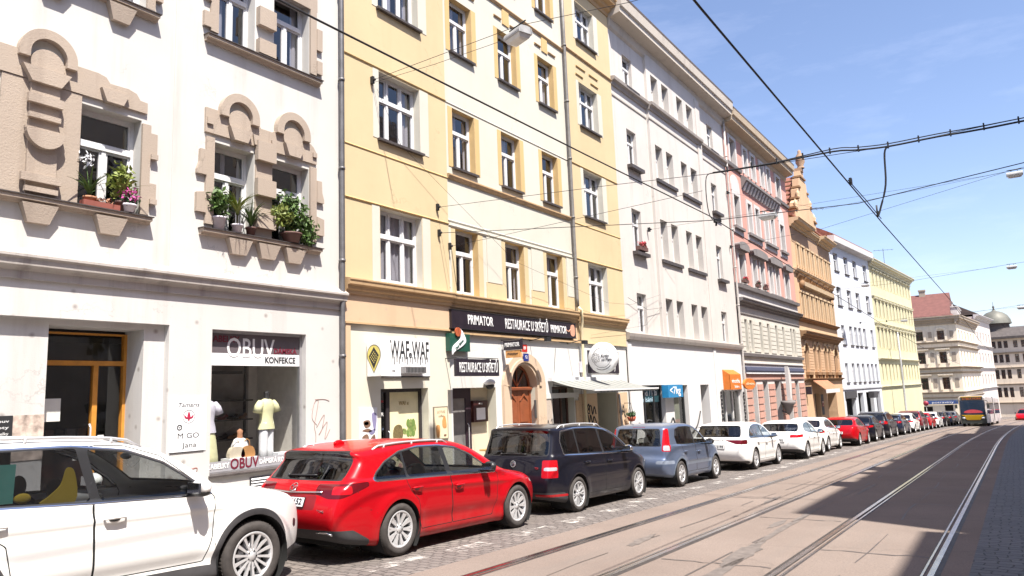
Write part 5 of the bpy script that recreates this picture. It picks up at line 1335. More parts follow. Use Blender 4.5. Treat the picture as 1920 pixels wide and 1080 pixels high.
t = thing('street_sculpture', (47.1, 11.55, gz(47.1) + .12), 'pale half-disc ornament on a bracket against the pink house', 'ornament')
m = MB(); m.prism(arc(0, 3.35, .62, -85, 85, 14, 1.05), -.16, .05); m.build('half_disc', [M_PW], t); m = MB(); m.lathe([(.0, 2.28), (.42, 2.30), (.44, 2.14), (.30, 2.0), (.22, 1.7), (.08, 1.5), (0, 1.4)], 14); m.tube([(0, 0, 1.5), (0, .4, 1.7)], .05, 6); m.build('bracket_bowl', [M_PG], t)
for s, w, lab in ((41.2, .8, 'red flower box on the single window of the pink house'), (43.75, .6, 'left of two darker flower boxes on the paired windows of the pink house'), (45.35, .6, 'right of two darker flower boxes on the paired windows of the pink house')):
    flowerbox(s, .18, 7.50, w, lab, M_REDF if s < 43 else plain('wilted_petals', (.16, .05, .06), .7))

# ------------------------------------------------------------------ ochre house with the stepped gable
M_O = plaster('ochre_brick_render', (.60, .40, .25), (.3, .17, .09), .25, .3)
M_OS = plaster('sand_stone', (.60, .45, .29), (.26, .17, .09), .4, .3)
M_OD = plaster('brown_stone', (.30, .18, .10), (.12, .08, .05), .5, .3)
M_OB = plaster('terracotta_field', (.40, .27, .18), (.2, .12, .08), .3, .4)
B5 = Fac('apartment_house', S1 + .03, 'ochre house with a stepped Renaissance gable and brown cornices')
b = B5; S0, S1 = S1 + .03, 67.45
w4 = [(55.2 + k * 1.55 + (k // 2) * .12, 55.75 + k * 1.55 + (k // 2) * .12, 10.35, 11.72) for k in range(8)]
w3 = [(55.1 + k * 1.56, 55.75 + k * 1.56, 6.5, 8.15) for k in range(8)]
w2 = [(54.75, 55.95, 2.6, 4.65), (57.65, 58.40, 2.6, 4.65), (59.05, 59.9, 2.6, 4.65), (61.3, 62.2, 2.6, 4.65), (62.75, 63.6, 2.6, 4.65), (65.1, 66.6, 2.6, 4.65)]
m = b.mb(); b.wall(m, S0, S1, 2.0, 13.9, w4 + w3 + w2, d=0, depth=.25); b.shell(m, S0, S1, -2.8, 13.9)
for o in w2:
    c = (o[0] + o[1]) / 2; r = (o[1] - o[0]) / 2; A_ = arc(c, 4.65 - r, r, 0, 180, 12)
    for p, q in zip(A_, A_[1:]): m.quad((p[0], .002, p[1]), (q[0], .002, q[1]), (q[0], .002, 4.66), (p[0], .002, 4.66))
b.part('wall', m, [M_O])
b.room(S0, S1, 2, 13.5)
for o in w4 + w3 + w2: b.window(*o, style='t1' if o[1] - o[0] < 1 else 't2', d=-.22, fm=M_FRAMEB, curtain=random.choice((0, 1)))
m = b.mb(); m.box(S0 + .3, S1 - .3, 0, .02, 11.95, 13.0); b.part('terracotta_field', m, [M_OB])
for o in w4 + w3:
    m = b.mb(); m.box(o[0] - .22, o[0] - .01, 0, .09, o[2] - .1, o[3] + .15); m.box(o[1] + .01, o[1] + .22, 0, .09, o[2] - .1, o[3] + .15); m.box(o[0] - .24, o[1] + .24, 0, .13, o[3] + .15, o[3] + .28); b.part('window_surround', m, [M_OS])
for o in w2:
    m = b.mb(); c = (o[0] + o[1]) / 2; r = (o[1] - o[0]) / 2; m.band(arc(c, 4.65 - r, r + .2, 0, 180, 12), arc(c, 4.65 - r, r + .02, 0, 180, 12), 0, .08); b.part('arch_moulding', m, [M_OS])
    m = b.mb(); m.box(o[0] - .15, o[1] + .15, 0, .26, 2.36, 2.58); m.box(o[0] - .1, o[0] + .12, 0, .2, 2.12, 2.36); m.box(o[1] - .12, o[1] + .1, 0, .2, 2.12, 2.36); b.part('balconette', m, [M_OD])
m = b.mb()
for k in range(9):
    for a, c in zip([S0] + [o[1] + .05 for o in w2], [o[0] - .05 for o in w2] + [S1]):
        if c - a > .2: m.box(a + .05, c - .05, 0, .03, 2.75 + k * .2, 2.91 + k * .2)
b.part('rustication', m, [M_O])
b.cornice(S0, S1, moulded(.30, 9.62, 9.94), M_OS)
for k in range(6): m = b.mb(); m.sweep([(0, 9.25), (.25, 9.5), (.28, 9.62), (0, 9.62)], 54.6 + k * 2.15, 55.9 + k * 2.15); b.part('bracket', m, [M_OD])
b.cornice(55.6, 66.0, [(0, 8.75), (.30, 8.8), (.34, 9.1), (0, 9.16)], M_OS, 'pediment_slab')
for a in (55.4, 66.1): m = b.mb(); m.lathe([(.0, 0), (.28, 0), (.28, .3), (0, .3)], 12, 'y', (a, 0, 8.9)); o = bpy.data.objects.new('scroll', m.mesh('scroll', [M_OD])); link(o, b.root)
b.cornice(S0, S1, moulded(.34, 6.14, 6.42), M_OD); b.cornice(S0, S1, [(0, 5.5), (.05, 5.5), (.05, 6.1), (0, 6.12)], M_OS, 'frieze'); b.cornice(S0, S1, moulded(.55, 4.92, 5.46), M_OD); b.cornice(S0, S1, moulded(.28, 1.9, 2.12), M_OD)
b.cornice(S0, 59.2, moulded(.75, 13.0, 13.6), M_OS, 'eaves_cornice'); b.cornice(62.6, S1, moulded(.75, 13.0, 13.6), M_OS, 'eaves_cornice'); b.cornice(59.2, 62.6, moulded(.35, 13.1, 13.55), M_OS, 'eaves_cornice')
b.roof(S0, S1, 13.75, rise=5.0, over=.3)
m = b.mb()
G = [(55.6, 13.6), (55.6, 14.6), (56.1, 14.7), (56.2, 15.2), (56.9, 15.6), (56.95, 16.4), (57.6, 16.6), (57.7, 17.4), (58.4, 17.6), (58.5, 18.2), (59.6, 18.2), (59.7, 17.6), (60.3, 17.4), (60.4, 16.6), (61.1, 16.4), (61.2, 15.6), (61.9, 15.3), (62.0, 14.7), (62.6, 14.6), (62.6, 13.6)]
m.prism(G, -.35, .12); b.part('gable', m, [M_O])
m = b.mb(); m.prism([(55.7, 13.9), (59.05, 17.95), (62.4, 13.9)], -8, -.38); b.part('gable_roof', m, [M_TILE])
m = b.mb()
for k in range(9): m.box(55.75 + k * .36, 55.85 + k * .36, -7.5, -.40, 14.02 + k * .435, 14.10 + k * .435)
b.part('roof_battens', m, [M_OD])
for a, c, z in ((55.4, 56.3, 14.62), (56.7, 57.1, 15.62), (57.4, 57.9, 16.62), (58.2, 59.9, 17.62), (60.15, 60.6, 16.62), (60.95, 61.4, 15.62), (61.8, 62.8, 14.62)): m = b.mb(); m.box(a, c, -.42, .22, z, z + .14); b.part('gable_coping', m, [M_OD])
for s, z, hgt in ((56.0, 14.76, .7), (57.0, 15.76, .6), (61.1, 15.76, .6), (62.2, 14.76, .7)): m = b.mb(); m.lathe([(.16, 0), (.10, .1), (.18, .25), (.08, .45), (.0, hgt)], 10, 'z', (s, .1, z)); b.part('pinnacle', m, [M_OS])
m = b.mb(); m.box(58.72, 59.42, -.4, .2, 18.2, 18.5); m.lathe([(.30, 18.5), (.22, 18.7), (.36, 19.0), (.30, 19.5), (.12, 19.75), (.14, 19.9), (0, 20.05)], 12, 'z', (59.05, .1, 0)); b.part('finial', m, [M_OB])
m = b.mb(); m.box(54.6, 55.7, -3.2, -1.8, 14.5, 17.2); b.part('chimney', m, [M_OB])
gop = [(56.5, 58.2, -2.9, 1.0, .3), (60.9, 64.4, -2.9, .95, .8)]
m = b.mb(); b.wall(m, S0, S1, -2.9, 1.95, gop, d=.04, m=0); b.part('ground_floor_wall', m, [M_O]); b.room(S0, S1, -2.9, 1.9, -1.2)
t = thing('awning', (58.3, 12.0, 1.15), 'orange-red awning with a white valance on the ochre house', 'awning'); m = MB(); m.sweep([(-.05, .95), (-1.0, .15), (-1.0, .10), (-.05, .86)], -2.6, 2.3); m.build('canvas', [plain('rust_canvas', (.36, .17, .09), .8, var=.2, scale=3)], t); m = MB(); m.box(-2.6, 2.3, -1.03, -1.0, -.12, .15); m.build('valance', [M_FRAME], t)
t = sign_root('box_sign', 53.85, 0, 1.0, 'small dark box sign at the left edge of the ochre house', 'sign'); m = MB(); m.box(0, .18, -.42, -.02, 0, .55); m.build('case', [M_DARK], t)
t = sign_root('poster_case', 58.9, 0, -.6, 'poster case with a red ring on the ochre house', 'poster'); m = MB(); m.box(-.4, .4, -.06, 0, 0, 1.5); m.build('case', [M_CLAD], t); m = MB(); m.band(arc(0, .8, .24, 0, 345, 20), arc(0, .8, .12, 0, 345, 20), -.08, -.06, closed=True); m.build('red_ring', [M_LENSR], t)

# ------------------------------------------------------------------ white and pale yellow houses beyond, where the street bends
M_BW = plaster('cool_white_render', (.60, .62, .66), (.45, .46, .5), .15, .15)
M_BY = plaster('pale_yellow_render', (.62, .575, .365), (.5, .42, .22), .15, .2)
M_BYT = plaster('pale_yellow_trim', (.62, .58, .42), (.4, .34, .2), .3, .2)
A6 = math.atan2(-1.2, 13.4); A7 = math.atan2(-1.53, 21.5)
B6 = Fac('apartment_house', 0, 'cool white house with plain small windows', x=67.5, y=12.0, ang=A6); b = B6; S0, S1 = .02, 13.42
ops = [(a, a + 1.4, z0, z1) for z0, z1 in ((11.55, 13.15), (8.45, 10.08)) for a in (1.2, 4.45, 7.4, 11.1)] + [(a, a + .95, 5.02, 6.72) for a in (1.5, 4.0, 5.65, 7.1, 8.75, 11.5)] + [(a, a + .85, 1.72, 3.38) for a in (1.5, 3.6, 5.3, 7.0, 8.8, 10.3, 11.8)]
m = b.mb(); b.wall(m, S0, S1, 1.2, 14.2, ops, depth=.2); b.shell(m, S0, S1, -3.4, 14.2); b.part('wall', m, [M_BW]); b.room(S0, S1, 1, 14)
for o in ops: b.window(*o, style='t2', d=-.17, curtain=random.choice((1, 2, 4))); b.sill(o[0] - .05, o[1] + .08, o[2], .1, .07)
b.cornice(S0, S1, [(0, 13.75), (.55, 13.95), (.6, 14.45), (0, 14.5)], M_WG, 'eaves_cornice'); b.roof(S0, S1, 14.5, over=.5); b.cornice(S0, S1, [(0, 1.1), (.08, 1.1), (.1, 1.25), (0, 1.28)], M_BW, 'string_course')
gop = [(.7, 3.6, -3.4, .75, .3), (4.6, 6.4, -3.4, .75, .3), (7.4, 10, -3.4, .75, .3), (11, 12.6, -3.4, .75, .3)]
m = b.mb(); b.wall(m, S0, S1, -3.4, 1.2, gop, m=0); b.part('ground_floor_wall', m, [M_BW]); b.room(S0, S1, -3.4, 1, -.6)
m = b.mb(); m.box(.5, 3.9, .02, .12, .35, .95); m.box(8.2, 9.6, .02, .5, .2, .8); b.part('shop_fascia', m, [M_CLAD])
B7 = Fac('apartment_house', 0, 'pale yellow house with many closely spaced windows', x=80.9, y=10.8, ang=A7); b = B7; S0, S1 = .02, 21.5
cx7 = [.95 + k * 1.72 for k in range(12)]
ops = [(a, a + .72, z0, z1) for z0, z1 in ((11.45, 12.85), (8.2, 9.85), (5.0, 6.95), (1.7, 3.45)) for a in cx7]
m = b.mb(); b.wall(m, S0, S1, -4, 13.9, ops, depth=.16); b.shell(m, S0, S1, -4, 13.9); b.part('wall', m, [M_BY]); b.room(S0, S1, -4, 13.5)
for o in ops: b.window(*o, style='t2', d=-.13, curtain=random.choice((1, 4)))
for z0, z1 in ((11.45, 12.85), (8.2, 9.85), (5.0, 6.95)):
    m = b.mb()
    for a in cx7: m.box(a - .2, a - .02, 0, .05, z0, z1 + .1); m.box(a + .74, a + .92, 0, .05, z0, z1 + .1); m.sweep([(0, z1 + .15), (.2, z1 + .2), (.22, z1 + .32), (0, z1 + .38)], a - .25, a + .97)
    b.part('window_surrounds', m, [M_BYT])
for z, dd in ((10.35, .16), (7.6, .16), (4.0, .3), (1.2, .2)): b.cornice(S0, S1, moulded(dd, z - .2, z), M_BYT)
b.cornice(S0, S1, moulded(.65, 13.35, 14.05), M_BYT, 'eaves_cornice'); b.roof(S0, S1, 14.1, over=.45, rise=3)
gop = [(1 + k * 2.6, 2.6 + k * 2.6, -4, .2, .25) for k in range(8)]
m = b.mb()
for q in gop: m.box(q[0], q[1], .003, .02, -4, .2)
b.part('shopfronts', m, [M_CLAD]) if False else None

# ------------------------------------------------------------------ corner house and the domed block closing the view
M_C = plaster('beige_stone_render', (.80, .70, .56), (.2, .15, .11), .45, .3)
M_CT = plaster('weathered_stone', (.40, .33, .26), (.12, .10, .08), .6, .3)
M_RR = plain('red_roof', (.145, .055, .045), .8, var=.2, scale=2)
def tall_window(b, c, w, z0, z1, arch=False):
    o = b.window(c - w / 2, c + w / 2, z0, z1, style='t2', d=-.2, fm=M_FRAMEB, curtain=0)
    m = b.mb()
    for sg in (-1, 1): m.box(c + sg * (w / 2 + .2) - .14, c + sg * (w / 2 + .2) + .14, 0, .14, z0 - .1, z1 + .1)
    if arch: m.band(arc(c, z1, w / 2 + .3, 0, 180, 10, .5), arc(c, z1, w / 2 + .02, 0, 180, 10, .26), 0, .12)
    else: m.sweep([(0, z1 + .15), (.3, z1 + .3), (.32, z1 + .45), (0, z1 + .55)], c - w / 2 - .5, c + w / 2 + .5)
    b.part('window_surround', m, [M_C]); return o
B8 = Fac('corner_house', 0, 'ornate beige corner house with a red roof', x=118.0, y=15.5, ang=-math.pi / 2, zb=gz(118)); b = B8     # s runs towards -Y
S1 = 9.85; zz = [(.25, 1.85), (3.85, 5.40), (7.10, 8.35)]
cc = [1.9, 5.3, 7.9]
ops = [(c - .42, c + .42, z0, z1) for z0, z1 in zz for c in cc]
dops = [(5.0 - .2, 5.9, gz(118) - .3, -2.1), (7.35, 8.35, gz(118) - .3, -1.9)]
m = b.mb(); b.wall(m, 0, S1, gz(118) - .5, 10.2, ops + dops, depth=.3); m.quad((0, 0, -5), (0, 0, 10.2), (0, -9, 10.2), (0, -9, -5)); b.part('wall', m, [M_C]); b.room(0, S1, -5, 10, -.7)
for z0, z1 in zz:
    for c in cc: tall_window(b, c, .84, z0, z1, z0 > 7)
    for c in (3.6, 6.6, 9.2): m = b.mb(); m.box(c - .22, c + .22, -.02, .05, z0 + .3, z1 - .1); b.part('niche_panel', m, [M_CT])
for z, dd in ((6.85, .3), (6.1, .35), (3.3, .45), (2.65, .35), (-.1, .35), (-.75, .25)): b.cornice(0, S1 + .2, moulded(dd, z - .28, z), M_CT)
b.cornice(0, S1 + .6, moulded(.8, 9.2, 10.35), M_CT, 'eaves_cornice')
B8S = Fac.__new__(Fac); B8S.s0 = 0; B8S.zb = gz(118); B8S.root = thing('corner_house', (118.0, 15.5 - S1, gz(118)), 'street side of the corner house', 'building', None, (0, 0, math.atan2(-1.6, 20)))
COL.objects.unlink(B8S.root); bpy.data.objects.remove(B8S.root)
# street-side wing of the same house, as parts of it: given in the corner house's own axes
class Wing(Fac):
    def __init__(self, base, off, ang): self.root = base.root; self.s0 = 0; self.zb = base.zb; self.M = Matrix.Translation(Vector((off, 0, 0))) @ Matrix.Rotation(ang, 4, 'Z')
    def tf(self, s, d, z):
        v = self.M @ Vector((s, -d, z - self.zb)); return tuple(v)
    def window(self, *a, **k):
        o = Fac.window(self, *a, **k); o.rotation_euler = (0, 0, self.M.to_euler().z); return o
W8 = Wing(B8, S1, math.pi / 2 + math.atan2(-1.6, 20))
ops = [(1.6 + k * 3, 2.5 + k * 3, z0, z1) for z0, z1 in zz for k in range(6)]
m = W8.mb(); W8.wall(m, 0, 20, -5.5, 10.2, ops, depth=.3); W8.part('wall', m, [M_C])
for o in ops: W8.window(*o, style='t2', d=-.25, fm=M_FRAMEB, curtain=0)
for z, dd in ((6.85, .3), (6.1, .35), (3.3, .6), (2.65, .4), (-.1, .35), (-.75, .25)): W8.cornice(-.2, 20, moulded(dd, z - .28, z), M_CT)
W8.cornice(-.6, 20, moulded(.8, 9.2, 10.35), M_CT, 'eaves_cornice')
m = b.mb(); m.sweep([(.7, 10.35), (-4.5, 14.0), (-9, 12)], -.1, S1 - .5); i = m.pts([(S1 - .5, .7, 10.35), (S1 + .6, -5, 10.35), (S1 + .6, -20, 10.35), (S1 - 3.5, -20, 13), (S1 - 3.5, -4.5, 14.0)]); m.face((i, i + 1, i + 2, i + 3, i + 4)); b.part('roof', m, [M_RR])
for s, d, z in ((5.9, -4.4, 13.2), (7.3, -5.5, 12.2), (9.1, -6, 11.3), (4.6, -6, 12.6)): m = b.mb(); m.box(s - .4, s + .4, d - .35, d + .35, z - 1, z + 1.3); m.box(s - .48, s + .48, d - .43, d + .43, z + 1.3, z + 1.5); b.part('chimney', m, [M_PW if s > 6 else M_CT])
for k in range(4): m = b.mb(); s = 9.3; d = -2.4 - k * 2.4; m.box(s - .6, s + .9, d - .55, d + .55, 10.4, 11.6); m.box(s - .7, s + 1.0, d - .65, d + .65, 11.6, 11.75); b.part('dormer', m, [M_PW])
m = b.mb(); m.sweep([(-1.4, 11.6), (-1.3, 11.72), (-2.3, 12.42), (-2.4, 12.3)], 4.2, 5.4); b.part('roof_window', m, [M_BLK])
t = sign_root('shop_fascia', 7.5, 0, 0, 'blue shop fascia on the beige corner house', 'sign'); t.location = (117.85, 8.0, -1.75); m = MB(); m.box(-.1, 0, -1.5, 2.3, 0, .45); m.build('panel', [plain('fascia_blue', (.03, .07, .22), .5)], t); letters('potraviny', .4, M_INKW, t, (-.11, .3, .22), (R(90), 0, R(-90)), width=2.6)
B9 = Fac('apartment_house', 0, 'narrow pale house between the corner house and the domed block', x=138.5, y=4.05, ang=math.atan2(-1.7, 17), zb=gz(138)); b = B9
ops = [(1.2 + k * 3.2, 2.2 + k * 3.2, z0, z1) for z0, z1 in ((7.4, 9.0), (3.9, 5.6), (.4, 2.1)) for k in range(5)]
m = b.mb(); b.wall(m, 0, 17, -6.2, 11.4, ops, depth=.2); b.shell(m, 0, 17, -6.2, 11.4); b.part('wall', m, [plaster('pale_rose_render', (.62, .555, .51), (.4, .33, .28), .3)]); b.room(0, 17, -6, 11)
for o in ops: b.window(*o, style='t2', d=-.15, curtain=1)
for z, dd in ((6.8, .3), (3.2, .3), (.0, .3)): b.cornice(0, 17, moulded(dd, z - .3, z), M_PW)
b.cornice(-.2, 17, moulded(.8, 11.0, 11.7), M_PW, 'eaves_cornice'); b.roof(0, 17, 11.7, over=.6, mat=M_TILED)
B10 = Fac('domed_block', 0, 'beige end block with a green-grey dome over its dark mansard roof', x=165.0, y=4.2, ang=-math.pi / 2 - .12, zb=gz(165)); b = B10
zz = [(-2.2, -.4), (1.2, 2.9), (4.2, 5.7), (6.9, 8.2)]
cc = [(k * .95 + 2.0) for k in range(3)] + [5.4, 6.6, 8.6, 9.6, 10.6, 13, 14]
ops = [(c - .32, c + .32, z0, z1) for z0, z1 in zz for c in cc]
m = b.mb(); b.wall(m, 0, 22, -6.6, 9.0, ops, depth=.25); m.quad((0, 0, -6.6), (0, 0, 9), (0, -9, 9), (0, -9, -6.6)); b.part('wall', m, [plaster('sand_render', (.78, .66, .53), (.2, .15, .11), .4)]); b.room(0, 22, -6.5, 9, -.6)
for o in ops: b.window(*o, style='t2', d=-.18, fm=M_FRAMEB, curtain=0)
for z, dd in ((6.1, .4), (3.3, .25), (.3, .25), (-3.1, .4)): b.cornice(-.2, 22, moulded(dd, z - .3, z), M_CT)
m = b.mb(); m.box(8.0, 22, .02, .06, -2.5, 4.6); b.part('brick_field', m, [plaster('brick_red', (.40, .19, .13), (.2, .1, .08), .3)])
M_SLATE = plain('slate_roof', (.085, .07, .065), .7, var=.3, scale=2)
m = b.mb(); m.sweep([(.9, 8.6), (.9, 9.0), (-.9, 10.6), (-8, 11.2), (-8, 8.6)], -.5, 22); b.part('roof', m, [M_SLATE])
m = b.mb(); m.lathe([(2.6, 9.6), (2.3, 9.9), (2.2, 11.4), (2.7, 11.6)], 20, 'z', (2.4, -2.6, 0)); b.part('drum', m, [M_SLATE])
m = b.mb(); m.lathe([(2.65, 11.6), (2.5, 12.4), (2.05, 13.2), (1.3, 13.8), (.4, 14.1), (.25, 14.3)], 24, 'z', (2.4, -2.6, 0)); b.part('dome', m, [plain('patina_dome', (.15, .145, .12), .6, .2, var=.25, scale=1)])
m = b.mb(); m.lathe([(.22, 14.2), (.12, 14.6), (.22, 14.9), (.05, 15.1), (.03, 15.8), (0, 15.9)], 10, 'z', (2.4, -2.6, 0)); b.part('dome_spike', m, [M_SLATE])

# ------------------------------------------------------------------ the shaded side of the street, behind and right of the camera
M_OPP = [plaster('opposite_render_%d' % k, c, (.3, .25, .2), .3) for k, c in enumerate(((.60, .52, .42), (.66, .60, .52), (.55, .42, .34), (.66, .58, .40)))]
# each house: far end x, width, eaves height above the street, facade line
for k, (x1, wd, h, y, lab) in enumerate(((8.75, 34, 14.5, -6.5, 'lower beige house behind the photographer'), (32.5, 23.6, 19.75, -6.5, 'tall pale house across the street with chimneys'), (56.0, 23.4, 20.6, -6.5, 'brownish house across the street'), (84.0, 27.9, 20.0, -7.4, 'yellowish house across the street where it bends'))):
    g0 = gz(x1 - wd / 2); b = Fac('opposite_house', 0, lab, x=x1, y=y, ang=math.pi, zb=gz(x1)); top = g0 + h
    ops = [(1.4 + c * 2.9, 2.5 + c * 2.9, g0 + 1.2 + r * 3.6, g0 + 2.9 + r * 3.6) for c in range(int((wd - 2) / 2.9)) for r in range(int((h - 3) / 3.6) + 1) if g0 + 2.9 + r * 3.6 < top - .5]
    m = b.mb(); b.wall(m, 0, wd, g0 - 1.5, top, ops, depth=.2); b.shell(m, 0, wd, g0 - 1.5, top); b.part('wall', m, [M_OPP[k]]); b.room(0, wd, g0, top - .3, -.6)
    for o in ops: b.window(*o, style='t2', d=-.16, curtain=0)
    b.cornice(.0, wd, moulded(.35, top - .6, top), M_PW, 'eaves_cornice')
    m = b.mb(); m.box(0, wd, -11, .02, top, top + .15); b.part('roof', m, [M_TILED])
    if k == 1:
        for s, w_, hh in ((17.6, 1.1, 1.9), (16.0, .5, 1.0), (14.2, .7, 1.5), (12.0, 1.4, 1.6), (8.0, 1.2, 1.3)): m = b.mb(); m.box(s, s + w_, -1.2, -.1, top + .15, top + hh); b.part('chimney', m, [M_OB])
# ------------------------------------------------------------------ cars

def sdf_poly(P, X, Z):
    P = np.asarray(P, float); n = len(P)
    d = np.full(X.shape, 1e9); inside = np.zeros(X.shape, bool)
    for i in range(n):
        a, b = P[i], P[(i + 1) % n]
        e = b - a; l2 = max(e @ e, 1e-12)
        wx, wz = X - a[0], Z - a[1]
        t = np.clip((wx * e[0] + wz * e[1]) / l2, 0, 1)
        d = np.minimum(d, (wx - t * e[0]) ** 2 + (wz - t * e[1]) ** 2)
        c = ((a[1] <= Z) & (b[1] > Z)) | ((b[1] <= Z) & (a[1] > Z))
        with np.errstate(divide='ignore', invalid='ignore'):
            xi = a[0] + (Z - a[1]) * e[0] / (e[1] if abs(e[1]) > 1e-12 else 1e-12)
        inside ^= c & (X < xi)
    return np.sqrt(d) * np.where(inside, -1, 1)
def smax(a, b, k):
    h = np.maximum(k - np.abs(a - b), 0) / k
    return np.maximum(a, b) + h * h * k * .25
class CarField:
    def __init__(s, p):
        s.p = p
        top = catmull(p['top'], 5)
        x0, x1, z0, z1 = -.4, p['L'] + .4, -.2, p['H'] + .4
        s.h = .012
        gx = np.arange(x0, x1, s.h); gz_ = np.arange(z0, z1, s.h)
        G = sdf_poly(top, *np.meshgrid(gx, gz_, indexing='ij'))
        for _ in range(p.get('blur', 3)):
            G[1:-1] = (G[:-2] + 2 * G[1:-1] + G[2:]) / 4
            G[:, 1:-1] = (G[:, :-2] + 2 * G[:, 1:-1] + G[:, 2:]) / 4
        s.G, s.x0, s.z0 = G, x0, z0
    def sil(s, X, Z):
        u = np.clip((X - s.x0) / s.h, 0, s.G.shape[0] - 1.001); v = np.clip((Z - s.z0) / s.h, 0, s.G.shape[1] - 1.001)
        i = u.astype(int); j = v.astype(int); a = u - i; b = v - j; G = s.G
        return G[i, j] * (1 - a) * (1 - b) + G[i + 1, j] * a * (1 - b) + G[i, j + 1] * (1 - a) * b + G[i + 1, j + 1] * a * b
    def width(s, X, Z):
        p = s.p; W = p['W']; L = p['L']
        zb = p['belt'][0] + (p['belt'][1] - p['belt'][0]) * X / L
        w = W - .05 * np.clip((.60 - Z) / .4, 0, 1) ** 2 - .018 * np.clip((Z - .70) / .3, 0, 1) ** 2
        # door sculpt and crease
        mid = np.clip((X - .5) / .8, 0, 1) * np.clip((L - .6 - X) / .8, 0, 1)
        zc = p.get('crease', (.80, .76)); zcl = zc[0] + (zc[1] - zc[0]) * X / L
        w = w + mid * p.get('cr', .012) * np.exp(-((Z - zcl) / .035) ** 2)
        zs = p.get('scoop', (.45, .42)); zsl = zs[0] + (zs[1] - zs[0]) * X / L
        w = w - mid * p.get('sc', .018) * np.exp(-((Z - zsl) / .085) ** 2)
        for xw in p['xw']:
            r = np.hypot(X - xw, Z - p['rw'])
            w = w + p.get('flare', .022) * np.exp(-((r - p['ra'] - .03) / .10) ** 2) * (Z > 0)
        # greenhouse leans inward above the belt
        t = np.clip(Z - zb, 0, None)
        sh = p.get('shoulder', .03)
        w = w - sh * np.clip(t / .03, 0, 1) - math.tan(R(p.get('tumble', 17))) * t
        # rounded plan at both ends
        a, zl = p.get('rear', (.16, .75)); tr = np.clip((zl - X) / zl, 0, 1)
        w = w - a * tr ** 2.4
        a, zl = p.get('front', (.26, 1.05)); tf = np.clip((X - L + zl) / zl, 0, 1)
        w = w - a * tf ** 2.4
        return w
    def __call__(s, X, Y, Z):
        p = s.p; A = np.abs(Y); L = p['L']
        e = np.clip((X - L * .5) / (L * .5), -1, 1)
        cx = p.get('cx', .085)
        Xs = X + np.where(e > 0, cx * 1.2, -cx) * A * A * np.clip(np.abs(e) * 1.6 - .3, 0, 1)
        Zs = Z + p.get('crown', .055) * A * A
        a = s.sil(Xs, Zs)
        b = (A - s.width(X, Z)) * .93
        return smax(a, b, p.get('k', .10))
    def grad(s, V, h=.012):
        X, Y, Z = V.T
        g = np.stack([s(X + h, Y, Z) - s(X - h, Y, Z), s(X, Y + h, Z) - s(X, Y - h, Z), s(X, Y, Z + h) - s(X, Y, Z - h)], 1) / (2 * h)
        return g
def surface_nets(F, lo, hi, h):
    ax = [np.arange(lo[i], hi[i] + h, h) for i in range(3)]
    X, Y, Z = np.meshgrid(*ax, indexing='ij')
    V = F(X, Y, Z); S = V < 0
    n = np.array(V.shape) - 1
    cnt = np.zeros(n); pos = np.zeros((*n, 3))
    sl = lambda o, d: tuple(slice(o[k], n[k] + o[k]) for k in range(3))
    base = np.stack([X, Y, Z], -1)
    C = [(i, j, k) for i in (0, 1) for j in (0, 1) for k in (0, 1)]
    for a in C:
        for d in range(3):
            if a[d]: continue
            b = list(a); b[d] = 1
            va, vb = V[sl(a, n)], V[sl(b, n)]
            m = (va < 0) != (vb < 0)
            t = np.where(m, va / np.where(m, va - vb, 1), 0)
            P = base[sl(a, n)].copy(); P[..., d] += t * h
            pos += np.where(m[..., None], P, 0); cnt += m
    act = cnt > 0
    idx = -np.ones(tuple(n), int); idx[act] = np.arange(act.sum())
    verts = pos[act] / cnt[act][:, None]
    quads = []
    for d in range(3):
        e, f = [(1, 2), (2, 0), (0, 1)][d]
        a = [slice(None)] * 3; b = [slice(None)] * 3
        a[d] = slice(0, -1); b[d] = slice(1, None)
        m = S[tuple(a)] != S[tuple(b)]
        I = np.argwhere(m)
        I = I[(I[:, e] > 0) & (I[:, f] > 0) & (I[:, e] < n[e]) & (I[:, f] < n[f])]
        flip = S[tuple(a)][tuple(I.T)]
        def at(de, df):
            J = I.copy(); J[:, e] += de; J[:, f] += df
            return idx[tuple(J.T)]
        q = np.stack([at(-1, -1), at(0, -1), at(0, 0), at(-1, 0)], 1)
        q[~flip] = q[~flip][:, ::-1]
        quads.append(q)
    Q = np.concatenate(quads); Q = Q[(Q >= 0).all(1)]
    return verts, Q
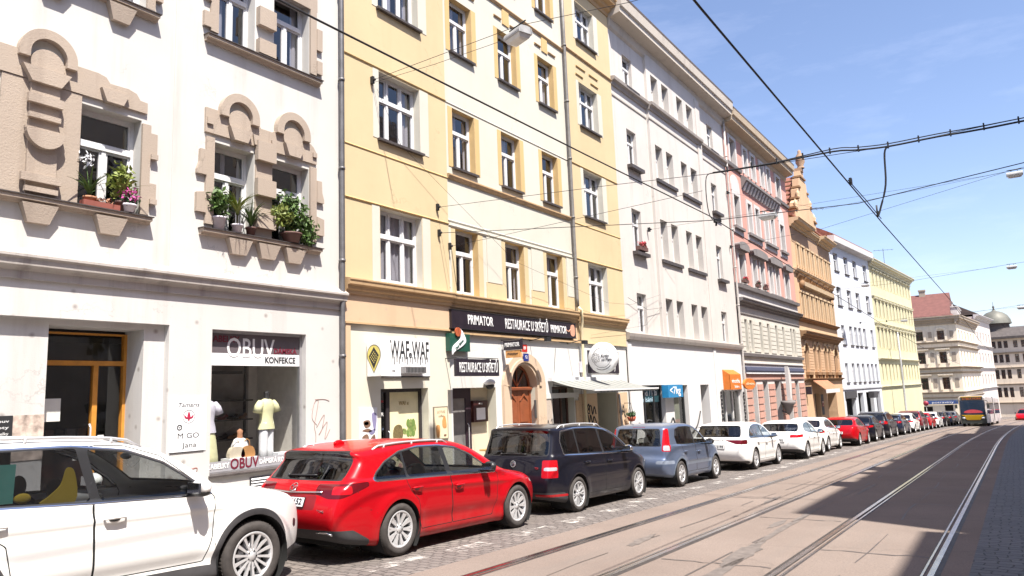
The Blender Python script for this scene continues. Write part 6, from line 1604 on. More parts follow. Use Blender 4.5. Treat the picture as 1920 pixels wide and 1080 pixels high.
class Shell:
    """triangle skin of a car; regions are cut out along exact curves"""
    def __init__(s, F, lo, hi, h):
        s.F = F
        V, Q = surface_nets(F, lo, hi, h)
        for it in range(5):
            if it in (1, 2):   # even out the net, then pull it back on to the surface
                acc = np.zeros_like(V); c = np.zeros(len(V))
                for k in range(4):
                    np.add.at(acc, Q[:, k], V[Q[:, (k + 1) % 4]] + V[Q[:, (k + 3) % 4]]); np.add.at(c, Q[:, k], 2)
                V = .5 * V + .5 * acc / np.maximum(c, 1)[:, None]
            g = F.grad(V); f = F(*V.T)
            st = -f[:, None] * g / np.maximum((g * g).sum(1), .15)[:, None]
            V = V + np.clip(st, -h * .6, h * .6)
        d1 = ((V[Q[:, 0]] - V[Q[:, 2]]) ** 2).sum(1); d2 = ((V[Q[:, 1]] - V[Q[:, 3]]) ** 2).sum(1)
        a = d1 < d2
        T = np.concatenate([np.where(a[:, None], Q[:, [0, 1, 2]], Q[:, [0, 1, 3]]), np.where(a[:, None], Q[:, [0, 2, 3]], Q[:, [1, 2, 3]])])
        s.V, s.T = V, T
        s.Rg = np.zeros(len(T), int)
        s.nv()
    def nv(s):
        g = s.F.grad(s.V); s.Nn = g / np.maximum(np.linalg.norm(g, axis=1), 1e-9)[:, None]
    def mark(s, fn, rid, cond=None, only=None):
        f = fn(*s.V.T); f = np.where(np.abs(f) < 1e-7, 1e-7, f)
        T = s.T
        sel = np.ones(len(T), bool)
        if only is not None: sel &= np.isin(s.Rg, only)
        if cond is not None:
            C = s.V[T].mean(1); Nt = s.Nn[T].mean(1); sel &= cond(C, Nt)
        sg = f[T] < 0
        k = sg.sum(1)
        full = sel & (k == 3)
        s.Rg[full] = rid
        cut = np.where(sel & (k > 0) & (k < 3))[0]
        if len(cut) == 0: return
        tt = T[cut]; ss = sg[cut]; kk = k[cut]
        lone_in = kk == 1
        pos = np.where(lone_in, ss.argmax(1), (~ss).argmax(1))
        a = tt[np.arange(len(tt)), pos]; b = tt[np.arange(len(tt)), (pos + 1) % 3]; c = tt[np.arange(len(tt)), (pos + 2) % 3]
        E = np.concatenate([np.stack([a, b], 1), np.stack([a, c], 1)]); E = np.sort(E, 1)
        U, inv = np.unique(E, axis=0, return_inverse=True); inv = inv.reshape(-1)
        t = f[U[:, 0]] / (f[U[:, 0]] - f[U[:, 1]])
        nv = s.V[U[:, 0]] + t[:, None] * (s.V[U[:, 1]] - s.V[U[:, 0]])
        nn = s.Nn[U[:, 0]] + t[:, None] * (s.Nn[U[:, 1]] - s.Nn[U[:, 0]])
        nn /= np.maximum(np.linalg.norm(nn, axis=1), 1e-9)[:, None]
        o = len(s.V); s.V = np.concatenate([s.V, nv]); s.Nn = np.concatenate([s.Nn, nn])
        p = o + inv[:len(a)]; q = o + inv[len(a):]
        old = s.Rg[cut]
        tip = np.stack([a, p, q], 1); r1 = np.stack([p, b, c], 1); r2 = np.stack([p, c, q], 1)
        tip_r = np.where(lone_in, rid, old); rest_r = np.where(lone_in, old, rid)
        keep = np.ones(len(T), bool); keep[cut] = False
        s.T = np.concatenate([T[keep], tip, r1, r2]); s.Rg = np.concatenate([s.Rg[keep], tip_r, rest_r, rest_r])
    def mesh(s, name, rids, mats, side=0, matmap=None):
        sel = np.isin(s.Rg, rids)
        if side:
            cy = s.V[s.T][:, :, 1].mean(1); sel &= (cy * side > 0)
        T = s.T[sel]
        if len(T) == 0: return None
        rg = s.Rg[sel]
        u, inv = np.unique(T, return_inverse=True); inv = inv.reshape(-1, 3)
        me = bpy.data.meshes.new(name)
        V = s.V[u]
        me.vertices.add(len(V)); me.vertices.foreach_set('co', V.ravel())
        me.loops.add(inv.size); me.loops.foreach_set('vertex_index', inv.ravel())
        me.polygons.add(len(inv)); me.polygons.foreach_set('loop_start', np.arange(0, inv.size, 3))
        me.polygons.foreach_set('use_smooth', np.ones(len(inv), bool))
        for mt in mats: me.materials.append(mt)
        if matmap: me.polygons.foreach_set('material_index', np.array([matmap.get(int(r), 0) for r in rg]))
        me.update(calc_edges=True); me.validate()
        try: me.normals_split_custom_set_from_vertices([tuple(n) for n in s.Nn[u]])
        except Exception as ex: print('normals', ex)
        return me

WHEELS = {}
def wheel_meshes(r, rim_r, w, style, rim_mat):
    key = (round(r, 3), round(rim_r, 3), style, rim_mat.name)
    if key in WHEELS: return WHEELS[key]
    # axis along y, outer face at y = 0 looking to -y, body towards +y
    t = MB()
    h = w
    prof = [(rim_r, .012), (rim_r + .012, .002), (rim_r + .03, -.004), ((r + rim_r) / 2 + .01, -.010), (r - .035, -.002), (r - .012, .014), (r, .040), (r, h - .04), (r - .02, h - .008), ((r + rim_r) / 2, h), (rim_r, h)]
    t.lathe(prof, 40, 'y', m=0)
    for k in range(0, 60):   # tread blocks
        a = 2 * math.pi * k / 60
        ca, sa = math.cos(a), math.sin(a)
        for (y0, y1) in ((.035, h * .45), (h * .55, h - .035)):
            d = .022
            P = [((r - .004) * math.cos(a + s * d) if rr == 0 else (r + .004) * math.cos(a + s * d), y, ((r - .004) if rr == 0 else (r + .004)) * math.sin(a + s * d)) for rr in (0, 1) for y in (y0, y1) for s in (-1, 1)]
            i = t.pts(P)
            for q in ((4, 5, 7, 6), (0, 4, 6, 2), (1, 3, 7, 5), (0, 1, 5, 4), (2, 6, 7, 3)): t.face([i + z for z in q])
    tyre = t.mesh('wheel', [M_TYRE])
    m = MB()
    m.lathe([(rim_r + .004, .004), (rim_r - .006, -.002), (rim_r - .02, .004), (rim_r - .026, .02), (rim_r - .03, h - .03)], 40, 'y', m=0)
    m.lathe([(rim_r - .03, .11), (.02, .11)], 32, 'y', m=1)             # dark depth behind the spokes
    m.lathe([(rim_r * .62, .085), (rim_r * .62, .072), (.06, .072)], 28, 'y', m=2)   # brake disc
    n, wid, dish, pair = style
    for k in range(n):
        a0 = 2 * math.pi * (k + .5) / n
        offs = (0,) if not pair else (-pair, pair)
        for of in offs:
            a = a0 + of
            hub = .055; tip = rim_r - .012
            ang = a0 + of * .35
            pts = []
            for (rad, ww, y) in ((hub, wid * .62, dish), (hub + (tip - hub) * .5, wid * .72, dish * .75), (tip, wid * 1.0, .006)):
                aa = ang + (a - ang) * ((rad - hub) / (tip - hub))
                c, s_ = math.cos(aa), math.sin(aa)
                for sgn in (-1, 1):
                    pts.append((rad * c - sgn * ww * s_, y, rad * s_ + sgn * ww * c))
                for sgn in (-1, 1):
                    pts.append((rad * c - sgn * ww * .8 * s_, y + .035, rad * s_ + sgn * ww * .8 * c))
            i = m.pts(pts)
            for q in (0, 4):
                j = i + q
                m.face((j, j + 4, j + 5, j + 1)); m.face((j, j + 2, j + 6, j + 4)); m.face((j + 1, j + 5, j + 7, j + 3))
    m.lathe([(.0, dish - .010), (.026, dish - .008), (.034, dish + .0), (.075, dish + .006), (.078, dish + .03)], 20, 'y', m=0)
    for k in range(5):
        a = 2 * math.pi * k / 5 + .3
        m.lathe([(.0, dish - .002), (.009, dish - .002), (.009, dish + .02)], 8, 'y', (.052 * math.cos(a), 0, .052 * math.sin(a)), m=1)
    rim = m.mesh('rim', [rim_mat, M_LINER, M_RIMD])
    WHEELS[key] = (tyre, rim)
    return WHEELS[key]

def seat_mb(mb, x, y, z, w=.50, back=.62, head=True, m=0):
    """a seat facing +x at floor height z"""
    def soft(x0, x1, y0, y1, P0, P1): mb.box(x0, x1, y0, y1, P0, P1, m)
    prof = catmull([(x - .02, z + .02), (x + .50, z + .06), (x + .52, z + .14), (x + .44, z + .19), (x + .10, z + .15), (x - .02, z + .40), (x - .12, z + back), (x - .20, z + back + .02), (x - .22, z + back - .04), (x - .12, z + .2)], 4, True)
    mb.prism([(p[0], p[1]) for p in prof], y - w / 2, y + w / 2, m)
    if head:
        mb.ball((x - .17, y, z + back + .12), (.055, .13, .10), m, 12, 8)
        for s in (-1, 1): mb.tube([(x - .17, y + s * .05, z + back - .02), (x - .17, y + s * .05, z + back + .06)], .008, 6, m)

def build_car(p, loc, label, cat='car', group='cars parked along the kerb', yaw=0.0, scale=1.0, res=.042, interior=True, name='parked_car'):
    """body skin with doors, panes, lamps, wheels, mirrors; local x = forward, z = up, origin on the ground under the middle"""
    L, W = p['L'], p['W']
    root = thing(name, loc, label, cat, group, rot=(0, math.atan(GRADE), yaw), scale=(scale,) * 3)
    F = CarField(p)
    S = Shell(F, (-.12, -W - .12, .05), (L + .12, W + .12, p['H'] + .1), res)
    side = lambda C, n: (np.abs(n[:, 1]) > .45) & (np.abs(C[:, 1]) > W * .5)
    ra = p['ra']; rw = p['rw']
    PAINT, GAP, CLAD, ARCH, CHR, TRIM, GLASS0, WIND, RGL, DOORF, DOORR = 0, 1, 2, 3, 4, 5, 10, 20, 21, 30, 31
    # doors and their gaps
    for rid, key in ((DOORF, 'door_f'), (DOORR, 'door_r')):
        P = catmull(p[key], 4, True) if p.get('door_smooth', False) else np.array(p[key])
        S.mark(lambda x, y, z: sdf_poly(P, x, z) - .005, GAP, side)
        S.mark(lambda x, y, z: sdf_poly(P, x, z) + .005, rid, side)
    for seg in p.get('gaps', []):
        pl = np.array(seg)
        def fd(x, y, z):
            d = np.full(x.shape, 9.)
            for a, b in zip(pl, pl[1:]):
                e = b - a; t = np.clip(((x - a[0]) * e[0] + (z - a[1]) * e[1]) / (e @ e), 0, 1)
                d = np.minimum(d, np.hypot(x - a[0] - t * e[0], z - a[1] - t * e[1]))
            return d - .0045
        S.mark(fd, GAP, side, only=[PAINT])
    # lower cladding and dark bumpers
    cz = p.get('clad')
    if cz: S.mark(lambda x, y, z: z - np.interp(x, cz[0], cz[1]), CLAD)
    if p.get('arch_clad'):
        for xw in p['xw']:
            S.mark(lambda x, y, z: np.hypot(x - xw, z - rw) - ra - p['arch_clad'], CLAD, lambda C, n: np.abs(C[:, 1]) > W * .6)
    # glazing
    dlo = catmull(p['dlo'], 4, True) if p.get('dlo_smooth', True) else np.array(p['dlo'])
    if p.get('chrome_dlo', True): S.mark(lambda x, y, z: sdf_poly(dlo, x, z) - .016, CHR, side)
    S.mark(lambda x, y, z: sdf_poly(dlo, x, z), TRIM, side)
    splits = p['splits']          # list of (x at belt, x at roof, half width)
    zb0, zt0 = p['belt'][0], p['H'] - .1
    def sx(sp, z): return sp[0] + (sp[1] - sp[0]) * (z - zb0) / (zt0 - zb0)
    for i in range(len(splits) + 1):
        def fg(x, y, z, i=i):
            f = sdf_poly(dlo, x, z) + .014
            if i > 0: f = np.maximum(f, sx(splits[i - 1], z) + splits[i - 1][2] - x)
            if i < len(splits): f = np.maximum(f, x - sx(splits[i], z) + splits[i][2])
            return f
        S.mark(fg, GLASS0 + i, side)
    wz = p['wind']; mg = p.get('wmargin', .075)
    zlim = lambda z, a, b: np.maximum(z - b, a - z)
    S.mark(lambda x, y, z: np.maximum(np.abs(y) - (F.width(x, z) - mg), np.maximum(F.sil(x + 0 * y, z) * 0 + z - (wz[1] + .012), (wz[0] - .012) - z)), TRIM, lambda C, n: (C[:, 0] > wz[2]) & (C[:, 0] < wz[3]) & (n[:, 0] > .12) & (np.abs(n[:, 1]) < .72))
    S.mark(lambda x, y, z: np.maximum(np.abs(y) - (F.width(x, z) - mg - .03), zlim(z, wz[0] + .02, wz[1] - .03)), WIND, lambda C, n: (C[:, 0] > wz[2]) & (C[:, 0] < wz[3]) & (n[:, 0] > .12) & (np.abs(n[:, 1]) < .72))
    rz = p['rglass']
    rm = p.get('rmargin', .10)
    rearc = lambda C, n: (C[:, 0] < rz[2]) & (n[:, 0] < -.12) & (np.abs(n[:, 1]) < .75)
    yb = lambda x, y, z: np.abs(y) - (F.width(x, z) - rm) - p.get('rslant', 0) * (z - rz[0])
    S.mark(lambda x, y, z: smax(yb(x, y, z), zlim(z, rz[0] - .012, rz[1] + .012), .06), TRIM, rearc)
    S.mark(lambda x, y, z: smax(yb(x, y, z) + .016, zlim(z, rz[0] + .004, rz[1] - .004), .06), RGL, rearc)
    regs = []
    for i, (nm, mt, fn, cond, lab) in enumerate(p.get('regions', [])):
        S.mark(fn, 40 + i, cond); regs.append((nm, mt, 40 + i, lab))
    # open wheel arches
    for xw in p['xw']:
        S.mark(lambda x, y, z: np.hypot(x - xw, z - rw) - ra, ARCH, lambda C, n: np.abs(C[:, 1]) > W - .36)
    pm = p['paint']; C0 = Vector((-L / 2, 0, 0))
    off = (-L / 2, 0, 0)
    tint = p.get('tint', M_CGL); tint_r = p.get('tint_r', tint)
    body = put('body', S.mesh('body', [PAINT, GAP, CHR, TRIM], [pm, M_GAP, p.get('chrome_mat', M_CHROME), M_BLK], 0, {PAINT: 0, GAP: 1, CHR: 2, TRIM: 3}), root, off)
    me = S.mesh('lower_cladding', [CLAD], [p.get('clad_mat', M_CLAD)])
    if me: put('lower_cladding', me, root, off)
    for sd in (-1, 1):
        df = put('door', S.mesh('door', [DOORF], [pm], sd), root, off)
        dr = put('door', S.mesh('door', [DOORR], [pm], sd), root, off)
        ng = len(splits) + 1
        for i in range(ng):
            me = S.mesh('window', [GLASS0 + i], [tint if i == ng - 1 else tint_r], sd)
            if me is None: continue
            par = df if i == ng - 1 else dr if i == ng - 2 or ng == 2 else root
            o = put('window', me, par, off if par is root else (0, 0, 0))
        for dpar, hx in ((df, p['handles'][0]), (dr, p['handles'][1])):
            h = MB()
            y = float(F.width(np.array([hx[0]]), np.array([hx[1]]))[0]) * sd
            h.tube([(hx[0] - .10, y + sd * .004, hx[1]), (hx[0] - .085, y + sd * .03, hx[1] + .004), (hx[0], y + sd * .036, hx[1] + .008), (hx[0] + .085, y + sd * .03, hx[1] + .004), (hx[0] + .10, y + sd * .002, hx[1])], [.008, .013, .014, .013, .008], 8)
            h.ball((hx[0], y + sd * .001, hx[1] - .006), (.06, .006, .024), 1, 10, 6)
            h.build('door_handle', [p.get('handle_mat', pm), M_BLK], dpar)
        # mirror
        mx, mz = p['mirror']; y0 = float(F.width(np.array([mx]), np.array([mz]))[0])
        mm = MB()
        yy = sd * (y0 + .13)
        ms = p.get('mirror_size', 1.0)
        mm.ball((mx, yy, mz + .07), (.075 * ms, .115 * ms, .075 * ms), 0, 14, 10)
        mm.box(mx - .082 * ms, mx - .06 * ms, yy - .085 * ms, yy + .085 * ms, mz + .02, mz + .12, 2)
        mm.box(mx - .04, mx + .05, min(sd * (y0 - .06), yy), max(sd * (y0 - .06), yy), mz - .012, mz + .018, 1)
        mm.ball((mx, yy, mz + .025), (.07 * ms, .105 * ms, .04 * ms), 1, 12, 6)
        mm.build('mirror', [p.get('mirror_mat', pm), M_BLK, M_CHROME], root, off)
        if p.get('rails'):
            a, b, hgt, inset = p['rails'][:4]
            rl = MB(); P = []
            for t in np.linspace(0, 1, 15):
                x = a + (b - a) * t
                zs = np.linspace(.9, p['H'] + .1, 160)
                yv = F.width(np.array([x]), np.array([p['H'] - .12]))[0] - inset
                ff = F(np.full(160, x), np.full(160, yv), zs); k = np.where(ff < 0)[0]
                zt = zs[k[-1]] if len(k) else p['H']
                P.append((x, sd * yv, zt + (hgt if .04 < t < .96 else -.01)))
            rl.tube(P, .014, 8)
            for t in (2, 7, 12): rl.tube([(P[t][0], P[t][1], P[t][2] - hgt - .02), P[t]], .016, 6)
            rl.build('roof_rail', [p['rails'][4]], root, off)
    me = S.mesh('windscreen', [WIND], [M_CGL])
    if me: put('windscreen', me, root, off)
    me = S.mesh('rear_window', [RGL], [p.get('tint_b', tint_r)])
    if me: put('rear_window', me, root, off)
    for nm, mt, rid, lab in regs:
        if nm in ('tail_light', 'headlight', 'reflector', 'fog_light', 'tail_lamp_lens', 'bumper_trim', 'side_strip'):
            for sd in (-1, 1):
                me = S.mesh(nm, [rid], [mt], sd)
                if me: put(nm, me, root, off)
        else:
            me = S.mesh(nm, [rid], [mt])
            if me: put(nm, me, root, off)
    # arch liners and floor pan
    ln = MB()
    for xw in p['xw']:
        for sd in (-1, 1):
            yo = float(F.width(np.array([xw]), np.array([rw + ra + .02]))[0]) - .012
            A = [(xw + (ra + .004) * math.cos(R(a)), rw + (ra + .004) * math.sin(R(a))) for a in range(-40, 221, 10)]
            i = ln.pts([(q[0], sd * yo, q[1]) for q in A]); j = ln.pts([(q[0], sd * (yo - .42), q[1]) for q in A])
            for k in range(len(A) - 1): ln.face((i + k, i + k + 1, j + k + 1, j + k), 0, True)
            ln.ngon([(q[0], sd * (yo - .30), q[1]) for q in A], 0)
    ln.box(.35, L - .35, -W + .16, W - .16, .20, .26)
    ln.box(.25, .5, -W + .3, W - .3, .22, .42); ln.box(L - .5, L - .3, -W + .3, W - .3, .22, .42)
    ln.build('underbody', [M_LINER], root, off)
    # wheels
    ty, rm_ = wheel_meshes(p['rw'], p['rim'], p.get('tyre_w', .215), p['spokes'], p.get('rim_mat', M_RIM))
    for xw in p['xw']:
        for sd in (-1, 1):
            yo = float(F.width(np.array([xw]), np.array([rw + ra + .03]))[0]) - p.get('wheel_in', .018)
            w_ = put('wheel', ty, root, (xw - L / 2, sd * yo, p['rw']), (0, R(random.uniform(0, 60)), 0 if sd < 0 else math.pi))
            put('rim', rm_, w_)
    if interior:
        s_ = MB(); sm = p.get('seat_mat', M_SEAT); fz = .30
        xf = p['seat_x']; zc_ = p.get('seat_z', .34)
        for y in (-.37, .37): seat_mb(s_, xf, y, zc_)
        s_.build('front_seats', [sm], root, off)
        s_ = MB()
        for y in (-.42, 0, .42): seat_mb(s_, xf - p.get('seat_gap', .92), y, zc_ + .01, .43, .58, y != 0)
        s_.build('rear_bench', [sm], root, off)
        d = MB(); xd = xf + .72
        d.prism([(q[0], q[1]) for q in catmull([(xd, .62), (xd - .04, .80), (xd + .02, .92), (xd + .12, .945), (xd + .55, .93), (xd + .55, .55), (xd + .1, .5)], 3, True)], -W + .13, W - .13)
        cx_, cy_, czw = xd - .17, .37, .86       # steering wheel on the left side of the car
        ring = [(cx_ + .055 * math.sin(a) * 1.0 - 0, cy_ + .185 * math.cos(a), czw + .175 * math.sin(a)) for a in np.linspace(0, 2 * math.pi, 25)]
        d.tube(ring, .014, 6); d.ball((cx_ + .01, cy_, czw), (.03, .07, .06)); d.tube([(cx_, cy_, czw), (xd + .08, cy_, czw - .06)], .03, 6)
        for q in (-1, 1): d.tube([(cx_, cy_, czw), (cx_ - .01, cy_ + q * .18, czw)], .012, 6)
        d.ball((xd - .05, 0, p['H'] - .20), (.02, .11, .035), 0, 10, 6)
        d.build('dashboard', [M_BLK], root, off)
        c = MB(); c.box(.3, L - 1.0, -W + .14, W - .14, .28, .32)
        if p.get('parcel'): c.box(p['parcel'][0], p['parcel'][1], -W + .2, W - .2, p['parcel'][2], p['parcel'][2] + .02)
        c.build('cabin_floor', [M_LINER], root, off)
    root['_F'] = 0
    del root['_F']
    return root, F, S
def surf_x(F, y, z, rear=True):
    xs = np.linspace(-.2, F.p['L'] * .5, 600) if rear else np.linspace(F.p['L'] + .2, F.p['L'] * .5, 600)
    v = F(xs, np.full(600, y), np.full(600, z)); k = np.where(v < 0)[0]
    return float(xs[k[0]]) if len(k) else 0.0
def plate(root, F, z, text, L, y=0, w=.52, h=.11, rear=True):
    x = surf_x(F, y, z, rear) - L / 2
    x2 = surf_x(F, y, z + .05, rear) - L / 2
    tilt = math.atan2(x2 - x, .05)
    m = MB(); m.box(-w / 2, w / 2, -.004, .012, -h / 2, h / 2, 0); m.box(-w / 2 + .004, -w / 2 + .045, -.006, -.0045, -h / 2 + .004, h / 2 - .004, 1)
    m.box(-w / 2 - .006, w / 2 + .006, -.001, .014, -h / 2 - .006, h / 2 + .006, 2)
    o = m.build('number_plate', [M_PLATE, M_BLUE, M_BLK], root, (x - .012, y, z), rot=(-tilt, 0, -math.pi / 2))
    letters(text, h * .95, M_INK, o, (.02, -.0055, 0), WALLROT, width=w * .80, depth=.001, bold=.004)
    return o
def wiper(root, F, z, y0, y1, L, dz=.02):
    m = MB(); P = []
    for t in np.linspace(0, 1, 7):
        y = y0 + (y1 - y0) * t; zz = z + dz * t
        P.append((surf_x(F, y, zz) - .02 - L / 2, y, zz))
    m.tube(P, .010, 6); m.ball(P[0], .022); m.build('rear_wiper', [M_BLK], root)
def ring_badge(root, F, z, r, L, strokes, mat=None, y=0, name='badge'):
    """round emblem: ring and straight strokes, given in the disc's own unit square"""
    x = surf_x(F, y, z) - L / 2; x2 = surf_x(F, y, z + .05) - L / 2
    m = MB()
    m.band(arc(0, 0, r, 0, 345, 23), arc(0, 0, r * .84, 0, 345, 23), -.012, .004, closed=True)
    for pl in strokes:
        m.tube([(a * r, -.004, b * r) for a, b in pl], r * .095, 6)
    return m.build(name, [mat or M_CHROME], root, (x - .006, y, z), rot=(-math.atan2(x2 - x, .05), 0, -math.pi / 2))
# ------------------------------------------------------------------ the kinds of car in the row
anyc = lambda C, n: np.ones(len(C), bool)
back = lambda C, n: (C[:, 0] < 1.2) & (n[:, 0] < .35)
front = lambda C, n: (n[:, 0] > -.2)
mx = lambda *a: np.maximum.reduce(a)
WHITE = paint('white_paint', (.80, .79, .77), 0, .3)
RED = paint('red_paint', (.40, .003, .008), .05, .3, .42)
BLACK = paint('black_paint', (.008, .008, .014), 0, .3, .5)
BLUE = paint('steel_blue_paint', (.135, .17, .255), .5, .35)
NAVY = paint('navy_paint', (.018, .026, .055), .3, .3)
WINE = paint('wine_paint', (.16, .012, .02), .3, .3)
GREYP = paint('grey_paint', (.16, .165, .18), .5, .35)
SUV = dict(L=4.70, W=.94, H=1.63, xw=(.98, 3.77), rw=.362, ra=.425, rim=.245, belt=(1.10, 1.03), tumble=15, blur=3, k=.10, shoulder=.022, paint=WHITE,
    top=[(.30, .27), (.10, .32), (.02, .48), (0, .72), (.05, .95), (.13, 1.08), (.30, 1.40), (.30, 1.53), (.62, 1.61), (1.3, 1.655), (1.95, 1.65), (2.45, 1.61), (2.85, 1.49), (3.2, 1.29), (3.42, 1.145), (3.62, 1.095), (4.05, 1.05), (4.38, .98), (4.58, .87), (4.67, .70), (4.69, .52), (4.66, .36), (4.52, .25), (4.2, .22), (.6, .22)],
    front=(.38, 1.0), flare=.035, scoop=(.40, .40), sc=.030, cr=.016, crease=(.93, .90),
    clad=([0, .5, .56, 1.4, 1.44, 3.3, 3.34, 4.2, 4.3, 4.7], [.46, .44, .30, .30, .375, .36, .30, .30, .34, .40]), arch_clad=.065,
    door_f=[(2.14, .40), (3.20, .40), (3.27, .62), (3.30, 1.0), (3.25, 1.07), (2.75, 1.45), (2.4, 1.56), (2.10, 1.57), (2.10, 1.05)],
    door_r=[(1.50, .40), (2.13, .40), (2.09, 1.05), (2.09, 1.57), (1.28, 1.54), (1.14, 1.12), (1.20, .95), (1.42, .80), (1.46, .6)],
    gaps=[[(3.31, 1.04), (3.8, 1.01), (4.32, .945)], [(3.28, .40), (3.32, .7)]],
    dlo=[(.55, 1.27), (.62, 1.17), (1.2, 1.115), (2.1, 1.075), (3.25, 1.045), (3.12, 1.16), (2.78, 1.38), (2.42, 1.51), (1.95, 1.565), (1.2, 1.555), (.70, 1.49), (.56, 1.36)], dlo_smooth=False,
    splits=[(1.16, 1.12, .02), (2.12, 2.02, .045)], wind=(1.13, 1.60, 2.2, 3.7), rglass=(1.10, 1.50, .6), spokes=(14, .017, .02, 0), tyre_w=.235,
    handles=((2.28, .925), (1.32, .955)), mirror=(3.06, 1.06), mirror_size=1.12, rails=(.55, 2.6, .045, .06, M_RIM), seat_x=2.18, seat_z=.44,
    tint_r=M_CGLM, parcel=(.3, .9, 1.0),
    regions=[('headlight', M_LENSK, lambda x, y, z: mx(.42 - np.abs(y), z - (.925 - .0 * x), .80 + .16 * np.clip((4.66 - x) / .4, 0, 1) - z, 4.27 - x), lambda C, n: C[:, 0] > 4.1, None),
             ('fog_light', M_LENSK, lambda x, y, z: mx(.72 - np.abs(y), z - .66, .56 - z, 4.42 - x), lambda C, n: C[:, 0] > 4.2, None),
             ('tail_light', M_LENSR, lambda x, y, z: mx(.5 - np.abs(y), z - 1.06, .88 - z, x - .42), back, None)])
WAGON = dict(L=4.80, W=.92, H=1.475, xw=(1.07, 3.82), rw=.338, ra=.385, rim=.232, belt=(1.00, .92), tumble=19, blur=3, k=.11, shoulder=.03, paint=RED,
    top=[(.45, .24), (.16, .30), (.05, .42), (.0, .58), (.015, .72), (.06, .84), (.10, .95), (.19, 1.02), (.42, 1.26), (.40, 1.36), (.72, 1.415), (1.3, 1.465), (1.9, 1.475), (2.35, 1.45), (2.75, 1.37), (3.15, 1.20), (3.55, 1.0), (3.8, .945), (4.2, .88), (4.5, .78), (4.7, .64), (4.78, .50), (4.77, .34), (4.66, .23), (4.2, .19), (.8, .19)],
    flare=.028, crease=(.88, .74), cr=.016, scoop=(.42, .38), sc=.022, front=(.32, 1.15), rear=(.17, .8),
    clad=([0, .30, .55, .62, 4.1, 4.3, 4.8], [.43, .42, .28, .0, .0, .2, .25]),
    door_f=[(2.20, .29), (3.16, .29), (3.26, .50), (3.28, .90), (3.05, 1.0), (2.75, 1.22), (2.4, 1.345), (2.12, 1.37), (2.13, .95)],
    door_r=[(1.50, .29), (2.19, .29), (2.12, .95), (2.11, 1.37), (1.6, 1.36), (1.23, 1.31), (1.18, 1.0), (1.26, .82), (1.42, .68), (1.46, .45)],
    gaps=[[(.25, 1.0), (.36, .86), (.40, .74)], [(3.28, .88), (3.9, .83), (4.35, .74)], [(.30, .70), (.62, .62), (.72, .50)]],
    dlo=[(.62, .995), (.66, .985), (1.3, .975), (2.1, .958), (3.2, .93), (3.0, 1.055), (2.72, 1.215), (2.42, 1.32), (2.05, 1.37), (1.6, 1.372), (1.2, 1.32), (.88, 1.20), (.70, 1.08)], dlo_smooth=False,
    splits=[(1.25, 1.23, .022), (2.14, 2.08, .05)], wind=(.96, 1.42, 2.2, 3.9), rglass=(1.015, 1.35, .75), rmargin=.10, spokes=(10, .017, .022, .10),
    handles=((2.30, .80), (1.38, .84)), mirror=(2.92, .955), mirror_mat=M_BLK, rails=(.75, 2.3, .03, .05, M_RIM), seat_x=2.20, seat_z=.27, parcel=(.5, 1.1, .95), tint_r=M_CGLM, tint_b=M_CGLD,
    regions=[('tail_light', M_LENSD, lambda x, y, z: mx(.40 - np.abs(y), z - (.965 + .04 * x), .80 + .34 * np.clip(x - .14, 0, 1) + .25 * np.clip(.62 - np.abs(y), 0, 1) - z, x - .52), back, None),
             ('tail_lamp_lens', M_LENSR, lambda x, y, z: mx(.66 - np.abs(y), z - .945, .85 - z, x - .28), back, None),
             ('plate_recess', plain('shadow_red', (.20, .004, .008), .5), lambda x, y, z: mx(np.abs(y) - .44, z - .835, .665 - z, x - .3), back, None),  # shade of the plate recess put into a darker red on the flush skin
             ('headlight', M_LENSC, lambda x, y, z: mx(.52 - np.abs(y), z - .74, .62 + .2 * np.clip(4.7 - x, 0, 1) - z, 4.30 - x), lambda C, n: C[:, 0] > 4.1, None)])
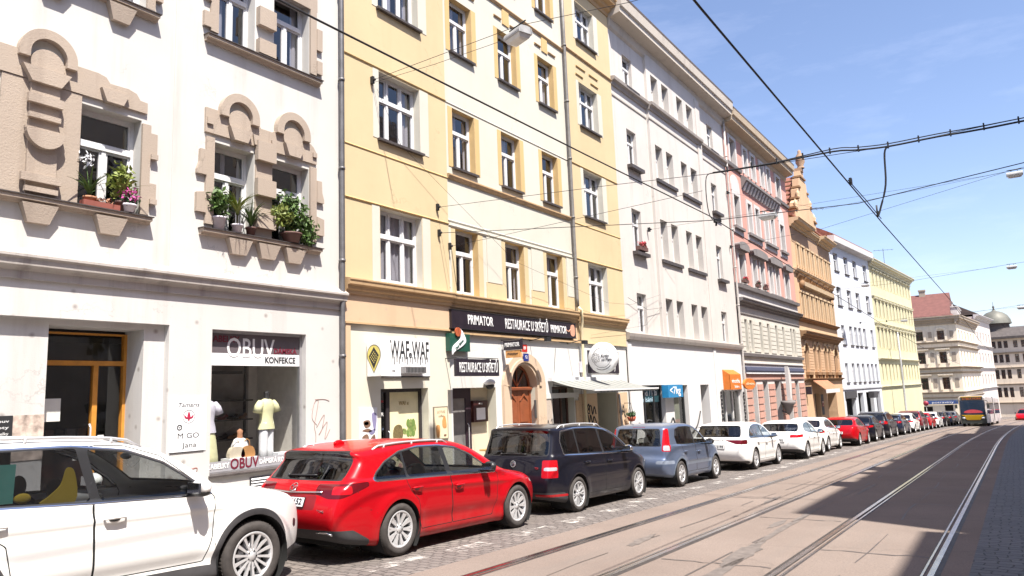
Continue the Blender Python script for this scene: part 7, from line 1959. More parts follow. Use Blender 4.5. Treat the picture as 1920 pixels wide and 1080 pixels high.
MPV = dict(L=4.41, W=.90, H=1.60, xw=(.87, 3.50), rw=.322, ra=.372, rim=.225, belt=(1.035, .985), tumble=13, blur=3, k=.09, shoulder=.02, paint=BLACK,
    top=[(.4, .24), (.10, .30), (.02, .40), (0, .60), (.02, .78), (.06, 1.0), (.11, 1.10), (.24, 1.44), (.21, 1.54), (.5, 1.575), (1.1, 1.605), (1.8, 1.595), (2.3, 1.54), (2.7, 1.42), (3.1, 1.22), (3.4, 1.06), (3.65, .985), (4.0, .90), (4.22, .79), (4.37, .60), (4.40, .42), (4.30, .27), (4.0, .21), (.6, .21)],
    flare=.02, crease=(.86, .80), cr=.008, scoop=(.5, .48), sc=.012, clad=([0, .4, .5, .56, 3.9, 4.41], [.40, .40, .30, 0, 0, .25]),
    door_f=[(2.02, .30), (2.95, .30), (3.02, .55), (3.05, .98), (2.7, 1.30), (2.4, 1.44), (2.0, 1.51), (1.98, 1.0)],
    door_r=[(1.32, .30), (2.01, .30), (1.97, 1.0), (1.97, 1.51), (1.10, 1.51), (1.02, 1.02), (1.10, .80), (1.26, .62)],
    gaps=[[(.14, 1.02), (.20, .6)], [(3.05, .96), (3.5, .93), (4.0, .84)]],
    dlo=[(.46, 1.06), (1.0, 1.045), (2.0, 1.01), (3.12, .985), (2.85, 1.19), (2.52, 1.37), (2.2, 1.475), (1.7, 1.52), (1.0, 1.52), (.50, 1.47), (.42, 1.30)], dlo_smooth=False,
    splits=[(1.00, .97, .028), (1.98, 1.90, .04)], wind=(1.03, 1.54, 1.9, 3.7), rglass=(1.05, 1.50, .6), rmargin=.06, spokes=(8, .012, .015, .15),
    handles=((2.14, .865), (1.22, .885)), mirror=(2.80, 1.0), mirror_mat=M_CHROME, rails=(.45, 2.15, .045, .05, M_RIM), seat_x=1.98, seat_z=.40, tint_r=M_CGLD, tint=M_CGLM, tint_b=M_CGLM, parcel=None, front=(.26, 1.0),
    regions=[('tail_light', M_LENSR, lambda x, y, z: mx(.60 - np.abs(y), z - .97, .66 - z, x - .24), back, None),
             ('tail_light', M_LENSC, lambda x, y, z: mx(.64 - np.abs(y), z - .845, .785 - z, x - .22), back, None),
             ('reflector', M_LENSR, lambda x, y, z: mx(.45 - np.abs(y), z - .37, .325 - z, x - .5), back, None)])
MINIMPV = dict(L=4.02, W=.865, H=1.53, xw=(.72, 3.21), rw=.312, ra=.365, rim=.205, belt=(1.00, .93), tumble=12, blur=3, k=.10, shoulder=.02, paint=BLUE,
    top=[(.4, .25), (.12, .30), (.03, .42), (0, .55), (.02, .68), (.07, .76), (.10, .98), (.19, 1.28), (.27, 1.45), (.55, 1.50), (1.2, 1.535), (1.75, 1.52), (2.1, 1.46), (2.45, 1.32), (2.8, 1.11), (3.0, 1.02), (3.3, .97), (3.65, .89), (3.85, .76), (3.98, .56), (3.97, .38), (3.85, .26), (3.4, .22), (.6, .22)],
    arch_clad=.05, clad_mat=plain('grey_blue_flare', (.15, .18, .235), .45), flare=.035, crease=(.62, .60), cr=.012, scoop=(.48, .46), sc=.012, clad=([0, .5, .56, 3.5, 4.02], [.33, .30, 0, 0, .25]),
    door_f=[(1.86, .33), (2.70, .33), (2.78, .55), (2.80, .95), (2.45, 1.24), (2.15, 1.38), (1.80, 1.44), (1.80, .95)],
    door_r=[(1.18, .33), (1.85, .33), (1.79, .95), (1.79, 1.44), (.95, 1.43), (.86, 1.0), (.98, .78), (1.12, .62)],
    gaps=[[(.13, .95), (.16, .5)], [(2.8, .93), (3.2, .90), (3.6, .83)]],
    dlo=[(.62, 1.02), (1.2, .985), (1.8, .965), (2.82, .935), (2.55, 1.12), (2.25, 1.30), (1.95, 1.40), (1.5, 1.445), (1.0, 1.44), (.70, 1.38), (.58, 1.2)], dlo_smooth=False, chrome_dlo=False,
    splits=[(1.82, 1.74, .04)], wind=(1.06, 1.46, 1.8, 3.1), rglass=(.99, 1.39, .5), rmargin=.13, spokes=(7, .024, .015, .0),
    handles=((1.98, .80), (1.06, .83)), mirror=(2.55, .96), mirror_mat=M_BLK, seat_x=1.80, seat_z=.36, tint_r=M_CGLD, tint=M_CGL, tint_b=M_CGL, front=(.26, 1.0),
    regions=[('tail_light', M_LENSR, lambda x, y, z: mx(.63 + .0 * z - np.abs(y), z - 1.40, .86 - z, x - (.26 + .22 * (z - .86))), lambda C, n: (C[:, 0] < .6) & (n[:, 0] < .6) & (np.abs(C[:, 1]) > .55), None),
             ('bumper_trim', plain('grey_blue_strip', (.20, .23, .29), .5), lambda x, y, z: mx(.5 - np.abs(y), z - .645, .565 - z, x - .36), back, None),
             ('side_strip', plain('grey_blue_strip', (.20, .23, .29), .5), lambda x, y, z: mx(z - .585, .50 - z, 1.05 - x, x - 2.86), lambda C, n: (np.abs(n[:, 1]) > .6) & (C[:, 1] * 0 == 0), None),
             ('tail_light', M_LENSC, lambda x, y, z: mx(.66 - np.abs(y), z - 1.0, .88 - z, x - .24), lambda C, n: (C[:, 0] < .6) & (n[:, 0] < .2) & (np.abs(C[:, 1]) > .6), None)])
WAGON2 = dict(WAGON, L=4.69, W=.91, H=1.465, xw=(1.05, 3.73), rw=.325, ra=.372, rim=.22, paint=WHITE, crease=(.86, .80), scoop=(.40, .38), sc=.014, flare=.015, rear=(.13, .7),
    top=[(.45, .24), (.14, .30), (.04, .42), (.0, .58), (.01, .76), (.05, .90), (.11, 1.0), (.22, 1.06), (.46, 1.30), (.44, 1.375), (.72, 1.415), (1.3, 1.455), (1.9, 1.465), (2.35, 1.44), (2.75, 1.36), (3.1, 1.20), (3.48, 1.0), (3.75, .955), (4.1, .90), (4.4, .81), (4.6, .66), (4.68, .50), (4.66, .34), (4.55, .24), (4.1, .19), (.8, .19)],
    clad=([0, .35, .55, .62, 4.1, 4.3, 4.69], [.30, .30, .26, .0, .0, .15, .2]), chrome_dlo=True, rails=None, mirror_mat=WHITE, tint_r=M_CGLM, tint_b=M_CGLD,
    regions=[('tail_light', M_LENSD, lambda x, y, z: mx(.30 - np.abs(y), z - .93, .80 + .10 * np.clip((.62 - np.abs(y)) / .3, 0, 1) - z, x - .34), back, None),
             ('plate_recess', M_CLAD, lambda x, y, z: mx(np.abs(y) - .42, z - .685, .655 - z, x - .3), back, None)], spokes=(5, .03, .02, .16))
HATCH = dict(L=4.37, W=.895, H=1.44, xw=(.82, 3.44), rw=.322, ra=.37, rim=.215, belt=(.99, .90), tumble=20, blur=3, k=.11, shoulder=.035, paint=WHITE,
    top=[(.45, .25), (.14, .32), (.03, .44), (.0, .58), (.015, .74), (.07, .90), (.14, .98), (.30, 1.06), (.62, 1.27), (.60, 1.335), (.9, 1.39), (1.35, 1.43), (1.85, 1.44), (2.25, 1.40), (2.6, 1.28), (2.95, 1.09), (3.25, .955), (3.6, .89), (3.95, .80), (4.2, .66), (4.35, .50), (4.34, .34), (4.2, .23), (3.8, .19), (.8, .19)],
    flare=.03, crease=(.80, .70), cr=.016, scoop=(.42, .38), sc=.018, rear=(.18, .8), front=(.30, 1.1), clad=([0, .3, .5, .56, 3.8, 4.37], [.40, .36, .26, 0, 0, .22]),
    door_f=[(1.95, .28), (2.85, .28), (2.93, .5), (2.95, .88), (2.6, 1.12), (2.25, 1.30), (1.9, 1.345), (1.90, .93)],
    door_r=[(1.25, .28), (1.94, .28), (1.89, .93), (1.89, 1.345), (1.3, 1.32), (1.02, 1.18), (.98, 1.0), (1.12, .78), (1.22, .6)],
    gaps=[[(2.96, .87), (3.4, .83), (3.9, .74)]],
    dlo=[(.82, 1.10), (.92, 1.02), (1.4, .97), (1.9, .945), (2.88, .905), (2.62, 1.06), (2.35, 1.22), (2.05, 1.31), (1.7, 1.345), (1.3, 1.325), (.98, 1.23)], dlo_smooth=False, chrome_dlo=False,
    splits=[(1.91, 1.85, .045)], wind=(.96, 1.39, 1.9, 3.5), rglass=(1.03, 1.29, .9), rmargin=.09, spokes=(10, .02, .02, .0),
    handles=((2.06, .79), (1.14, .83)), mirror=(2.62, .93), mirror_mat=M_BLK, seat_x=1.9, seat_z=.26, tint_r=M_CGLM, tint=M_CGL, tint_b=M_CGLD,
    regions=[('tail_light', M_LENSR, lambda x, y, z: mx(.46 - np.abs(y), z - (.905 + .05 * x), .80 + .1 * np.clip(x - .1, 0, 1) - z, x - .42), back, None)])
HATCH2 = dict(HATCH, H=1.49, paint=WHITE, top=[(p[0], p[1] * (1.035 if p[1] > .5 else 1)) for p in HATCH['top']], dlo=[(p[0], p[1] * 1.035) for p in HATCH['dlo']], spokes=(5, .035, .02, .0),
    door_f=[(p[0], p[1] * (1.035 if p[1] > .5 else 1)) for p in HATCH['door_f']], door_r=[(p[0], p[1] * (1.035 if p[1] > .5 else 1)) for p in HATCH['door_r']], belt=(1.02, .93), wind=(.99, 1.44, 1.9, 3.5), rglass=(1.06, 1.335, .9), mirror=(2.62, .96))
ZS = .975
def place(p, x, yn, label, **kw):
    """x: middle of the car, yn: lateral position of its street-side tyre wall"""
    y = yn + p['W'] - .03
    return build_car(p, (x, y, gz(x)), label, **kw)
car1 = place(SUV, 3.64, 6.86, 'large white suv with roof rails and black wheel arch cladding, nearest car', res=.040)
MB0 = None
_s = MB()   # mint and yellow pieces set just inside the rear side panes
_s.box(.80, 1.52, -.742, -.73, 1.12, 1.44, 0)
_s.build('mint_piece', [plain('mint_green', (.22, .70, .56), .8)], car1[0], (-SUV['L'] / 2, 0, 0))
_s = MB(); _s.prism(catmull([(1.74, 1.09), (2.02, 1.08), (2.0, 1.34), (1.93, 1.38), (1.89, 1.24), (1.80, 1.15)], 4, True), -.74, -.725, 0); _s.ball((1.60, -.72, 1.15), (.07, .02, .045), 0)
_s.build('yellow_piece', [plain('bright_yellow', (.85, .60, .05), .8)], car1[0], (-SUV['L'] / 2, 0, 0))
car2, F2, _ = place(WAGON, 8.65, 6.86, 'shiny red estate car with silver roof rails, parked behind the white suv', res=.038)
plate(car2, F2, .755, '1AB 5152', WAGON['L'])
wiper(car2, F2, 1.06, .28, -.25, WAGON['L'], .01)
ring_badge(car2, F2, .925, .062, WAGON['L'], [[(-.8, .35), (-.3, .3), (0, -.45), (.3, .3), (.8, .35)]])
_m = MB()   # chrome bar above the plate and the tail pipe trim
_P = [(surf_x(F2, y, .865 + .02 * abs(y)) - .012 - WAGON['L'] / 2, y, .865 + .03 * abs(y)) for y in np.linspace(-.52, .52, 15)]
_m.tube(_P, .011, 6)
for sg in (-1, 1):
    _m.tube([(surf_x(F2, sg * yy, .40) - .01 - WAGON['L'] / 2, sg * yy, .395 - .02 * (yy > .7)) for yy in (.46, .55, .64, .72)], .012, 6)
_m.build('chrome_trim', [M_CHROME], car2)
_m = MB(); _m.prism([(-1.66, 1.40), (-1.52, 1.412), (-1.50, 1.47), (-1.60, 1.475)], -.03, .03); _m.ball((-1.58, 0, 1.44), (.10, .028, .05))
_m.build('antenna_fin', [RED], car2)
letters('MAZDA6', .045, M_CHROME, car2, (surf_x(F2, -.55, .70) - .012 - 2.4, -.50, .655), (R(90), 0, R(-90)), 'model_lettering', width=.22)
car3, F3, _ = place(MPV, 13.55, 6.92, 'black people carrier with silver roof rails, ahead of the shiny red estate car', res=.040)
plate(car3, F3, .68, '3AL 5147', MPV['L'])
wiper(car3, F3, 1.075, .30, -.26, MPV['L'], .0)
ring_badge(car3, F3, .90, .060, MPV['L'], [[(-.55, .62), (-.30, .0), (-.05, .30), (0, .18)], [(0, .18), (.05, .30), (.30, 0), (.55, .62)], [(-.28, .82), (0, .22), (.28, .82)], [(-.72, .35), (-.34, -.72), (0, -.02), (.34, -.72), (.72, .35)]])
letters('TDI', .05, M_CHROME, car3, (surf_x(F3, -.48, .83) - .012 - 2.205, -.50, .83), (R(90), 0, R(-90)), 'model_lettering')
car4, F4, _ = place(MINIMPV, 18.75, 6.98, 'steel blue small people carrier with tall red tail lights', res=.042)
plate(car4, F4, .62, '2A6 8140', MINIMPV['L'], w=.46)
_m = MB(); _m.box(surf_x(F4, 0, 1.45) - 2.01 - .02, surf_x(F4, 0, 1.45) - 2.01 + .03, -.16, .16, 1.405, 1.445); _m.build('brake_light', [M_LENSR], car4)
car5, F5, _ = place(WAGON2, 24.86, 6.92, 'white estate car with dark red tail lights, parked ahead of the blue people carrier', res=.048)
letters('ŠKODA', .07, M_CHROME, car5, (surf_x(F5, 0, .92) - .012 - 2.345, .0, .925), (R(90), 0, R(-90)), 'model_lettering', width=.55)
plate(car5, F5, .72, '6AT 2193', WAGON2['L'])
car6, F6, _ = place(HATCH, 30.67, 6.66, 'white hatchback with black rear diffuser, second of the three near white cars', res=.05)
plate(car6, F6, .70, '5AE 7702', HATCH['L'])
car7, F7, _ = place(HATCH2, 36.2, 7.02, 'taller white hatchback between the low white hatchback and a bright red car', res=.055)
car8, F8, _ = place(dict(HATCH, paint=RED, spokes=(5, .03, .02, .14)), 42.0, 6.68, 'bright red hatchback with a wide black lower grille, behind the tall white hatchback', res=.055)
plate(car8, F8, .66, '7AB 1180', HATCH['L'])
FAR = [(dict(HATCH2, paint=BLACK), 47.6, 6.72, 'black hatchback directly ahead of the bright red hatchback', 'parked_car'),
       (dict(SUV, paint=BLACK, tint=M_CGLD, tint_r=M_CGLD), 53.4, 6.72, 'black suv with wide red tail lights and a roof rack, ahead of the black hatchback', 'parked_car'),
       (dict(WAGON, paint=NAVY, rails=None), 59.6, 6.62, 'dark blue saloon-height car between the black suv and a white car', 'parked_car'),
       (dict(HATCH2, paint=WHITE), 65.0, 6.50, 'small distant white hatchback ahead of the dark blue car', 'parked_car'),
       (dict(SUV, paint=WINE, tint=M_CGLD, tint_r=M_CGLD), 70.2, 6.38, 'dark wine red suv beyond the small distant white hatchback', 'parked_car'),
       (dict(HATCH, paint=RED), 75.4, 6.22, 'small faded red hatchback, half hidden beyond the wine red suv', 'parked_car'),
       (dict(HATCH2, paint=WHITE), 80.2, 6.02, 'last white car of the row, close to the bus', 'parked_car'),
       (dict(WAGON, paint=BLACK, rails=None), 85.6, 5.82, 'distant black estate car beside the front of the bus', 'parked_car'),
       (dict(HATCH, paint=NAVY), 91.0, 5.62, 'distant dark blue hatchback left of the bus', 'parked_car'),
       (dict(HATCH2, paint=GREYP), 96.4, 5.40, 'farthest grey car of the kerbside row', 'parked_car')]
for p, x, yn, lab, nm in FAR:
    y = yn + p['W'] - .03
    r_, F_, _ = build_car(p, (x, y, gz(x)), lab, yaw=-math.atan(.0009 * max(0, x - 38)) * .8, res=.065, interior=False, name=nm)
# a red car and a white car far beyond the bus
for p, x, y, lab in ((dict(HATCH2, paint=RED), 124.0, -.9, 'tiny red car in the distance right of the bus'), (dict(HATCH2, paint=WHITE), 127.0, -2.6, 'tiny white car in the distance at the right edge')):
    build_car(p, (x, y, gz(x)), lab, yaw=R(170), group=None, res=.075, interior=False, name='distant_car')
# ------------------------------------------------------------------ overhead wires, lamps, bus, post
M_WIRE = plain('wire_black', (.012, .012, .014), .6)
def wire(P, r, label, cat='wire', group='overhead wires', sag=0.0, name='overhead_wire', ties=0, twist=None):
    P = [Vector(p) for p in P]; m = MB(); Q = []
    for a, c in zip(P, P[1:]):
        for t in np.linspace(0, 1, 13)[(1 if Q else 0):]:
            q = a.lerp(c, t); q.z -= sag * 4 * t * (1 - t); Q.append(q)
    m.tube([tuple(q) for q in Q], r, 6)
    return tag(m.build(name, [M_WIRE], fix=False), label, cat, group), Q
def drift(P): return [(x, y + bend(x), z) for x, y, z in P]
wire(drift([(-30, 4.63, 5.3), (4, 4.63, 5.04), (9, 4.63, 5.08), (14, 4.63, 5.14), (21, 4.63, 4.88), (40, 4.63, 4.2), (60, 4.63, 3.5), (110, 4.63, 1.8)]), .010, 'contact wire over the tram track beside the parked cars')
wire(drift([(-30, 1.68, 5.2), (5.3, 1.68, 4.68), (15, 1.68, 4.67), (33, 1.68, 4.80), (60, 1.68, 4.0), (110, 1.68, 2.2)]), .011, 'contact wire over the right hand tram track, running from the top of the sky')
w = thing('section_insulator', (13.0, 1.66, 4.73), 'short second wire and clamps beside the contact wire where the drop cable joins', 'insulator')
m = MB(); m.tube([(-1.6, 0, -.05), (.2, .03, .03), (1.7, 0, -.03)], .008, 6); m.build('auxiliary_wire', [M_WIRE], w); m = MB(); m.box(-1.42, -1.34, -.018, .018, -.065, .03); m.build('clamp', [M_WIRE], w); m = MB(); m.box(1.28, 1.36, -.018, .018, -.05, .03); m.build('clamp', [M_WIRE], w)
def insul(m, p, q, n=4):
    p, q = Vector(p), Vector(q)
    for k in range(n): c = p.lerp(q, (k + .5) / n); m.ball(tuple(c), (.03, .045, .03), 0, 8, 5)
# anchor cross wires on the yellow house
def anchored(p0, pts, r, label, sag=0.0, hook=True, name='span_wire', rope=None):
    t = thing(name, p0, label, 'span wire', 'span wires across the street')
    m = MB(); L0 = Vector(p0); Q = [Vector(p) - L0 for p in [p0] + list(pts)]; W = []
    for a, c in zip(Q, Q[1:]):
        for tt in np.linspace(0, 1, 11)[(1 if W else 0):]: q = a.lerp(c, tt); q.z -= sag * 4 * tt * (1 - tt); W.append(q)
    m.tube([tuple(q) for q in W], r, 6); m.build('wire', [M_WIRE], t, fix=False)
    if hook:
        m = MB(); m.box(-.03, .03, -.05, .06, -.09, .09); m.ball((0, -.08, 0), .035); m.build('wall_hook', [M_WIRE], t)
    return t
X1 = 14.38
anchored((X1, 11.92, 6.68), [(X1, 6.86, 6.29), (X1, 4.49, 6.08), (X1, 1.37, 5.93), (X1, -6.4, 6.05)], .006, 'span wire from the upper hook on the yellow house')
m = MB(); top = [Vector((X1, y, z)) for y, z in ((4.6, 6.10), (3.4, 6.05), (2.3, 6.04), (1.9, 5.98), (1.37, 5.93), (.6, 5.93), (-.8, 5.91), (-6.3, 6.0))]
t = thing('feeder_cable', tuple(top[0]), 'thick feeder cable tied along the span wire, with a drop lead to the contact wire', 'cable')
rel = [tuple(q - top[0]) for q in top]
m.tube(catmull(rel, 4), .017, 7); m.build('cable', [M_WIRE], t, fix=False)
m = MB(); m.tube(catmull([(a[0], a[1], a[2] + (.05 if 1 < i < 7 else .01)) for i, a in enumerate(rel)], 4), .010, 6); m.build('messenger_wire', [M_WIRE], t, fix=False)
m = MB()
for k, yv in enumerate(np.linspace(4.3, -3, 16)): m.box(-.02, .02, yv - .012 - top[0].y, yv + .012 - top[0].y, np.interp(-yv, [-q.y for q in top], [q.z for q in top]) - .035 - top[0].z, np.interp(-yv, [-q.y for q in top], [q.z for q in top]) + .085 - top[0].z)
m.build('cable_ties', [M_WIRE], t, fix=False)
m = MB(); m.tube(catmull([(0, 1.37 - 4.6, 5.93 - 6.1), (0, 1.45 - 4.6, 5.82 - 6.1), (0, 1.49 - 4.6, 5.24 - 6.1), (-.02, 1.62 - 4.6, 4.80 - 6.1), (-.05, 1.66 - 4.6, 4.68 - 6.1)], 5), .017, 7); m.build('drop_lead', [M_WIRE], t, fix=False)
m = MB(); m.tube(catmull([(0, 0, 0), (0, .14, -.06), (0, .17, -.5), (0, .12, -.9), (0, -.05, -1.05)], 5), .010, 6); m.build('drop_lead', [M_WIRE], t, fix=False)
t2 = anchored((14.42, 11.92, 6.0), [(14.42, 6.72, 5.37), (14.42, 4.63, 5.12), (14.42, 1.98, 4.99), (14.42, -6.4, 5.75)], .008, 'span wire from the lower hook carrying both contact wires', name='span_wire')
m = MB(); m.box(-.025, .025, -7.40, -7.25, -.93, -.86); m.build('insulator', [M_WIRE], t2)
m = MB(); m.tube([(0, -7.3, -.9), (.0, -7.29, -1.0)], .02, 6); m.tube([(0, -10.24, -1.1), (0, -10.24, -1.32)], .015, 6); m.build('hanger', [M_WIRE], t2)
anchored((14.85, 11.92, 5.71), [(14.85, 10.6, 5.73), (14.85, 5.0, 5.9)], .005, 'short guy wire from the box hook on the yellow house')
anchored((14.5, 11.97, 6.6), [(14.46, 11.97, 5.6), (14.9, 11.97, 4.6)], .008, 'cable hanging down the facade from the hooks', hook=False)
anchored((15.0, 11.97, 5.68), [(15.2, 11.97, 4.55)], .006, 'short cable hanging below the box hook', hook=False)
anchored((11.75, 11.97, 9.55), [(11.85, 11.97, 8.0), (12.2, 11.97, 6.4)], .010, 'tangled cable hanging left of the upper yellow window', hook=False)
# faint service cables on the facades
anchored((12.2, 11.9, 9.2), [(12.9, 11.8, 7.95), (17.5, 11.6, 5.6), (23.5, 11.7, 4.9), (25.6, 11.75, 5.0), (28.9, 11.9, 5.7)], .004, 'sagging service cable along the yellow and grey fronts', hook=False)
anchored((25.7, 11.9, 5.30), [(27.4, 11.85, 4.95), (29.3, 11.9, 5.2), (29.5, 11.9, 6.9), (30.5, 11.6, 6.9)], .007, 'looped cable on the pale grey house', hook=False)
anchored((22.5, 11.9, 3.7), [(27.0, 11.8, 4.3), (29.0, 11.9, 5.2)], .004, 'thin cable crossing between the yellow and grey houses', hook=False)
anchored((39.3, 11.9, 9.3), [(39.3, 7.2, 9.55), (39.3, -1.1, 10.95), (39.3, -6.4, 11.5)], .008, 'span wire from the grey house to the lamp in the sky at the right')
anchored((39.5, 11.9, 12.4), [(39.5, 7.0, 10.6), (39.5, -6.4, 11.2)], .006, 'upper span wire from the corner of the grey house')
anchored((62.0, 11.9, 9.0), [(62.0, 6.0, 9.05), (62.0, -.85, 9.55), (62.0, -7.3, 9.9)], .010, 'span wire carrying the round street lamp before the far sky')
anchored((75.0, 11.2, 7.2), [(75.0, 5.0, 7.1), (75.0, -1.3, 7.62), (75.0, -7.3, 8.0)], .010, 'far span wire carrying the lamp cut by the right edge')
anchored((69.0, 11.8, 10.0), [(69.0, 9.6, 10.15), (69, 0, 10.3)], .006, 'span wire in front of the cool white house')
anchored((28.2, 11.9, 8.4), [(28.2, 7.03, 8.35), (28.2, 0, 8.3), (28.2, -6.4, 8.6)], .005, 'thin span wire carrying the lamp before the pink house')
# hanging street lamps
M_LAMP = plain('lamp_grey', (.42, .42, .42), .5, .2, var=.25, scale=9); M_LG = plain('lamp_bowl', (.62, .61, .58), .25, var=.1)
def lamp(x, y, z, label, L=.62, rot=math.pi / 2):
    t = thing('hanging_street_lamp', (x, y, z), label, 'street lamp', 'street lamps hung on span wires', rot=(0, 0, rot))
    m = MB(); m.sweep(catmull([(-.17, 0), (-.17, .07), (-.11, .15), (.11, .15), (.17, .07), (.17, 0)], 3), -L / 2, L / 2); m.build('housing', [M_LAMP], t)
    m = MB(); h = L * .46
    i = [m.pts([(sx_ * k, sy * w_, zz_) for sx_, sy in ((-1, -1), (1, -1), (1, 1), (-1, 1))]) for k, w_, zz_ in ((h, .155, -.002), (h * .86, .12, -.075), (h * .6, .07, -.10))]
    for a, c in zip(i, i[1:]):
        for q in range(4): m.face((a + q, a + (q + 1) % 4, c + (q + 1) % 4, c + q))
    m.face((i[2], i[2] + 1, i[2] + 2, i[2] + 3)); m.build('glass_bowl', [M_LG], t)
    m = MB(); m.tube([(-.12, 0, .15), (-.12, 0, .26)], .012, 6); m.tube([(.12, 0, .15), (.12, 0, .26)], .012, 6); m.tube([(-.28, 0, .27), (.28, 0, .27)], .016, 6); m.build('hanger', [M_WIRE], t)
    return t
anchored((12.04, 11.9, 9.36), [(12.04, 10.83, 9.36), (12.04, 7.67, 9.36), (12.04, 5.17, 9.0), (12.04, -6.4, 8.2)], .006, 'span wire carrying the street lamp before the yellow house')
anchored((12.10, 11.9, 9.33), [(12.06, 10.0, 9.2), (12.04, 8.1, 9.16)], .005, 'lamp supply cable under its span wire', hook=False)
lamp(12.04, 7.70, 9.09, 'grey street lamp hanging before the upper windows of the yellow house', .55, R(70))
lamp(39.3, -1.12, 10.68, 'street lamp hanging against the blue sky near the right edge')
lamp(28.2, 7.03, 8.1, 'street lamp hanging before the salmon pink house')
lamp(62.0, -.85, 9.28, 'round-looking street lamp below the last long span wire in the sky')
lamp(69.0, 9.6, 9.9, 'street lamp hanging before the cool white house')
lamp(75.0, -1.3, 7.36, 'street lamp cut by the right edge, above the domed block')
anchored((86.0, 10.3, 7.95), [(86, 8.66, 8.1), (86, -6, 8.4)], .008, 'span wire in front of the pale yellow house')
lamp(86.0, 8.66, 7.8, 'tiny street lamp hanging before the pale yellow house')
t = thing('lamp_post', (85.0, 9.3, gz(85)), 'slim grey post in front of the pale yellow house', 'post'); m = MB(); m.lathe([(.17, 0), (.17, .5), (.11, .6), (.10, 5), (.08, 9.6), (0, 9.65)], 12); m.build('pole', [M_LAMP], t)
WINE_SIGN = plain('sign_red', (.28, .02, .05), .5)
t = thing('traffic_sign', (91.0, 8.0, gz(91)), 'round red traffic sign seen edge-on above the far parked cars', 'traffic sign'); m = MB(); m.tube([(0, 0, 0), (0, 0, 2.6)], .035, 6); m.build('post', [M_LAMP], t); m = MB(); m.lathe([(0, 0), (.26, 0), (.26, .03), (0, .03)], 20, 'x', (-.08, 0, 2.35)); m.build('disc', [WINE_SIGN], t)
for x, y, z, lab in ((72.0, 14.0, 15.0, 'thin roof aerial on the cool white house'), (104.5, 12.0, 13.5, 'tall roof aerial left of the red roof')):
    t = thing('roof_aerial', (x, y, z), lab, 'aerial', 'roof aerials'); m = MB(); hh = 3.2 if x < 80 else 5.2; m.tube([(0, 0, -1.5), (0, 0, hh)], .03, 5); m.tube([(-.2, -1.2, hh - .3), (.2, 1.2, hh - .1)], .02, 5)
    for k in range(5): m.tube([(-.4, -1 + k * .5, hh - .28 + k * .04), (.5, -1 + k * .5, hh - .28 + k * .04)], .015, 4)
    m.build('mast', [M_WIRE], t)
# articulated bus coming up the left track
t = thing('articulated_bus', (85.0, 3.55, gz(85)), 'articulated city bus with a yellow nose coming up the street', 'bus', None, (0, math.atan(GRADE), -.045))
M_BUSS = plain('bus_silver', (.50, .44, .42), .35, .1, var=.25, scale=.6); M_BUSG = plain('bus_glass', (.015, .03, .06), .05); M_YEL = paint('bus_yellow', (.60, .36, .02)); M_BUSD = plain('bus_dark', (.03, .035, .03), .5)
W_, H_ = 1.14, 2.95
def ring(x, w, z0, z1, r): return [(x, -w, z0), (x, w, z0), (x, w, z1 - r), (x, w - r, z1), (x, -w + r, z1), (x, -w, z1 - r)]
for nm, x0, x1 in (('front_body', .0, 8.6), ('rear_body', 9.8, 17.6)):
    m = MB(); i = [m.pts(ring(x, w, .32, H_ - dz, .16)) for x, w, dz in ((x0, W_ * .93, .12), (x0 + .25, W_, .0), (x1 - .2, W_, 0), (x1, W_ * .96, .05))]
    for a, c in zip(i, i[1:]):
        for q in range(6): m.face((a + q, a + (q + 1) % 6, c + (q + 1) % 6, c + q))
    m.face(range(i[0], i[0] + 6)); m.face(range(i[-1], i[-1] + 6)); m.build(nm, [M_BUSS], t)
m = MB()
for k in range(6): m.box(8.6 + k * .2, 8.72 + k * .2, -W_ * (.97 if k % 2 else .9), W_ * (.97 if k % 2 else .9), .4, H_ - .05)
m.box(8.6, 9.8, -W_ * .85, W_ * .85, .4, H_ - .15); m.build('bellows', [M_BUSD], t)
m = MB(); m.box(-.05, .01, -W_ * .90, W_ * .90, 1.14, 2.50); m.build('windscreen', [M_BUSG], t)
m = MB(); m.box(-.04, .0, -W_ * .8, W_ * .8, 2.52, 2.80); m.build('destination_board', [M_BUSD], t)
amber = bpy.data.materials.new('amber_display'); amber.use_nodes = True; amber.node_tree.nodes['Principled BSDF'].inputs['Base Color'].default_value = (.3, .06, .01, 1); amber.node_tree.nodes['Principled BSDF'].inputs['Emission Color'].default_value = (1, .25, .05, 1); amber.node_tree.nodes['Principled BSDF'].inputs['Emission Strength'].default_value = .15
letters('22 BÍLÁ HORA', .26, amber, t, (-.05, 0, 2.66), (R(90), 0, R(-90)), width=1.6)
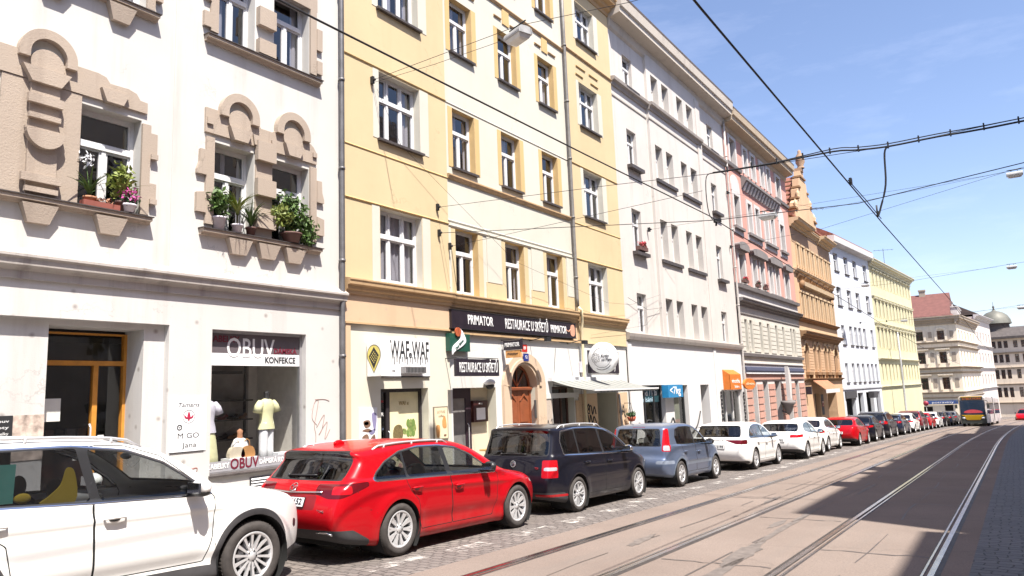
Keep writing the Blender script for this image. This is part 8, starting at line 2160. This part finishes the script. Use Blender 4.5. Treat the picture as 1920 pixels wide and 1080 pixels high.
m = MB(); m.box(-.05, .0, -W_ * .80, W_ * .80, 2.82, 2.90); m.build('roof_edge', [M_YEL], t)
m = MB(); i = [m.pts([(x, -w, z), (x, w, z)]) for x, w, z in ((-.05, W_ * .90, 1.10), (-.08, W_ * .66, .98), (-.10, W_ * .52, .66), (-.06, W_ * .45, .60))]
for a, c in zip(i, i[1:]): m.face((a, a + 1, c + 1, c)); m.build('yellow_nose', [M_YEL], t)
m = MB(); m.box(-.05, .02, -W_ * .94, W_ * .94, .28, 1.12); m.build('bumper', [M_BUSD], t)
for sg in (-1, 1): m = MB(); m.ball((-.06, sg * .80, .80), (.05, .16, .10), 0, 10, 6); m.build('headlight', [M_LENSC], t)
m = MB(); m.prism(catmull([(-.7, 1.3), (.75, 1.3), (.6, 1.5), (0, 1.62), (-.55, 1.52)], 3, True), 0, .01); o = m.build('red_seat_cover', [plain('red_cloth', (.50, .05, .07), .7)], t, (-.062, 0, 0), rot=(0, 0, -math.pi / 2))
for sg in (-1, 1):
    for k in range(8):
        x = .6 + k * 1.0 if k < 7 else 7.7
        m = MB(); m.box(x, x + .86, sg * W_ - .01 if sg > 0 else -W_ - .006, sg * W_ + .006 if sg > 0 else -W_ + .01, 1.15, 2.35); m.build('side_window', [M_BUSG], t)
    for k in range(7): x = 10.1 + k; m = MB(); m.box(x, x + .86, sg * W_ - .01 if sg > 0 else -W_ - .006, sg * W_ + .006 if sg > 0 else -W_ + .01, 1.15, 2.35); m.build('side_window', [M_BUSG], t)
    for x in (2.3, 6.6, 13.5): m = MB(); m.lathe([(0, -.0), (.25, .0), (.44, .02), (.46, .22), (0, .22)], 18, 'y', (x, sg * W_ - (.0 if sg < 0 else .21), .46)); m.build('wheel', [M_TYRE], t)
    m = MB(); m.tube([(.1, sg * 1.1, 2.5), (-.2, sg * 1.3, 2.4), (-.22, sg * 1.33, 2.0)], .03, 6); m.box(-.26, -.18, sg * 1.33 - .1, sg * 1.33 + .1, 1.75, 2.1); m.build('mirror', [M_BUSD], t)
